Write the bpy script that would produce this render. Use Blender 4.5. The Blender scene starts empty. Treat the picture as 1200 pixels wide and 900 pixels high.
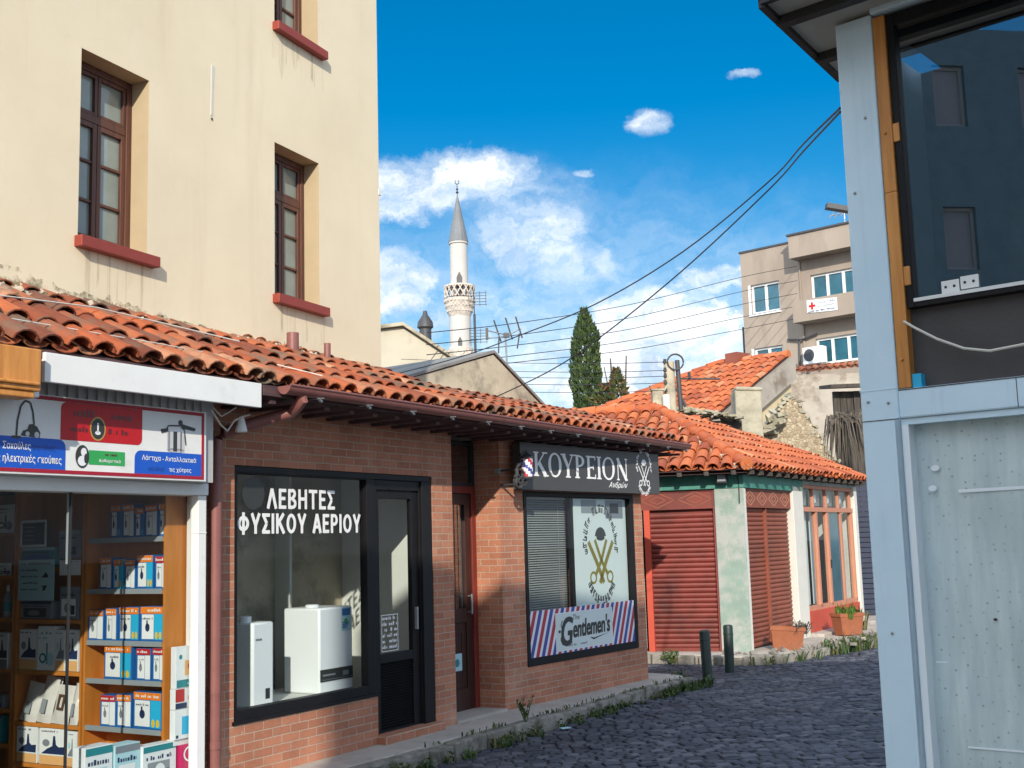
import bpy, math, random
from mathutils import Matrix, Vector

R = math.radians
S = bpy.context.scene
COL = S.collection

# ------------------------------------------------------------------ camera
cam_d = bpy.data.cameras.new('camera')
cam = bpy.data.objects.new('camera', cam_d); COL.objects.link(cam)
cam_d.sensor_width = 36.0
cam_d.lens = 1376.8 / 1200 * 36.0
cam_d.clip_start = 0.05; cam_d.clip_end = 2000
_t, _r = R(7.7247), R(1.6427)
_f = Vector((0, math.cos(_t), math.sin(_t))); _x = Vector((1, 0, 0)); _dn = _f.cross(_x)
_x2 = _x * math.cos(_r) + _dn * math.sin(_r); _d2 = -_x * math.sin(_r) + _dn * math.cos(_r)
_up = -_d2; _bk = -_f
cam.matrix_world = Matrix(((_x2.x, _up.x, _bk.x, 0), (_x2.y, _up.y, _bk.y, 0), (_x2.z, _up.z, _bk.z, 1.8), (0, 0, 0, 1)))
S.camera = cam

# ------------------------------------------------------------------ exposure, sun, sky
S.view_settings.view_transform = 'Standard'
S.view_settings.look = 'None'
S.view_settings.exposure = 0.8
S.view_settings.gamma = 1.0
S.view_settings.use_curve_mapping = False
SUN_EL = 25.0
TO_SUN = Vector((0.0, -1.0, 0)).normalized() * math.cos(R(SUN_EL)) + Vector((0, 0, math.sin(R(SUN_EL))))
sun_d = bpy.data.lights.new('sun', 'SUN'); sun_d.energy = 2.95; sun_d.angle = R(0.55); sun_d.color = (1.0, 0.92, 0.79)
sun = bpy.data.objects.new('sun', sun_d); COL.objects.link(sun)
sun.rotation_euler = TO_SUN.to_track_quat('Z', 'Y').to_euler(); sun.location = (3, -20, 30)

W = bpy.data.worlds.new('World'); S.world = W; W.use_nodes = True
nt = W.node_tree; nt.nodes.clear()
def N(tree, typ, **kw):
    n = tree.nodes.new(typ)
    for k, v in kw.items():
        if k.startswith('_'): setattr(n, k[1:], v)
    return n
def link(tree, a, b): tree.links.new(a, b)
SKY_STRENGTH = 0.15
sky = nt.nodes.new('ShaderNodeTexSky'); sky.sky_type = 'NISHITA'; sky.sun_disc = False
sky.sun_elevation = R(SUN_EL); sky.sun_rotation = R(180); sky.altitude = 50; sky.air_density = 1.0; sky.dust_density = 0.9; sky.ozone_density = 2.2
hs = nt.nodes.new('ShaderNodeHueSaturation'); hs.inputs['Saturation'].default_value = 1.55; hs.inputs['Value'].default_value = 0.52; hs.inputs['Hue'].default_value = 0.496
link(nt, sky.outputs[0], hs.inputs['Color'])
tc = nt.nodes.new('ShaderNodeTexCoord')
def wmath(op, a, b=None, c=None):
    n = nt.nodes.new('ShaderNodeMath'); n.operation = op
    for i, q in enumerate((a, b, c)):
        if q is None: continue
        if isinstance(q, (int, float)): n.inputs[i].default_value = q
        else: link(nt, q, n.inputs[i])
    return n.outputs[0]
def wvec(op, a, b=None):
    n = nt.nodes.new('ShaderNodeVectorMath'); n.operation = op
    for i, q in enumerate((a, b)):
        if q is None: continue
        if isinstance(q, tuple): n.inputs[i].default_value = q
        else: link(nt, q, n.inputs[i])
    return n.outputs['Value'] if op == 'LENGTH' else n.outputs[0]
sx = nt.nodes.new('ShaderNodeSeparateXYZ'); link(nt, tc.outputs['Generated'], sx.inputs[0])
ay = wmath('MAXIMUM', wmath('ABSOLUTE', sx.outputs[1]), 0.12)
gp = wmath('DIVIDE', sx.outputs[0], ay); gq = wmath('DIVIDE', sx.outputs[2], ay)
cx = nt.nodes.new('ShaderNodeCombineXYZ'); link(nt, gp, cx.inputs[0]); link(nt, gq, cx.inputs[1])
base = cx.outputs[0]
def wnoise(scale, detail, vec, rough=0.6, color=False):
    n = nt.nodes.new('ShaderNodeTexNoise'); n.inputs['Scale'].default_value = scale; n.inputs['Detail'].default_value = detail
    n.inputs['Roughness'].default_value = rough; link(nt, vec, n.inputs['Vector'])
    return n.outputs['Color' if color else 'Fac']
warp = wvec('MULTIPLY', wvec('SUBTRACT', wnoise(13, 7, base, 0.68, True), (0.5, 0.5, 0.5)), (0.13, 0.065, 0))
pt = wvec('ADD', base, warp); pt_s = wvec('ADD', base, wvec('MULTIPLY', warp, (0.42, 0.5, 0)))
# the sky's clouds: centre and half size as (x/y, z/y) slopes of the direction, softness, density
CL = [(-0.052, 0.318, 0.085, 0.028, 0.7, 0.95), (-0.105, 0.310, 0.06, 0.032, 0.7, 0.9), (-0.1, 0.225, 0.045, 0.04, 0.7, 0.95), (0.018, 0.262, 0.062, 0.036, 0.8, 0.75),
      (0.0, 0.298, 0.04, 0.012, 0.8, 0.5), (0.06, 0.24, 0.07, 0.03, 0.9, 0.6), (0.125, 0.165, 0.075, 0.056, 0.35, 1.15), (0.06, 0.15, 0.10, 0.06, 0.8, 0.85),
      (0.185, 0.222, 0.045, 0.017, 0.7, 0.75), (0.19, 0.15, 0.10, 0.06, 0.8, 0.8), (0.127, 0.366, 0.021, 0.0145, 0.6, 0.85), (0.213, 0.407, 0.013, 0.0055, 0.8, 0.6),
      (0.068, 0.321, 0.013, 0.0055, 0.8, 0.55), (0.10, 0.255, 0.03, 0.018, 0.9, 0.3), (0.0, 0.06, 0.5, 0.10, 0.9, 0.7), (-0.03, 0.2, 0.07, 0.03, 0.9, 0.6), (0.05, 0.14, 0.40, 0.19, 1.1, 0.50), (0.02, 0.27, 0.09, 0.07, 1.1, 0.5)]
acc = None
for (a, b, ra, rb, soft, den) in CL:
    d = wvec('LENGTH', wvec('MULTIPLY', wvec('SUBTRACT', pt if ra > 0.025 else pt_s, (a, b, 0)), (1 / ra, 1 / rb, 0)))
    m = nt.nodes.new('ShaderNodeMapRange'); m.interpolation_type = 'SMOOTHSTEP'
    link(nt, d, m.inputs['Value']); m.inputs['From Min'].default_value = 1.15; m.inputs['From Max'].default_value = 1.15 - soft
    m.inputs['To Min'].default_value = 0; m.inputs['To Max'].default_value = den
    acc = m.outputs[0] if acc is None else wmath('MAXIMUM', acc, m.outputs[0])
fr = wnoise(26, 6, wvec('MULTIPLY', pt, (1, 1.6, 1)), 0.62)
frm = nt.nodes.new('ShaderNodeMapRange'); link(nt, fr, frm.inputs['Value'])
frm.inputs['From Min'].default_value = 0.28; frm.inputs['From Max'].default_value = 0.62; frm.inputs['To Min'].default_value = 0.25; frm.inputs['To Max'].default_value = 1.1
dens = wmath('MULTIPLY', acc, frm.outputs[0])
# unseen cloud cover added as fill light, behind the camera and to the sides
dirn = wnoise(3.2, 6, tc.outputs['Generated'], 0.58)
oth = nt.nodes.new('ShaderNodeMapRange'); link(nt, dirn, oth.inputs['Value']); oth.inputs['From Min'].default_value = 0.40; oth.inputs['From Max'].default_value = 0.54
side = nt.nodes.new('ShaderNodeMapRange'); link(nt, sx.outputs[1], side.inputs['Value']); side.inputs['From Min'].default_value = 0.76; side.inputs['From Max'].default_value = 0.60
sided = wmath('MULTIPLY', oth.outputs[0], side.outputs[0])
dens = wmath('MINIMUM', dens, 1.0)
shade = wnoise(20, 5, wvec('ADD', pt, (0.0, 0.03, 0)), 0.6)
shr = nt.nodes.new('ShaderNodeValToRGB'); link(nt, shade, shr.inputs[0])
shr.color_ramp.elements[0].position = 0.30; shr.color_ramp.elements[0].color = (2.3, 2.9, 3.7, 1)
shr.color_ramp.elements[1].position = 0.56; shr.color_ramp.elements[1].color = (4.75, 4.85, 4.95, 1)
mx0 = nt.nodes.new('ShaderNodeMixRGB'); link(nt, dens, mx0.inputs[0]); link(nt, hs.outputs[0], mx0.inputs[1]); link(nt, shr.outputs[0], mx0.inputs[2])
mx = nt.nodes.new('ShaderNodeMixRGB'); link(nt, sided, mx.inputs[0]); link(nt, mx0.outputs[0], mx.inputs[1]); 
wst = nt.nodes.new('ShaderNodeMapRange'); link(nt, sx.outputs[0], wst.inputs['Value']); wst.inputs['From Min'].default_value = -0.45; wst.inputs['From Max'].default_value = 0.45
wcl = nt.nodes.new('ShaderNodeMixRGB'); link(nt, wst.outputs[0], wcl.inputs[0]); wcl.inputs[1].default_value = (8.6, 9.8, 11.2, 1); wcl.inputs[2].default_value = (3.9, 4.5, 5.4, 1); link(nt, wcl.outputs[0], mx.inputs[2])  # added clouds brighter to the west, to fill the right building's shade
bg = nt.nodes.new('ShaderNodeBackground'); bg.inputs[1].default_value = SKY_STRENGTH; link(nt, mx.outputs[0], bg.inputs[0])
wo = nt.nodes.new('ShaderNodeOutputWorld'); link(nt, bg.outputs[0], wo.inputs[0])

# ------------------------------------------------------------------ materials
def srgb(r, g, b):
    f = lambda c: (c / 255 / 12.92) if c / 255 <= 0.04045 else ((c / 255 + 0.055) / 1.055) ** 2.4
    return (f(r), f(g), f(b))
def c4(c, k=1.0): return (min(c[0] * k, 1), min(c[1] * k, 1), min(c[2] * k, 1), 1)
class MatB:
    def __init__(s, name):
        s.m = bpy.data.materials.new(name); s.m.use_nodes = True; s.t = s.m.node_tree
        s.p = s.t.nodes['Principled BSDF']; s.tc = s.t.nodes.new('ShaderNodeTexCoord')
        s.vec = s.tc.outputs['Object']
    def node(s, typ): return s.t.nodes.new(typ)
    def l(s, a, b): s.t.links.new(a, b)
    def noise(s, scale, detail=4, rough=0.6, vec=None):
        n = s.node('ShaderNodeTexNoise'); n.inputs['Scale'].default_value = scale; n.inputs['Detail'].default_value = detail; n.inputs['Roughness'].default_value = rough
        s.l(vec or s.vec, n.inputs['Vector']); return n.outputs['Fac']
    def ramp(s, fac, stops):
        r = s.node('ShaderNodeValToRGB'); s.l(fac, r.inputs[0]); e = r.color_ramp.elements
        e[0].position, e[0].color = stops[0][0], c4(stops[0][1]); e[1].position, e[1].color = stops[-1][0], c4(stops[-1][1])
        for p, c in stops[1:-1]:
            k = e.new(p); k.color = c4(c)
        return r.outputs[0]
    def mix(s, fac, a, b, mode='MIX'):
        m = s.node('ShaderNodeMixRGB'); m.blend_type = mode
        for i, q in enumerate((fac, a, b)):
            if isinstance(q, (int, float)): m.inputs[i].default_value = q
            elif isinstance(q, tuple): m.inputs[i].default_value = c4(q)
            else: s.l(q, m.inputs[i])
        return m.outputs[0]
    def maprange(s, v, a, b, c=0.0, d=1.0):
        m = s.node('ShaderNodeMapRange'); s.l(v, m.inputs['Value'])
        for k, q in zip(('From Min', 'From Max', 'To Min', 'To Max'), (a, b, c, d)): m.inputs[k].default_value = q
        return m.outputs[0]
    def bump(s, h, strength, dist=0.02):
        b = s.node('ShaderNodeBump'); b.inputs['Strength'].default_value = strength; b.inputs['Distance'].default_value = dist
        s.l(h, b.inputs['Height']); s.l(b.outputs[0], s.p.inputs['Normal'])
    def out(s, col=None, rough=None, metal=0.0, spec=None):
        if col is not None:
            if isinstance(col, tuple): s.p.inputs['Base Color'].default_value = c4(col)
            else: s.l(col, s.p.inputs['Base Color'])
        if rough is not None: s.p.inputs['Roughness'].default_value = rough
        s.p.inputs['Metallic'].default_value = metal
        if spec is not None: s.p.inputs['Specular IOR Level'].default_value = spec
        return s.m
    def scaled(s, x, y, z):
        m = s.node('ShaderNodeMapping'); s.l(s.vec, m.inputs['Vector']); m.inputs['Scale'].default_value = (x, y, z); return m.outputs[0]
def mat(name, col, rough=0.65, var=0.18, scale=5.0, bump=0.0, bscale=40.0, metal=0.0, dirt=None, dirt_lo=0.55, dirt_hi=0.72, dscale=2.5, stretch=None, spec=None):
    b = MatB(name)
    n = b.noise(scale, 5, 0.62, b.scaled(*stretch) if stretch else None)
    c = b.ramp(n, [(0.25, tuple(x * (1 - var) for x in col)), (0.75, tuple(x * (1 + var) for x in col))])
    if dirt:
        d = b.maprange(b.noise(dscale, 7, 0.68, b.scaled(*stretch) if stretch else None), dirt_lo, dirt_hi, 0, 1)
        c = b.mix(d, c, dirt)
    if bump: b.bump(b.noise(bscale, 5, 0.65), bump)
    return b.out(c, rough, metal, spec)
def flat(name, col, rough=0.6, metal=0.0): return mat(name, col, rough, 0.05, 9.0, 0, 40, metal)

def island_mat(name, stops, rough=0.8, moss=None, lo=0.56, hi=0.7, mscale=1.6, bump=0.3, bscale=30):
    b = MatB(name); g = b.node('ShaderNodeNewGeometry')
    c = b.ramp(g.outputs['Random Per Island'], stops)
    n = b.noise(9, 5, 0.65)
    c = b.mix(0.55, c, b.ramp(n, [(0.25, (0.45, 0.45, 0.45)), (0.75, (1.0, 1.0, 1.0))]), 'MULTIPLY')
    if moss: c = b.mix(b.maprange(b.noise(mscale, 8, 0.72), lo, hi), c, moss)
    if bump: b.bump(b.noise(bscale, 5, 0.6), bump, 0.01)
    return b.out(c, rough)

def brick_mat():
    b = MatB('red_brick')
    sp = b.node('ShaderNodeSeparateXYZ'); b.l(b.vec, sp.inputs[0])
    ad = b.node('ShaderNodeMath'); b.l(sp.outputs[0], ad.inputs[0]); b.l(sp.outputs[1], ad.inputs[1])
    cb = b.node('ShaderNodeCombineXYZ'); b.l(ad.outputs[0], cb.inputs[0]); b.l(sp.outputs[2], cb.inputs[1])
    nv = b.node('ShaderNodeTexNoise'); nv.inputs['Scale'].default_value = 9; nv.inputs['Detail'].default_value = 4; b.l(cb.outputs[0], nv.inputs['Vector'])
    wv = b.node('ShaderNodeVectorMath'); wv.operation = 'MULTIPLY_ADD'; b.l(nv.outputs['Color'], wv.inputs[0]); wv.inputs[1].default_value = (0.010, 0.008, 0); b.l(cb.outputs[0], wv.inputs[2])
    br = b.node('ShaderNodeTexBrick'); b.l(wv.outputs[0], br.inputs['Vector'])
    br.inputs['Scale'].default_value = 1.0; br.inputs['Brick Width'].default_value = 0.205; br.inputs['Row Height'].default_value = 0.066
    br.inputs['Mortar Size'].default_value = 0.0052; br.inputs['Mortar Smooth'].default_value = 0.25; br.inputs['Bias'].default_value = 0.0
    br.inputs['Color1'].default_value = (0.55, 0.228, 0.132, 1); br.inputs['Color2'].default_value = (0.42, 0.165, 0.094, 1); br.inputs['Mortar'].default_value = (0.50, 0.36, 0.265, 1)
    c = b.mix(0.6, br.outputs['Color'], b.ramp(b.noise(3.0, 6), [(0.3, (0.62, 0.6, 0.6)), (0.7, (1, 1, 1))]), 'MULTIPLY')
    c = b.mix(0.5, c, b.ramp(b.noise(40, 3), [(0.3, (0.7, 0.7, 0.7)), (0.7, (1, 1, 1))]), 'MULTIPLY')
    c = b.mix(b.maprange(b.noise(1.4, 7, 0.7), 0.54, 0.76, 0, 0.5), c, (0.52, 0.36, 0.26))
    c = b.mix(b.maprange(b.noise(0.9, 8, 0.75), 0.58, 0.72, 0, 0.5), c, (0.13, 0.075, 0.055))
    c = b.mix(b.maprange(b.noise(22, 5, 0.7), 0.63, 0.70, 0, 0.5), c, (0.60, 0.46, 0.36))
    inv = b.node('ShaderNodeMath'); inv.operation = 'SUBTRACT'; inv.inputs[0].default_value = 1.0; b.l(br.outputs['Fac'], inv.inputs[1])
    a2 = b.node('ShaderNodeMath'); a2.operation = 'MULTIPLY_ADD'; b.l(b.noise(90, 3), a2.inputs[0]); a2.inputs[1].default_value = 0.25; b.l(inv.outputs[0], a2.inputs[2])
    b.bump(a2.outputs[0], 0.6, 0.008)
    return b.out(c, 0.85)
def stone_mat(name, stops, scale, mortar):
    b = MatB(name)
    v = b.node('ShaderNodeTexVoronoi'); v.inputs['Scale'].default_value = scale; b.l(b.vec, v.inputs['Vector'])
    v2 = b.node('ShaderNodeTexVoronoi'); v2.feature = 'DISTANCE_TO_EDGE'; v2.inputs['Scale'].default_value = scale; b.l(b.vec, v2.inputs['Vector'])
    sp = b.node('ShaderNodeSeparateColor'); b.l(v.outputs['Color'], sp.inputs[0])
    c = b.ramp(sp.outputs[0], stops)
    c = b.mix(0.6, c, b.ramp(b.noise(7, 6), [(0.3, (0.55, 0.52, 0.48)), (0.7, (1, 1, 1))]), 'MULTIPLY')
    e = b.maprange(v2.outputs['Distance'], 0.02, 0.10)
    c = b.mix(e, mortar, c)
    b.bump(e, 0.7, 0.03)
    return b.out(c, 0.92)
def glass_mat(name, tint=(0.86, 0.9, 0.9), base=0.05, gain=0.85, rough=0.0):
    b = MatB(name); t = b.t; t.nodes.remove(b.p)
    tr = b.node('ShaderNodeBsdfTransparent'); tr.inputs[0].default_value = c4(tint)
    gl = b.node('ShaderNodeBsdfGlossy'); gl.inputs['Roughness'].default_value = rough; gl.inputs[0].default_value = (0.95, 0.97, 1, 1)
    lw = b.node('ShaderNodeLayerWeight'); lw.inputs[0].default_value = 0.5
    pw = b.node('ShaderNodeMath'); pw.operation = 'POWER'; b.l(lw.outputs['Facing'], pw.inputs[0]); pw.inputs[1].default_value = 4.0
    ma = b.node('ShaderNodeMath'); ma.operation = 'MULTIPLY_ADD'; b.l(pw.outputs[0], ma.inputs[0]); ma.inputs[1].default_value = gain; ma.inputs[2].default_value = base
    mx = b.node('ShaderNodeMixShader'); b.l(ma.outputs[0], mx.inputs[0]); b.l(tr.outputs[0], mx.inputs[1]); b.l(gl.outputs[0], mx.inputs[2])
    o = [n for n in t.nodes if n.type == 'OUTPUT_MATERIAL'][0]; b.l(mx.outputs[0], o.inputs[0]); return b.m
def wood_mat(name, a, c, rough=0.55, stretch=(14, 14, 1.2), bump=0.15):
    b = MatB(name)
    n = b.noise(2.2, 6, 0.65, b.scaled(*stretch)); col = b.ramp(n, [(0.3, a), (0.7, c)])
    b.bump(n, bump, 0.01); return b.out(col, rough)

M = {}
def cream_mat():
    b = MatB('cream_plaster'); n = b.noise(0.7, 6, 0.6)
    c = b.ramp(n, [(0.3, (0.69, 0.59, 0.42)), (0.7, (0.785, 0.685, 0.495))])
    st = b.noise(1.0, 7, 0.7, b.scaled(2.6, 2.6, 0.28)); c = b.mix(b.maprange(st, 0.55, 0.80, 0, 0.42), c, (0.57, 0.45, 0.31))
    sp = b.noise(5.5, 8, 0.75); c = b.mix(b.maprange(sp, 0.62, 0.80, 0, 0.35), c, (0.46, 0.36, 0.25))
    w = b.noise(2.1, 3, 0.5); c = b.mix(b.maprange(w, 0.60, 0.66, 0, 0.16), c, (0.78, 0.70, 0.56))
    b.bump(b.noise(14, 6, 0.6), 0.10, 0.02); return b.out(c, 0.92)
M['cream'] = cream_mat()
M['cream_reveal'] = mat('shade_darkened_reveal', (0.44, 0.345, 0.215), 0.9, 0.08, 3)  # darker tan: shade on the window sides is put into this colour
M['brick'] = brick_mat()
M['tile'] = island_mat('terracotta_tile', [(0.0, (0.30, 0.065, 0.027)), (0.3, (0.52, 0.125, 0.04)), (0.6, (0.58, 0.165, 0.055)), (0.85, (0.43, 0.10, 0.035)), (1.0, (0.62, 0.27, 0.13))], 0.85, (0.15, 0.115, 0.08), 0.55, 0.76, 2.2)
M['tile_old'] = island_mat('weathered_terracotta_tile', [(0.0, (0.16, 0.045, 0.025)), (0.25, (0.36, 0.085, 0.032)), (0.6, (0.48, 0.125, 0.043)), (0.85, (0.40, 0.13, 0.06)), (1.0, (0.55, 0.29, 0.17))], 0.88, (0.13, 0.105, 0.075), 0.49, 0.66, 2.6)
M['mortar'] = mat('roof_mortar', (0.44, 0.38, 0.30), 0.95, 0.3, 9, 0.5, 30, dirt=(0.2, 0.17, 0.12), dscale=6)
M['moss'] = mat('dry_moss', (0.16, 0.135, 0.075), 0.95, 0.35, 14, 0.5, 40)
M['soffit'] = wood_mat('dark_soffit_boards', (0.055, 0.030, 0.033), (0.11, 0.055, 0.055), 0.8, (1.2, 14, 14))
M['gutter'] = mat('brown_painted_gutter', (0.22, 0.085, 0.075), 0.42, 0.15, 8)
M['white'] = mat('white_paint', (0.72, 0.73, 0.72), 0.5, 0.05, 4, dirt=(0.5, 0.5, 0.48), dirt_lo=0.6, dirt_hi=0.9, dscale=3)
M['grey_metal'] = mat('grey_corrugated_metal', (0.42, 0.42, 0.42), 0.5, 0.12, 4, stretch=(10, 10, 1))
M['black'] = mat('black_aluminium', (0.010, 0.0095, 0.011), 0.5, 0.2, 6, spec=0.2)
M['dark'] = flat('dark_paint', (0.02, 0.02, 0.022), 0.6)
M['brown_wood'] = wood_mat('brown_window_wood', (0.065, 0.023, 0.014), (0.13, 0.048, 0.028), 0.5)
M['red_sill'] = mat('red_sill_paint', (0.25, 0.038, 0.024), 0.55, 0.12, 8)
M['red_door'] = wood_mat('red_varnished_door', (0.13, 0.016, 0.011), (0.22, 0.032, 0.02), 0.5)
M['mahogany'] = wood_mat('dark_mahogany_door', (0.022, 0.007, 0.006), (0.05, 0.014, 0.010), 0.5)
M['orange_wood'] = wood_mat('orange_wood_shelving', (0.46, 0.155, 0.022), (0.60, 0.225, 0.04), 0.45, (6, 6, 0.9), 0.03)
M['pine'] = wood_mat('varnished_pine', (0.42, 0.16, 0.03), (0.66, 0.29, 0.07), 0.5, (10, 10, 0.8))
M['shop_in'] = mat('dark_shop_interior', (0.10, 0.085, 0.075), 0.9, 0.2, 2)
M['room_white'] = mat('white_interior_wall', (0.66, 0.66, 0.62), 0.9, 0.05, 2)
M['room_floor'] = mat('interior_floor', (0.25, 0.22, 0.19), 0.6)
M['glass'] = glass_mat('shop_glass', (0.84, 0.88, 0.88), 0.010, 0.45)
M['glass_dark'] = glass_mat('tinted_glass', (0.42, 0.52, 0.58), 0.36, 0.6)
M['pane'] = mat('curtained_window_pane', (0.22, 0.26, 0.235), 0.08, 0.25, 2.5, spec=0.7)
M['pane_blue'] = mat('blue_window_pane', (0.025, 0.10, 0.14), 0.08, 0.4, 1.2, spec=0.6)
M['concrete'] = mat('pavement_concrete', (0.42, 0.38, 0.335), 0.92, 0.18, 4, 0.3, 50, dirt=(0.22, 0.195, 0.165), dscale=1.6)
M['kerb'] = mat('old_kerb_stone', (0.26, 0.24, 0.21), 0.95, 0.3, 6, 0.6, 25, dirt=(0.09, 0.085, 0.06), dscale=4, dirt_lo=0.45, dirt_hi=0.65)
M['ground'] = mat('ground_dirt', (0.12, 0.115, 0.11), 0.95, 0.25, 3, 0.4, 30)
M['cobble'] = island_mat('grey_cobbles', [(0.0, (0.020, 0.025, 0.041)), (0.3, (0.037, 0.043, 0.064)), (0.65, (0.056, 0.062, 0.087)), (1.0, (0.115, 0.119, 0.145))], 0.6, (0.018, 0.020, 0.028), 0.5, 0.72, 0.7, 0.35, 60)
M['green_fascia'] = mat('green_painted_fascia', (0.045, 0.20, 0.155), 0.6, 0.2, 5, dirt=(0.16, 0.3, 0.25), dscale=4, dirt_lo=0.6)
M['green_plaster'] = mat('flaking_pale_green_plaster', (0.225, 0.30, 0.26), 0.9, 0.12, 3, 0.25, 30, dirt=(0.345, 0.36, 0.335), dscale=1.9, dirt_lo=0.44, dirt_hi=0.56)
M['white_plaster'] = mat('white_plaster', (0.60, 0.59, 0.54), 0.9, 0.06, 4, 0.2, 40, dirt=(0.5, 0.47, 0.4), dscale=3, dirt_lo=0.62, dirt_hi=0.75)
M['red_shutter'] = mat('faded_red_shutter', (0.185, 0.031, 0.022), 0.55, 0.18, 2.2, 0, 40, dirt=(0.085, 0.02, 0.016), dscale=1.3, dirt_lo=0.48, dirt_hi=0.70)
M['rust_shutter'] = mat('rusty_salmon_shutter', (0.23, 0.062, 0.034), 0.6, 0.18, 3, 0, 40, dirt=(0.13, 0.045, 0.025), dscale=1.6, dirt_lo=0.5, dirt_hi=0.75)
M['red_paint'] = mat('red_panel_paint', (0.48, 0.065, 0.033), 0.6, 0.12, 3)
M['salmon_wood'] = wood_mat('salmon_painted_wood', (0.42, 0.17, 0.10), (0.55, 0.25, 0.16), 0.6)
M['grey_shutter'] = mat('grey_metal_shutter', (0.38, 0.38, 0.36), 0.5, 0.1, 4)
def painted_steel():
    b = MatB('pale_blue_painted_steel'); n = b.noise(2.2, 6, 0.6)
    c = b.ramp(n, [(0.3, (0.54, 0.71, 0.83)), (0.7, (0.63, 0.79, 0.89))])
    c = b.mix(b.maprange(b.noise(1.0, 8, 0.72, b.scaled(9, 9, 0.7)), 0.54, 0.75, 0, 0.5), c, (0.44, 0.53, 0.60))
    c = b.mix(b.maprange(b.noise(3.4, 8, 0.8), 0.62, 0.70, 0, 0.6), c, (0.74, 0.82, 0.86))
    c = b.mix(b.maprange(b.noise(15, 6, 0.7), 0.70, 0.74, 0, 0.8), c, (0.20, 0.15, 0.12))
    b.bump(b.noise(5, 5, 0.55), 0.12, 0.02); return b.out(c, 0.5)
M['blueframe'] = painted_steel()
M['whiteblue'] = mat('white_blue_reveal_paint', (0.78, 0.84, 0.88), 0.5, 0.04, 3)
M['darkpanel'] = mat('dark_brown_wall_panel', (0.055, 0.05, 0.05), 0.7, 0.18, 4, 0.1, 50)
M['slate'] = mat('slate_blue_boards', (0.09, 0.165, 0.21), 0.8, 0.2, 3)
M['pale_wall'] = mat('pale_cream_plaster', (0.47, 0.43, 0.34), 0.95, 0.10, 1.2, dirt=(0.36, 0.31, 0.23), dscale=1.4)
M['terracotta'] = mat('terracotta_pot', (0.29, 0.095, 0.042), 0.85, 0.2, 6, 0.2, 40, dirt=(0.14, 0.075, 0.05), dscale=5)
M['bollard'] = mat('dark_green_bollard_paint', (0.012, 0.028, 0.024), 0.45, 0.3, 10)
M['cable'] = flat('black_cable', (0.022, 0.024, 0.028), 0.6)
M['cable_white'] = flat('white_cable', (0.6, 0.58, 0.52), 0.6)
M['steel'] = mat('galvanised_steel', (0.32, 0.33, 0.34), 0.45, 0.2, 8, metal=0.6)
M['dkmetal'] = mat('dark_iron', (0.05, 0.05, 0.055), 0.55, 0.2, 10)
M['conc_wall'] = mat('stained_cement_wall', (0.44, 0.39, 0.29), 0.95, 0.25, 1.1, 0.25, 20, dirt=(0.17, 0.155, 0.12), dscale=1.3, dirt_lo=0.48, dirt_hi=0.66)
M['cement_roof'] = mat('grey_cement_roof', (0.20, 0.195, 0.185), 0.95, 0.3, 1.6, 0.3, 20, dirt=(0.10, 0.095, 0.085), dscale=1.4)
M['apt'] = mat('beige_pink_render', (0.315, 0.255, 0.205), 0.92, 0.14, 0.5, dirt=(0.22, 0.175, 0.14), dirt_lo=0.52, dirt_hi=0.78, dscale=0.4, stretch=(1.6, 1.6, 0.5))
M['stone'] = stone_mat('rubble_stone', [(0.0, (0.26, 0.20, 0.13)), (0.5, (0.42, 0.34, 0.23)), (1.0, (0.54, 0.46, 0.33))], 13.0, (0.40, 0.32, 0.22))
M['old_plaster'] = mat('old_peeling_plaster', (0.37, 0.33, 0.28), 0.95, 0.15, 2, 0.3, 25, dirt=(0.22, 0.175, 0.135), dscale=1.2, dirt_lo=0.5, dirt_hi=0.62)
M['post_conc'] = mat('mossy_concrete_post', (0.36, 0.33, 0.25), 0.95, 0.3, 3, 0.4, 25, dirt=(0.13, 0.12, 0.075), dscale=2.2, dirt_lo=0.48, dirt_hi=0.7)
M['ochre_wall'] = mat('ochre_gable_plaster', (0.58, 0.46, 0.28), 0.95, 0.12, 2)
M['minaret'] = mat('whitewashed_masonry', (0.47, 0.455, 0.43), 0.9, 0.06, 0.8, dirt=(0.36, 0.33, 0.29), dirt_lo=0.55, dirt_hi=0.9, dscale=0.6)
M['minaret_stone'] = mat('carved_minaret_stone', (0.52, 0.46, 0.40), 0.95, 0.35, 2.5, 0.4, 6)
M['lead'] = mat('lead_cone_roof', (0.155, 0.165, 0.175), 0.6, 0.15, 1.5)
M['timber'] = wood_mat('weathered_dark_timber', (0.028, 0.024, 0.021), (0.085, 0.072, 0.06), 0.9, (9, 9, 0.8), 0.4)
M['navy'] = mat('dark_blue_slat', (0.012, 0.02, 0.05), 0.6, 0.3, 5)
M['straw'] = island_mat('dry_palm_leaves', [(0.0, (0.06, 0.05, 0.042)), (1.0, (0.17, 0.145, 0.115))], 0.9, None, bump=0)
M['grass'] = island_mat('weed_leaves', [(0.0, (0.020, 0.055, 0.010)), (0.5, (0.045, 0.10, 0.018)), (0.8, (0.10, 0.13, 0.03)), (1.0, (0.20, 0.16, 0.06))], 0.7, None, bump=0)
M['cypress'] = island_mat('cypress_foliage', [(0.0, (0.018, 0.040, 0.010)), (0.5, (0.042, 0.080, 0.018)), (1.0, (0.085, 0.125, 0.030))], 0.8, None, bump=0)
M['ivy'] = island_mat('autumn_ivy_leaves', [(0.0, (0.03, 0.055, 0.013)), (0.55, (0.07, 0.105, 0.022)), (0.72, (0.13, 0.10, 0.03)), (1.0, (0.20, 0.06, 0.03))], 0.8, None, bump=0)
M['potgrass'] = island_mat('pot_plant_leaves', [(0.0, (0.04, 0.10, 0.012)), (1.0, (0.13, 0.24, 0.03))], 0.7, None, bump=0)
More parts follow.
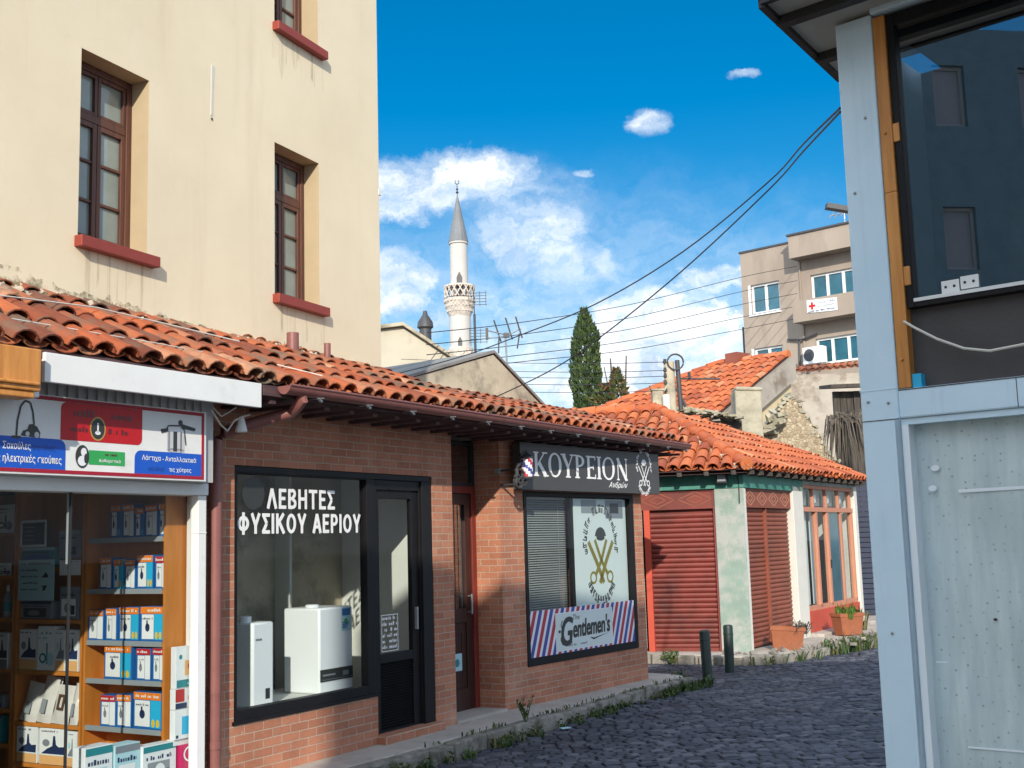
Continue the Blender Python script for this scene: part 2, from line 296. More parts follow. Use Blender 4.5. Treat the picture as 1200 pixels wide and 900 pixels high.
M['bark'] = mat('bark', (0.09, 0.06, 0.04), 0.95, 0.3, 8, 0.5, 20)
M['soil'] = mat('pot_soil', (0.05, 0.035, 0.025), 0.95, 0.3, 12)
M['s_white'] = mat('sign_white', (0.80, 0.81, 0.82), 0.35, 0.03, 4)
M['s_red'] = flat('sign_red', (0.46, 0.004, 0.008), 0.55); M['s_crimson'] = flat('sign_crimson', (0.34, 0.006, 0.022), 0.55)
M['s_blue'] = flat('sign_blue', (0.004, 0.085, 0.50), 0.55); M['s_green'] = flat('sign_green', (0.02, 0.33, 0.07), 0.35)
M['s_darkred'] = flat('sign_dark_red', (0.10, 0.004, 0.008), 0.4); M['s_gold'] = flat('sign_gold', (0.42, 0.28, 0.05), 0.4)
M['s_navytext'] = flat('sign_navy_text', (0.01, 0.04, 0.2), 0.4); M['s_silver'] = flat('sign_silver', (0.5, 0.5, 0.53), 0.3)
M['s_char'] = mat('sign_charcoal', (0.055, 0.052, 0.053), 0.5, 0.08, 3)
M['letter'] = flat('white_lettering', (0.80, 0.80, 0.80), 0.5)
M['poster'] = mat('frosted_poster', (0.62, 0.68, 0.66), 0.5, 0.04, 3); M['ink'] = flat('black_ink', (0.03, 0.032, 0.03), 0.5); M['olive'] = flat('olive_gold_ink', (0.23, 0.19, 0.03), 0.5)
M['st_red'] = flat('stripe_red', (0.42, 0.02, 0.04), 0.4); M['st_blue'] = flat('stripe_blue', (0.045, 0.06, 0.30), 0.4); M['st_white'] = flat('stripe_white', (0.74, 0.74, 0.78), 0.4)
M['blind'] = mat('grey_venetian_slats', (0.30, 0.31, 0.30), 0.5, 0.1, 3)
M['boiler'] = mat('white_enamel', (0.78, 0.80, 0.81), 0.3, 0.02, 3)
M['b_blue'] = flat('box_blue', (0.012, 0.12, 0.38), 0.5); M['b_cyan'] = flat('box_cyan', (0.02, 0.40, 0.66), 0.5); M['b_orange'] = flat('box_orange', (0.75, 0.20, 0.015), 0.5)
M['b_yellow'] = flat('box_yellow', (0.72, 0.46, 0.02), 0.5); M['b_white'] = flat('box_white', (0.74, 0.76, 0.77), 0.5); M['b_grey'] = flat('box_grey', (0.20, 0.22, 0.25), 0.5)
M['b_pale'] = flat('box_pale_blue', (0.40, 0.62, 0.68), 0.5); M['b_teal'] = flat('box_teal', (0.02, 0.22, 0.25), 0.5); M['b_pink'] = flat('card_magenta', (0.50, 0.01, 0.10), 0.5); M['b_red'] = flat('box_red', (0.45, 0.02, 0.02), 0.5)
M['b_peach'] = flat('box_peach', (0.72, 0.40, 0.16), 0.5); M['b_navy'] = flat('box_navy', (0.015, 0.03, 0.09), 0.5); M['b_price'] = flat('price_strip', (0.25, 0.28, 0.30), 0.5)
M['plastic_bag'] = mat('clear_plastic_bag', (0.62, 0.60, 0.57), 0.2, 0.12, 7, 0.3, 18); M['brownpic'] = flat('brown_print', (0.10, 0.05, 0.025), 0.5)
def paper_mat():
    b = MatB('perforated_kraft_paper')
    c = b.ramp(b.noise(3, 6, 0.6, b.scaled(7, 7, 0.8)), [(0.3, (0.44, 0.54, 0.56)), (0.7, (0.60, 0.69, 0.69))])
    sp = b.node('ShaderNodeSeparateXYZ'); b.l(b.vec, sp.inputs[0]); cb = b.node('ShaderNodeCombineXYZ'); b.l(sp.outputs[0], cb.inputs[0]); b.l(sp.outputs[2], cb.inputs[1])
    v = b.node('ShaderNodeTexVoronoi'); v.voronoi_dimensions = '2D'; v.inputs['Scale'].default_value = 19; v.inputs['Randomness'].default_value = 0.9; b.l(cb.outputs[0], v.inputs['Vector'])
    d0 = b.maprange(v.outputs['Distance'], 0.05, 0.12, 0.7, 0); sc_ = b.node('ShaderNodeSeparateColor'); b.l(v.outputs['Color'], sc_.inputs[0])
    mu = b.node('ShaderNodeMath'); mu.operation = 'MULTIPLY'; b.l(d0, mu.inputs[0]); b.l(sc_.outputs[0], mu.inputs[1]); d = mu.outputs[0]
    c = b.mix(d, c, (0.13, 0.17, 0.19))
    c = b.mix(b.maprange(b.noise(1.2, 5), 0.5, 0.75, 0, 0.5), c, (0.46, 0.54, 0.55))
    b.bump(b.noise(1.8, 4, 0.5, b.scaled(3, 3, 0.8)), 0.35, 0.05); return b.out(c, 0.55)
M['paper'] = paper_mat()

# ------------------------------------------------------------------ frames and mesh builder
def frame(o, deg):      # local x along heading deg (clockwise from +Y), local y to the left of it, z up
    a = R(deg); d = Vector((math.sin(a), math.cos(a), 0)); y = Vector((-d.y, d.x, 0))
    return Matrix(((d.x, y.x, 0, o[0]), (d.y, y.y, 0, o[1]), (0, 0, 1, o[2] if len(o) > 2 else 0), (0, 0, 0, 1)))
ROW = frame((-1.221, 10.379), 30.5)
BAY = frame((-0.157, 12.184), 35.6)
K = (3.42, 17.68)
CR = frame(K, 31.6)
CLF = frame(K, 106.0)
RBK = 0.62                                     # the blue building is drawn in its own unit; this is its real size
RB0 = frame((1.569, 5.27), 131.0)
RB = frame((1.569, 5.27, 0.684), 131.0) @ Matrix.Scale(RBK, 4)
AP = frame((10.49, 52.0), 132.3)
CREAM = frame((-1.376, 12.09), 24.8)
IDM = Matrix.Identity(4)
def tr(m, x, y, z): return m @ Matrix.Translation((x, y, z))

class MB:
    def __init__(s, fr=IDM, eps=0.0): s.fr = fr; s.v = []; s.f = []; s.m = []; s.eps = eps; s.k = 0
    def lift(s, y):         # lay each stroke of a letter a hair in front of the last
        s.k += 1; return y - s.eps * (s.k % 12)
    def add(s, vs, fs, m=0):
        o = len(s.v); s.v += [Vector(p) for p in vs]
        for f in fs: s.f.append([o + i for i in f]); s.m.append(m)
    def quad(s, a, b, c, d, m=0): s.add([a, b, c, d], [(0, 1, 2, 3)], m)
    def box(s, x0, x1, y0, y1, z0, z1, m=0):
        s.add([(x0, y0, z0), (x1, y0, z0), (x1, y1, z0), (x0, y1, z0), (x0, y0, z1), (x1, y0, z1), (x1, y1, z1), (x0, y1, z1)],
              [(0, 3, 2, 1), (4, 5, 6, 7), (0, 1, 5, 4), (1, 2, 6, 5), (2, 3, 7, 6), (3, 0, 4, 7)], m)
    def xbox(s, mtx, dx, dy, dz, m=0):
        vs = [mtx @ Vector((a * dx / 2, b * dy / 2, c * dz / 2)) for c in (-1, 1) for a, b in ((-1, -1), (1, -1), (1, 1), (-1, 1))]
        s.add(vs, [(0, 3, 2, 1), (4, 5, 6, 7), (0, 1, 5, 4), (1, 2, 6, 5), (2, 3, 7, 6), (3, 0, 4, 7)], m)
    def rect(s, x0, x1, z0, z1, y, m=0):
        y = s.lift(y); s.quad((x0, y, z0), (x1, y, z0), (x1, y, z1), (x0, y, z1), m)
    def poly(s, pts, m=0): s.add(pts, [tuple(range(len(pts)))], m)
    def prism(s, xz, y0, y1, m=0):
        n = len(xz); s.add([(x, y0, z) for x, z in xz] + [(x, y1, z) for x, z in xz],
            [tuple(range(n)), tuple(range(2 * n - 1, n - 1, -1))] + [(i, i + n, (i + 1) % n + n, (i + 1) % n) for i in range(n)], m)
    def prismz(s, xy, z0, z1, m=0):
        n = len(xy); s.add([(x, y, z0) for x, y in xy] + [(x, y, z1) for x, y in xy],
            [tuple(range(n - 1, -1, -1)), tuple(range(n, 2 * n))] + [(i, (i + 1) % n, (i + 1) % n + n, i + n) for i in range(n)], m)
    def tube(s, pts, r, seg=8, m=0, caps=True):
        pts = [Vector(p) for p in pts]; rr = r if isinstance(r, (list, tuple)) else [r] * len(pts); rings = []
        for i, p in enumerate(pts):
            d = (pts[min(i + 1, len(pts) - 1)] - pts[max(i - 1, 0)]).normalized()
            u = d.cross(Vector((0, 0, 1)) if abs(d.z) < 0.95 else Vector((1, 0, 0))).normalized(); w = u.cross(d)
            rings.append([p + (u * math.cos(2 * math.pi * k / seg) + w * math.sin(2 * math.pi * k / seg)) * rr[i] for k in range(seg)])
        vs = [q for g in rings for q in g]; fs = []
        for i in range(len(pts) - 1):
            for k in range(seg): fs.append((i * seg + k, i * seg + (k + 1) % seg, (i + 1) * seg + (k + 1) % seg, (i + 1) * seg + k))
        if caps: fs += [tuple(range(seg - 1, -1, -1)), tuple(range((len(pts) - 1) * seg, len(pts) * seg))]
        s.add(vs, fs, m)
    def lathe(s, prof, c=(0, 0, 0), seg=20, m=0):
        vs = [(c[0] + r * math.cos(2 * math.pi * k / seg), c[1] + r * math.sin(2 * math.pi * k / seg), c[2] + z) for r, z in prof for k in range(seg)]
        fs = [(i * seg + k, i * seg + (k + 1) % seg, (i + 1) * seg + (k + 1) % seg, (i + 1) * seg + k) for i in range(len(prof) - 1) for k in range(seg)]
        fs += [tuple(range(seg - 1, -1, -1)), tuple(range((len(prof) - 1) * seg, len(prof) * seg))]
        s.add(vs, fs, m)
    def wall(s, x0, x1, z0, z1, y0, y1, holes=(), m=0, mr=None):
        """a wall along x with rectangular openings; mr is the material of the opening's sides"""
        mr = m if mr is None else mr
        xs = sorted({x0, x1, *[h[0] for h in holes], *[h[1] for h in holes]}); zs = sorted({z0, z1, *[h[2] for h in holes], *[h[3] for h in holes]})
        xs = [x for x in xs if x0 <= x <= x1]; zs = [z for z in zs if z0 <= z <= z1]
        def solid(i, j):
            if i < 0 or j < 0 or i >= len(xs) - 1 or j >= len(zs) - 1: return None
            cx_, cz_ = (xs[i] + xs[i + 1]) / 2, (zs[j] + zs[j + 1]) / 2
            return not any(h[0] < cx_ < h[1] and h[2] < cz_ < h[3] for h in holes)
        for i in range(len(xs) - 1):
            for j in range(len(zs) - 1):
                if not solid(i, j): continue
                a, b, c, d = xs[i], xs[i + 1], zs[j], zs[j + 1]
                s.quad((a, y0, c), (b, y0, c), (b, y0, d), (a, y0, d), m); s.quad((b, y1, c), (a, y1, c), (a, y1, d), (b, y1, d), m)
                for (di, dj, q) in ((-1, 0, [(a, y1, c), (a, y0, c), (a, y0, d), (a, y1, d)]), (1, 0, [(b, y0, c), (b, y1, c), (b, y1, d), (b, y0, d)]),
                                    (0, -1, [(a, y1, c), (b, y1, c), (b, y0, c), (a, y0, c)]), (0, 1, [(a, y0, d), (b, y0, d), (b, y1, d), (a, y1, d)])):
                    nb = solid(i + di, j + dj)
                    if nb is None: s.quad(*q, m)
                    elif nb is False: s.quad(*q, mr)
    def frame_rect(s, x0, x1, z0, z1, w, y0, y1, m=0):
        w = w if isinstance(w, tuple) else (w, w, w, w)   # left, right, bottom, top
        s.box(x0, x0 + w[0], y0, y1, z0, z1, m); s.box(x1 - w[1], x1, y0, y1, z0, z1, m)
        s.box(x0 + w[0], x1 - w[1], y0, y1, z0, z0 + w[2], m); s.box(x0 + w[0], x1 - w[1], y0, y1, z1 - w[3], z1, m)
    def text(s, body, x0, z0, x1, z1, y, m=0, bold=0.0, shear=0.0, slope=0.0, depth=0.0):
        c = bpy.data.curves.new('lettering', 'FONT'); c.body = body; c.size = 1; c.shear = shear; c.resolution_u = 4; c.extrude = depth
        o = bpy.data.objects.new('lettering', c); COL.objects.link(o)
        dg = bpy.context.evaluated_depsgraph_get(); me = bpy.data.meshes.new_from_object(o.evaluated_get(dg))
        xs = [v.co.x for v in me.vertices]; ys = [v.co.y for v in me.vertices]
        a, b, p, q = min(xs), max(xs), min(ys), max(ys)
        fx, fz = (x1 - x0) / (b - a), (z1 - z0) / (q - p)
        for i, (bx, bz) in enumerate(((0, 0), (1, .6), (-1, .6), (1, -.6), (-1, -.6)) if bold else ((0, 0),)):      # a heavier face: the outline laid down five times, a hair apart
            s.add([(x0 + (v.co.x - a + bx * bold) * fx, y - i * 0.00012, z0 + (v.co.y - p + bz * bold) * fz + slope * (v.co.x - a) * fx) for v in me.vertices], [tuple(f.vertices) for f in me.polygons], m)
        bpy.data.objects.remove(o); bpy.data.curves.remove(c); bpy.data.meshes.remove(me)
    def scribble(s, x0, x1, z, h, y, m=0, seed=1):
        """rows of small marks: print too small to read"""
        r = random.Random(seed); x = x0
        while x < x1:
            w = r.uniform(0.25, 0.7) * h
            if r.random() > 0.16: s.rect(x, min(x + w, x1), z, z + h * r.choice((0.65, 0.65, 0.7, 1.0)), y, m)
            x += w + 0.25 * h
    def arc(s, cx_, cz_, r0, r1, a0, a1, y, m=0, n=14, gap=0.0, seed=None, kx=1.0):
        rr = random.Random(seed)
        for i in range(n):
            b0 = a0 + (a1 - a0) * i / n; b1 = a0 + (a1 - a0) * (i + 1 - gap) / n
            q0, q1 = (r0, r1) if seed is None else (r0 + (r1 - r0) * rr.uniform(0, 0.3), r1 - (r1 - r0) * rr.uniform(0, 0.3))
            s.quad(*[(cx_ + kx * q * math.cos(b), y, cz_ + q * math.sin(b)) for q, b in ((q0, b0), (q1, b0), (q1, b1), (q0, b1))][::1], m)
    def disc(s, cx_, cz_, rx, rz, y, m=0, n=24):
        s.poly([(cx_ + rx * math.cos(2 * math.pi * k / n), y, cz_ + rz * math.sin(2 * math.pi * k / n)) for k in range(n)], m)
    def stroke(s, pts, w, y, m=0):
        for (a, b) in zip(pts[:-1], pts[1:]):
            y = s.lift(y) if s.eps else y
            dx, dz = b[0] - a[0], b[1] - a[1]; L = math.hypot(dx, dz) or 1; nx, nz = -dz / L * w / 2, dx / L * w / 2
            s.quad((a[0] - nx, y, a[1] - nz), (b[0] - nx, y, b[1] - nz), (b[0] + nx, y, b[1] + nz), (a[0] + nx, y, a[1] + nz), m)
    def build(s, name, mats, parent=None, smooth=False, bevel=0.0, base=None, twosided=None):
        if not isinstance(mats, (list, tuple)): mats = [mats]
        pm = parent.matrix_world.copy() if parent else (base if base is not None else s.fr)
        if parent and '_m' in parent: pass
        T = WORLD.get(parent.name, pm) if parent else pm
        Q = T.inverted() @ s.fr
        me = bpy.data.meshes.new(name)
        me.from_pydata([tuple(Q @ v) for v in s.v], [], s.f); me.update()
        for q in mats: me.materials.append(M[q] if isinstance(q, str) else q)
        for p, k in zip(me.polygons, s.m): p.material_index = k
        if smooth:
            me.polygons.foreach_set('use_smooth', [True] * len(me.polygons)); me.set_sharp_from_angle(angle=R(40))
        o = bpy.data.objects.new(name, me); COL.objects.link(o)
        if parent: o.parent = parent; WORLD[o.name] = T
        else: o.matrix_world = pm; WORLD[o.name] = pm
        if bevel:
            b = o.modifiers.new('bevel', 'BEVEL'); b.width = bevel; b.segments = 2; b.limit_method = 'ANGLE'; b.angle_limit = R(50)
        return o
WORLD = {}
def tag(o, label, cat, group=None, kind=None):
    if label: o['label'] = label
    if cat: o['category'] = cat
    if group: o['group'] = group
    if kind: o['kind'] = kind
    return o
def thing(name, label, cat, m, group=None):
    o = bpy.data.objects.new(name, None); COL.objects.link(o); o.matrix_world = m; o.empty_display_size = 0.2
    WORLD[o.name] = m.copy(); return tag(o, label, cat, group)
def setting(o): o['kind'] = 'structure'; return o

def columns_of_tiles(mb, cols, E, pitch, rnd, course=0.34, rad=None, m=0, jit=1.0, pans=True):
    """barrel roof tiles: cols is a list of (lower point, upper point, normal)"""
    r_ = rad or pitch * 0.42; E = Vector(E).normalized()
    for i, (A, B, Nn) in enumerate(cols):
        A, B, Nn = Vector(A), Vector(B), Vector(Nn); L = (B - A).length
        if L < 0.08: continue
        Sd = (B - A) / L; n = max(1, int(math.ceil(L / course)))
        for j in range(n):
            for kind in ((0, 1) if pans else (0,)):
                s0 = j * course; s1 = min(s0 + course + 0.07, L + 0.03)
                if s1 - s0 < 0.06: continue
                off = (0 if kind == 0 else pitch / 2); j0 = rnd.gauss(0, 0.006) * jit; tw = rnd.gauss(0, 0.008) * jit; dz = rnd.gauss(0, 0.004) * jit
                s0 += rnd.gauss(0, 0.010) * jit
                vs = []; seg = 7
                for (sv, rr, lift, sh) in ((s0, r_ * 1.10, 0.034 if kind == 0 else 0.0, j0), (s1, r_ * 0.92, 0.014 if kind == 0 else -0.016, j0 + tw)):
                    c = A + Sd * sv + E * (off + sh) + Nn * (lift + dz)
                    for th in (0.0, 0.012):
                        for k in range(seg):
                            a = math.pi * k / (seg - 1)
                            q = max(rr - th, 0.02)
                            vs.append(c + E * (q * math.cos(a)) + Nn * ((q * 0.80 * math.sin(a)) if kind == 0 else (r_ * 0.46 - q * 0.46 * math.sin(a))))
                fs = []
                for k in range(seg - 1):
                    fs.append((k, k + 1, 2 * seg + k + 1, 2 * seg + k)); fs.append((seg + k + 1, seg + k, 3 * seg + k, 3 * seg + k + 1))
                    fs.append((k + 1, k, seg + k, seg + k + 1))
                mb.add(vs, fs, m)
def poly_span(poly, u):
    vs = []
    for (a, b) in zip(poly, poly[1:] + poly[:1]):
        if (a[0] - u) * (b[0] - u) <= 0 and abs(a[0] - b[0]) > 1e-6:
            vs.append(a[1] + (b[1] - a[1]) * (u - a[0]) / (b[0] - a[0]))
    return (min(vs), max(vs)) if len(vs) >= 2 else None
def tiled_plane(mb, O, E, Sd, poly, pitch, rnd, course=0.34, m=0, under=None, **kw):
    O, E, Sd = Vector(O), Vector(E).normalized(), Vector(Sd).normalized(); Nn = E.cross(Sd).normalized()
    if Nn.z < 0: Nn = -Nn
    us = [p[0] for p in poly]; n = int((max(us) - min(us)) / pitch); cols = []
    for i in range(n + 1):
        u = min(us) + (i + 0.5) * pitch; sp = poly_span(poly, u)
        if sp: cols.append((O + E * u + Sd * sp[0], O + E * u + Sd * sp[1], Nn))
    columns_of_tiles(mb, cols, E, pitch, rnd, course, m=m, **kw)
    if under is not None:
        mb.poly([O + E * a + Sd * b - Nn * 0.015 for a, b in poly], under)
        mb.poly([O + E * a + Sd * b - Nn * 0.07 for a, b in poly][::-1], under)

# ================================================================== the setting
rnd = random.Random(7)
g = MB(); g.quad((-300, -300, -0.06), (300, -300, -0.06), (300, 300, -0.06), (-300, 300, -0.06)); setting(g.build('ground', 'ground'))

def pt_in(poly, x, y):
    c = False
    for (a, b) in zip(poly, poly[1:] + poly[:1]):
        if (a[1] > y) != (b[1] > y) and x < (b[0] - a[0]) * (y - a[1]) / (b[1] - a[1]) + a[0]: c = not c
    return c
# cobbled road: every sett is a chamfered stone in one sheet
road = MB()
kerb_line = [(-6.4, 0.8), (-0.74, 10.1), (0.79, 12.62), (1.6, 13.95), (2.18, 14.78)]
alley = [(1.7, 15.6), (-3.6, 17.6), (-3.2, 18.8), (1.7, 17.92), (2.6, 17.50), (3.25, 17.05), (3.55, 17.0), (4.3, 17.75), (5.7, 19.35), (8.5, 23.6)]
road_poly = kerb_line + [(2.1, 15.15)] + alley + [(10.5, 22.6), (5.8, 13.5), (2.7, 8.6), (5.0, 6.6), (3.0, -3.5), (-6.4, -3.5)]
rc, rs = math.cos(R(14)), math.sin(R(14))
y = -4.0; row = 0
while y < 30:
    near = y > 8
    hgt = rnd.uniform(0.092, 0.108); x = -12 + rnd.uniform(0, 0.1); wob = rnd.uniform(0, 6)
    while x < 14:
        w = rnd.uniform(0.10, 0.165)
        bx = x + w / 2; by = y + hgt / 2 + 0.05 * math.sin(x * 0.9 + wob * 0.15) + 0.03 * math.sin(x * 2.3)
        wx, wy = bx * rc - by * rs, bx * rs + by * rc
        if pt_in(road_poly, wx, wy) and (wy > 7.5):
            a, b = w / 2 - 0.005, hgt / 2 - 0.005; zt = 0.0 + rnd.gauss(0, 0.004) + 0.010 * math.sin(wx * 1.3 + wy * 0.5); ch = rnd.uniform(0.008, 0.018); vs = []
            tx, ty = rnd.gauss(0, 0.035), rnd.gauss(0, 0.035)
            for (e, zz) in ((0.0, -0.06), (0.0, -ch * 0.8), (ch, 0.0)):
                for (p, q) in ((-1, -1), (1, -1), (1, 1), (-1, 1)):
                    lx, ly = p * (a - e) + rnd.gauss(0, 0.003), q * (b - e) + rnd.gauss(0, 0.003)
                    px_, py_ = bx + lx, by + ly
                    vs.append((px_ * rc - py_ * rs, px_ * rs + py_ * rc, zt + zz + (lx * tx + ly * ty if zz > -0.05 else 0)))
            fs = [(8, 9, 10, 11)]
            for k in range(4):
                fs.append((k, (k + 1) % 4, 4 + (k + 1) % 4, 4 + k)); fs.append((4 + k, 4 + (k + 1) % 4, 8 + (k + 1) % 4, 8 + k))
            road.add(vs, fs)
        x += w + 0.004
    y += hgt + 0.003; row += 1
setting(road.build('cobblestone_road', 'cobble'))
near = MB(); near.prismz([(a, b) for a, b in road_poly], -0.055, -0.022); setting(near.build('road_bed', 'ground'))

# pavement along the shop row: slab plus rough kerb stones
def wr(m, x, y, z): return m @ Vector((x, y, z))
pv = MB()
inner = [wr(ROW, -12.0, 0.05, 0), wr(ROW, 2.1, 0.05, 0), wr(BAY, 2.95, 0.05, 0), wr(BAY, 2.95, 0.9, 0)]
kin = [(-6.52, 0.87), (-0.86, 10.17), (0.67, 12.69), (1.48, 14.02), (2.0, 14.80)]
pv.prismz([(p[0], p[1]) for p in kin] + [(1.9, 15.05), (1.2, 15.5)] + [(v.x, v.y) for v in inner[::-1]], -0.05, 0.128)
setting(pv.build('pavement', 'concrete', bevel=0.012))
def kerb_run(line, w, top, seed, lmin=0.3, lmax=0.7):
    r = random.Random(seed); mb = MB()
    for (a, b) in zip(line[:-1], line[1:]):
        a, b = Vector((a[0], a[1], 0)), Vector((b[0], b[1], 0)); L = (b - a).length; d = (b - a) / L; t = 0.0
        while t < L - 0.05:
            l = min(r.uniform(lmin, lmax), L - t); c = a + d * (t + l / 2)
            m = Matrix.Translation((c.x + r.gauss(0, 0.012), c.y + r.gauss(0, 0.012), top / 2 - 0.04 + r.gauss(0, 0.008))) @ Matrix.Rotation(math.atan2(d.y, d.x) + r.gauss(0, 0.03), 4, 'Z') @ Matrix.Rotation(r.gauss(0, 0.03), 4, 'X')
            mb.xbox(m, l - 0.012, w, top + 0.08)
            t += l
    return mb
kl = [((a[0] + b[0]) / 2, (a[1] + b[1]) / 2) for a, b in zip(kerb_line, kin)]
setting(kerb_run(kl, 0.135, 0.125, 3).build('kerb', 'kerb', bevel=0.018))
# pavement round the corner building
kl2 = [(-3.2, 18.7), (1.7, 17.86), (2.6, 17.44), (3.25, 17.0), (3.57, 16.98), (4.28, 17.72), (5.68, 19.32), (8.4, 23.4)]
cp = MB(); cp.prismz([(p[0] - 0.03, p[1] + 0.06) for p in kl2] + [(8.6, 27.5), (-3.0, 20)], -0.05, 0.118); setting(cp.build('corner_pavement', 'concrete', bevel=0.01))
setting(kerb_run(kl2, 0.14, 0.12, 5, 0.18, 0.5).build('corner_kerb', 'kerb', bevel=0.02))

# ================================================================== cream building above the shops
cb = thing('cream_building', 'tall cream plastered building with brown wooden windows rising behind the tiled shop roofs', 'building', CREAM)
w_ = MB(CREAM)
wins = [(-4.17, 4.06), (-1.80, 4.06), (-1.80, 6.66), (-4.17, 6.66), (-6.55, 4.06), (-6.55, 6.66)]
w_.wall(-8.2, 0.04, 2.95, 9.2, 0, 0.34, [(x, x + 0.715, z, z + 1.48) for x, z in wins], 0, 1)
w_.box(-0.30, 0.04, 0.34, 8, 2.95, 9.2); w_.box(-8.2, -0.30, 7.7, 8, 0, 9.2); w_.box(-8.2, -7.9, 0.34, 7.7, 2.95, 9.2); w_.box(-7.9, -0.3, 0.34, 7.7, 2.95, 3.0)
w_.box(-8.4, 0.25, -0.2, 8.2, 9.2, 9.4, 0)
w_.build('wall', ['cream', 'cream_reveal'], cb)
for i, (x, z) in enumerate(wins):
    x1, z1 = x + 0.715, z + 1.48; yy = 0.17 if z < 5 else 0.19
    wf = MB(CREAM)
    wf.frame_rect(x + 0.002, x1 - 0.002, z + 0.045, z1 - 0.002, 0.055, yy, yy + 0.09)
    wf.box(x + 0.057, x1 - 0.057, yy + 0.008, yy + 0.08, z + 1.03, z + 1.09)
    for (a, b) in ((x + 0.057, x + 0.355), (x + 0.360, x1 - 0.057)):
        wf.frame_rect(a, b, z + 0.10, z + 1.03, 0.042, yy + 0.012, yy + 0.06)
        for q in (0.41, 0.72): wf.box(a + 0.042, b - 0.042, yy + 0.02, yy + 0.05, z + q - 0.012, z + q + 0.012)
        wf.frame_rect(a, b, z + 1.09, z1 - 0.057, 0.03, yy + 0.012, yy + 0.06)
    win = wf.build('window', 'brown_wood', cb, bevel=0.004)
    pn = MB(CREAM); pn.rect(x + 0.05, x1 - 0.05, z + 0.09, z1 - 0.05, yy + 0.04); pn.build('pane', 'pane', win)
    sl = MB(CREAM); sl.box(x - 0.03, x1 + 0.075, -0.075, 0.17, z - 0.042, z + 0.043); sl.build('sill', 'red_sill', win, bevel=0.006)
mk = MB(CREAM); mk.prism([(-2.705, 5.50), (-2.68, 5.50), (-2.675, 5.72), (-2.66, 5.95), (-2.70, 5.95), (-2.70, 5.75)], -0.004, 0.01); mk.disc(-2.69, 5.47, 0.012, 0.012, -0.005, 1); mk.build('plaster_patch', ['white_plaster', 'dark'], cb)
gm = MatB('lichen_stain'); gn = gm.ramp(gm.noise(9, 6, 0.7), [(0.3, (0.15, 0.12, 0.06)), (0.7, (0.42, 0.36, 0.24))]); gm.out(gn, 0.95)
gt_ = gm.node('ShaderNodeBsdfTransparent'); gx = gm.node('ShaderNodeMixShader'); gm.l(gm.maprange(gm.noise(6, 8, 0.75), 0.46, 0.60, 0, 0.85), gx.inputs[0]); gm.l(gt_.outputs[0], gx.inputs[1]); gm.l(gm.p.outputs[0], gx.inputs[2])
gm.l(gx.outputs[0], [n for n in gm.t.nodes if n.type == 'OUTPUT_MATERIAL'][0].inputs[0])
gs = MB(CREAM); gr = random.Random(14); pv_ = None
for k in range(111):
    x = -5.5 + k * 0.05; zt_ = 3.60 + 0.05 * (0.5 + 0.5 * math.sin(x * 3.1)) * gr.random() + 0.05 * gr.random() + 0.15 * math.exp(-max(x + 4.9, 0) / 0.9)
    if pv_: gs.quad((pv_[0], -0.004, 3.42), (x, -0.004, 3.42), (x, -0.004, zt_), (pv_[0], -0.004, pv_[1]))
    pv_ = (x, zt_)
gs.build('lichen_stain', gm.m, cb)
rm = MatB('rain_streak'); rm.out((0.30, 0.235, 0.15), 0.95); rt_ = rm.node('ShaderNodeBsdfTransparent'); rx = rm.node('ShaderNodeMixShader')
rm.l(rm.maprange(rm.noise(1.6, 7, 0.7, rm.scaled(9, 9, 0.35)), 0.52, 0.74, 0, 0.42), rx.inputs[0]); rm.l(rt_.outputs[0], rx.inputs[1]); rm.l(rm.p.outputs[0], rx.inputs[2]); rm.l(rx.outputs[0], [n for n in rm.t.nodes if n.type == 'OUTPUT_MATERIAL'][0].inputs[0])
for x, z in wins:
    gs = MB(CREAM); n_ = 16; x0_, x1_ = x - 0.06, x + 0.82; pts_ = [(x1_ - (x1_ - x0_) * k / n_, -0.003, z - 0.10 - gr.uniform(0.05, 0.42)) for k in range(n_ + 1)]
    gs.poly([(x0_, -0.003, z - 0.042), (x1_, -0.003, z - 0.042)] + pts_); gs.build('rain_streak', rm.m, cb)
fb = MB(CREAM); fb.xbox(tr(IDM, 0.055, 0.02, 5.55), 0.05, 0.05, 0.06); fb.build('bracket', 'white', cb)

# ================================================================== appliance shop at the left of the row
shop = thing('appliance_shop', 'small appliance shop with a white post, glazed front and tiled eaves', 'shop', ROW)
s_ = MB(ROW)
s_.box(-2.19, -1.99, -0.03, 3.2, 0.0, 2.9, 3)                       # party wall
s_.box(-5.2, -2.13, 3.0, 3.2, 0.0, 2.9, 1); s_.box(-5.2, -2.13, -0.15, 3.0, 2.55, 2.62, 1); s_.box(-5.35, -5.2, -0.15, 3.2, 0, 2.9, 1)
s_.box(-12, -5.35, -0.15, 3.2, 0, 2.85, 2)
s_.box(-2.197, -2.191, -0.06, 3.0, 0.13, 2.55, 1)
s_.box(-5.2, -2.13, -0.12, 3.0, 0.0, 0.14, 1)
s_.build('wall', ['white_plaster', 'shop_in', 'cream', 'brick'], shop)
s_ = MB(ROW)
s_.box(-2.285, -2.205, -0.165, -0.085, 0.128, 2.20); s_.box(-2.235, -2.199, -0.083, 0.0, 0.13, 2.20)
for zz in (1.93,): s_.box(-2.288, -2.202, -0.168, -0.10, zz, zz + 0.012)
s_.box(-5.2, -2.20, -0.18, 0.0, 2.20, 2.285); s_.box(-5.2, -2.285, -0.14, -0.06, 0.13, 0.24)
s_.build('shop_front_frame', 'white', shop, bevel=0.005)
s_ = MB(ROW); s_.rect(-5.2, -2.285, 0.24, 2.20, -0.10); gl = s_.build('shop_window', 'glass', shop)
s_ = MB(ROW); s_.box(-3.322, -3.310, -0.108, -0.092, 0.24, 2.20); s_.build('glass_joint', 'dark', gl)
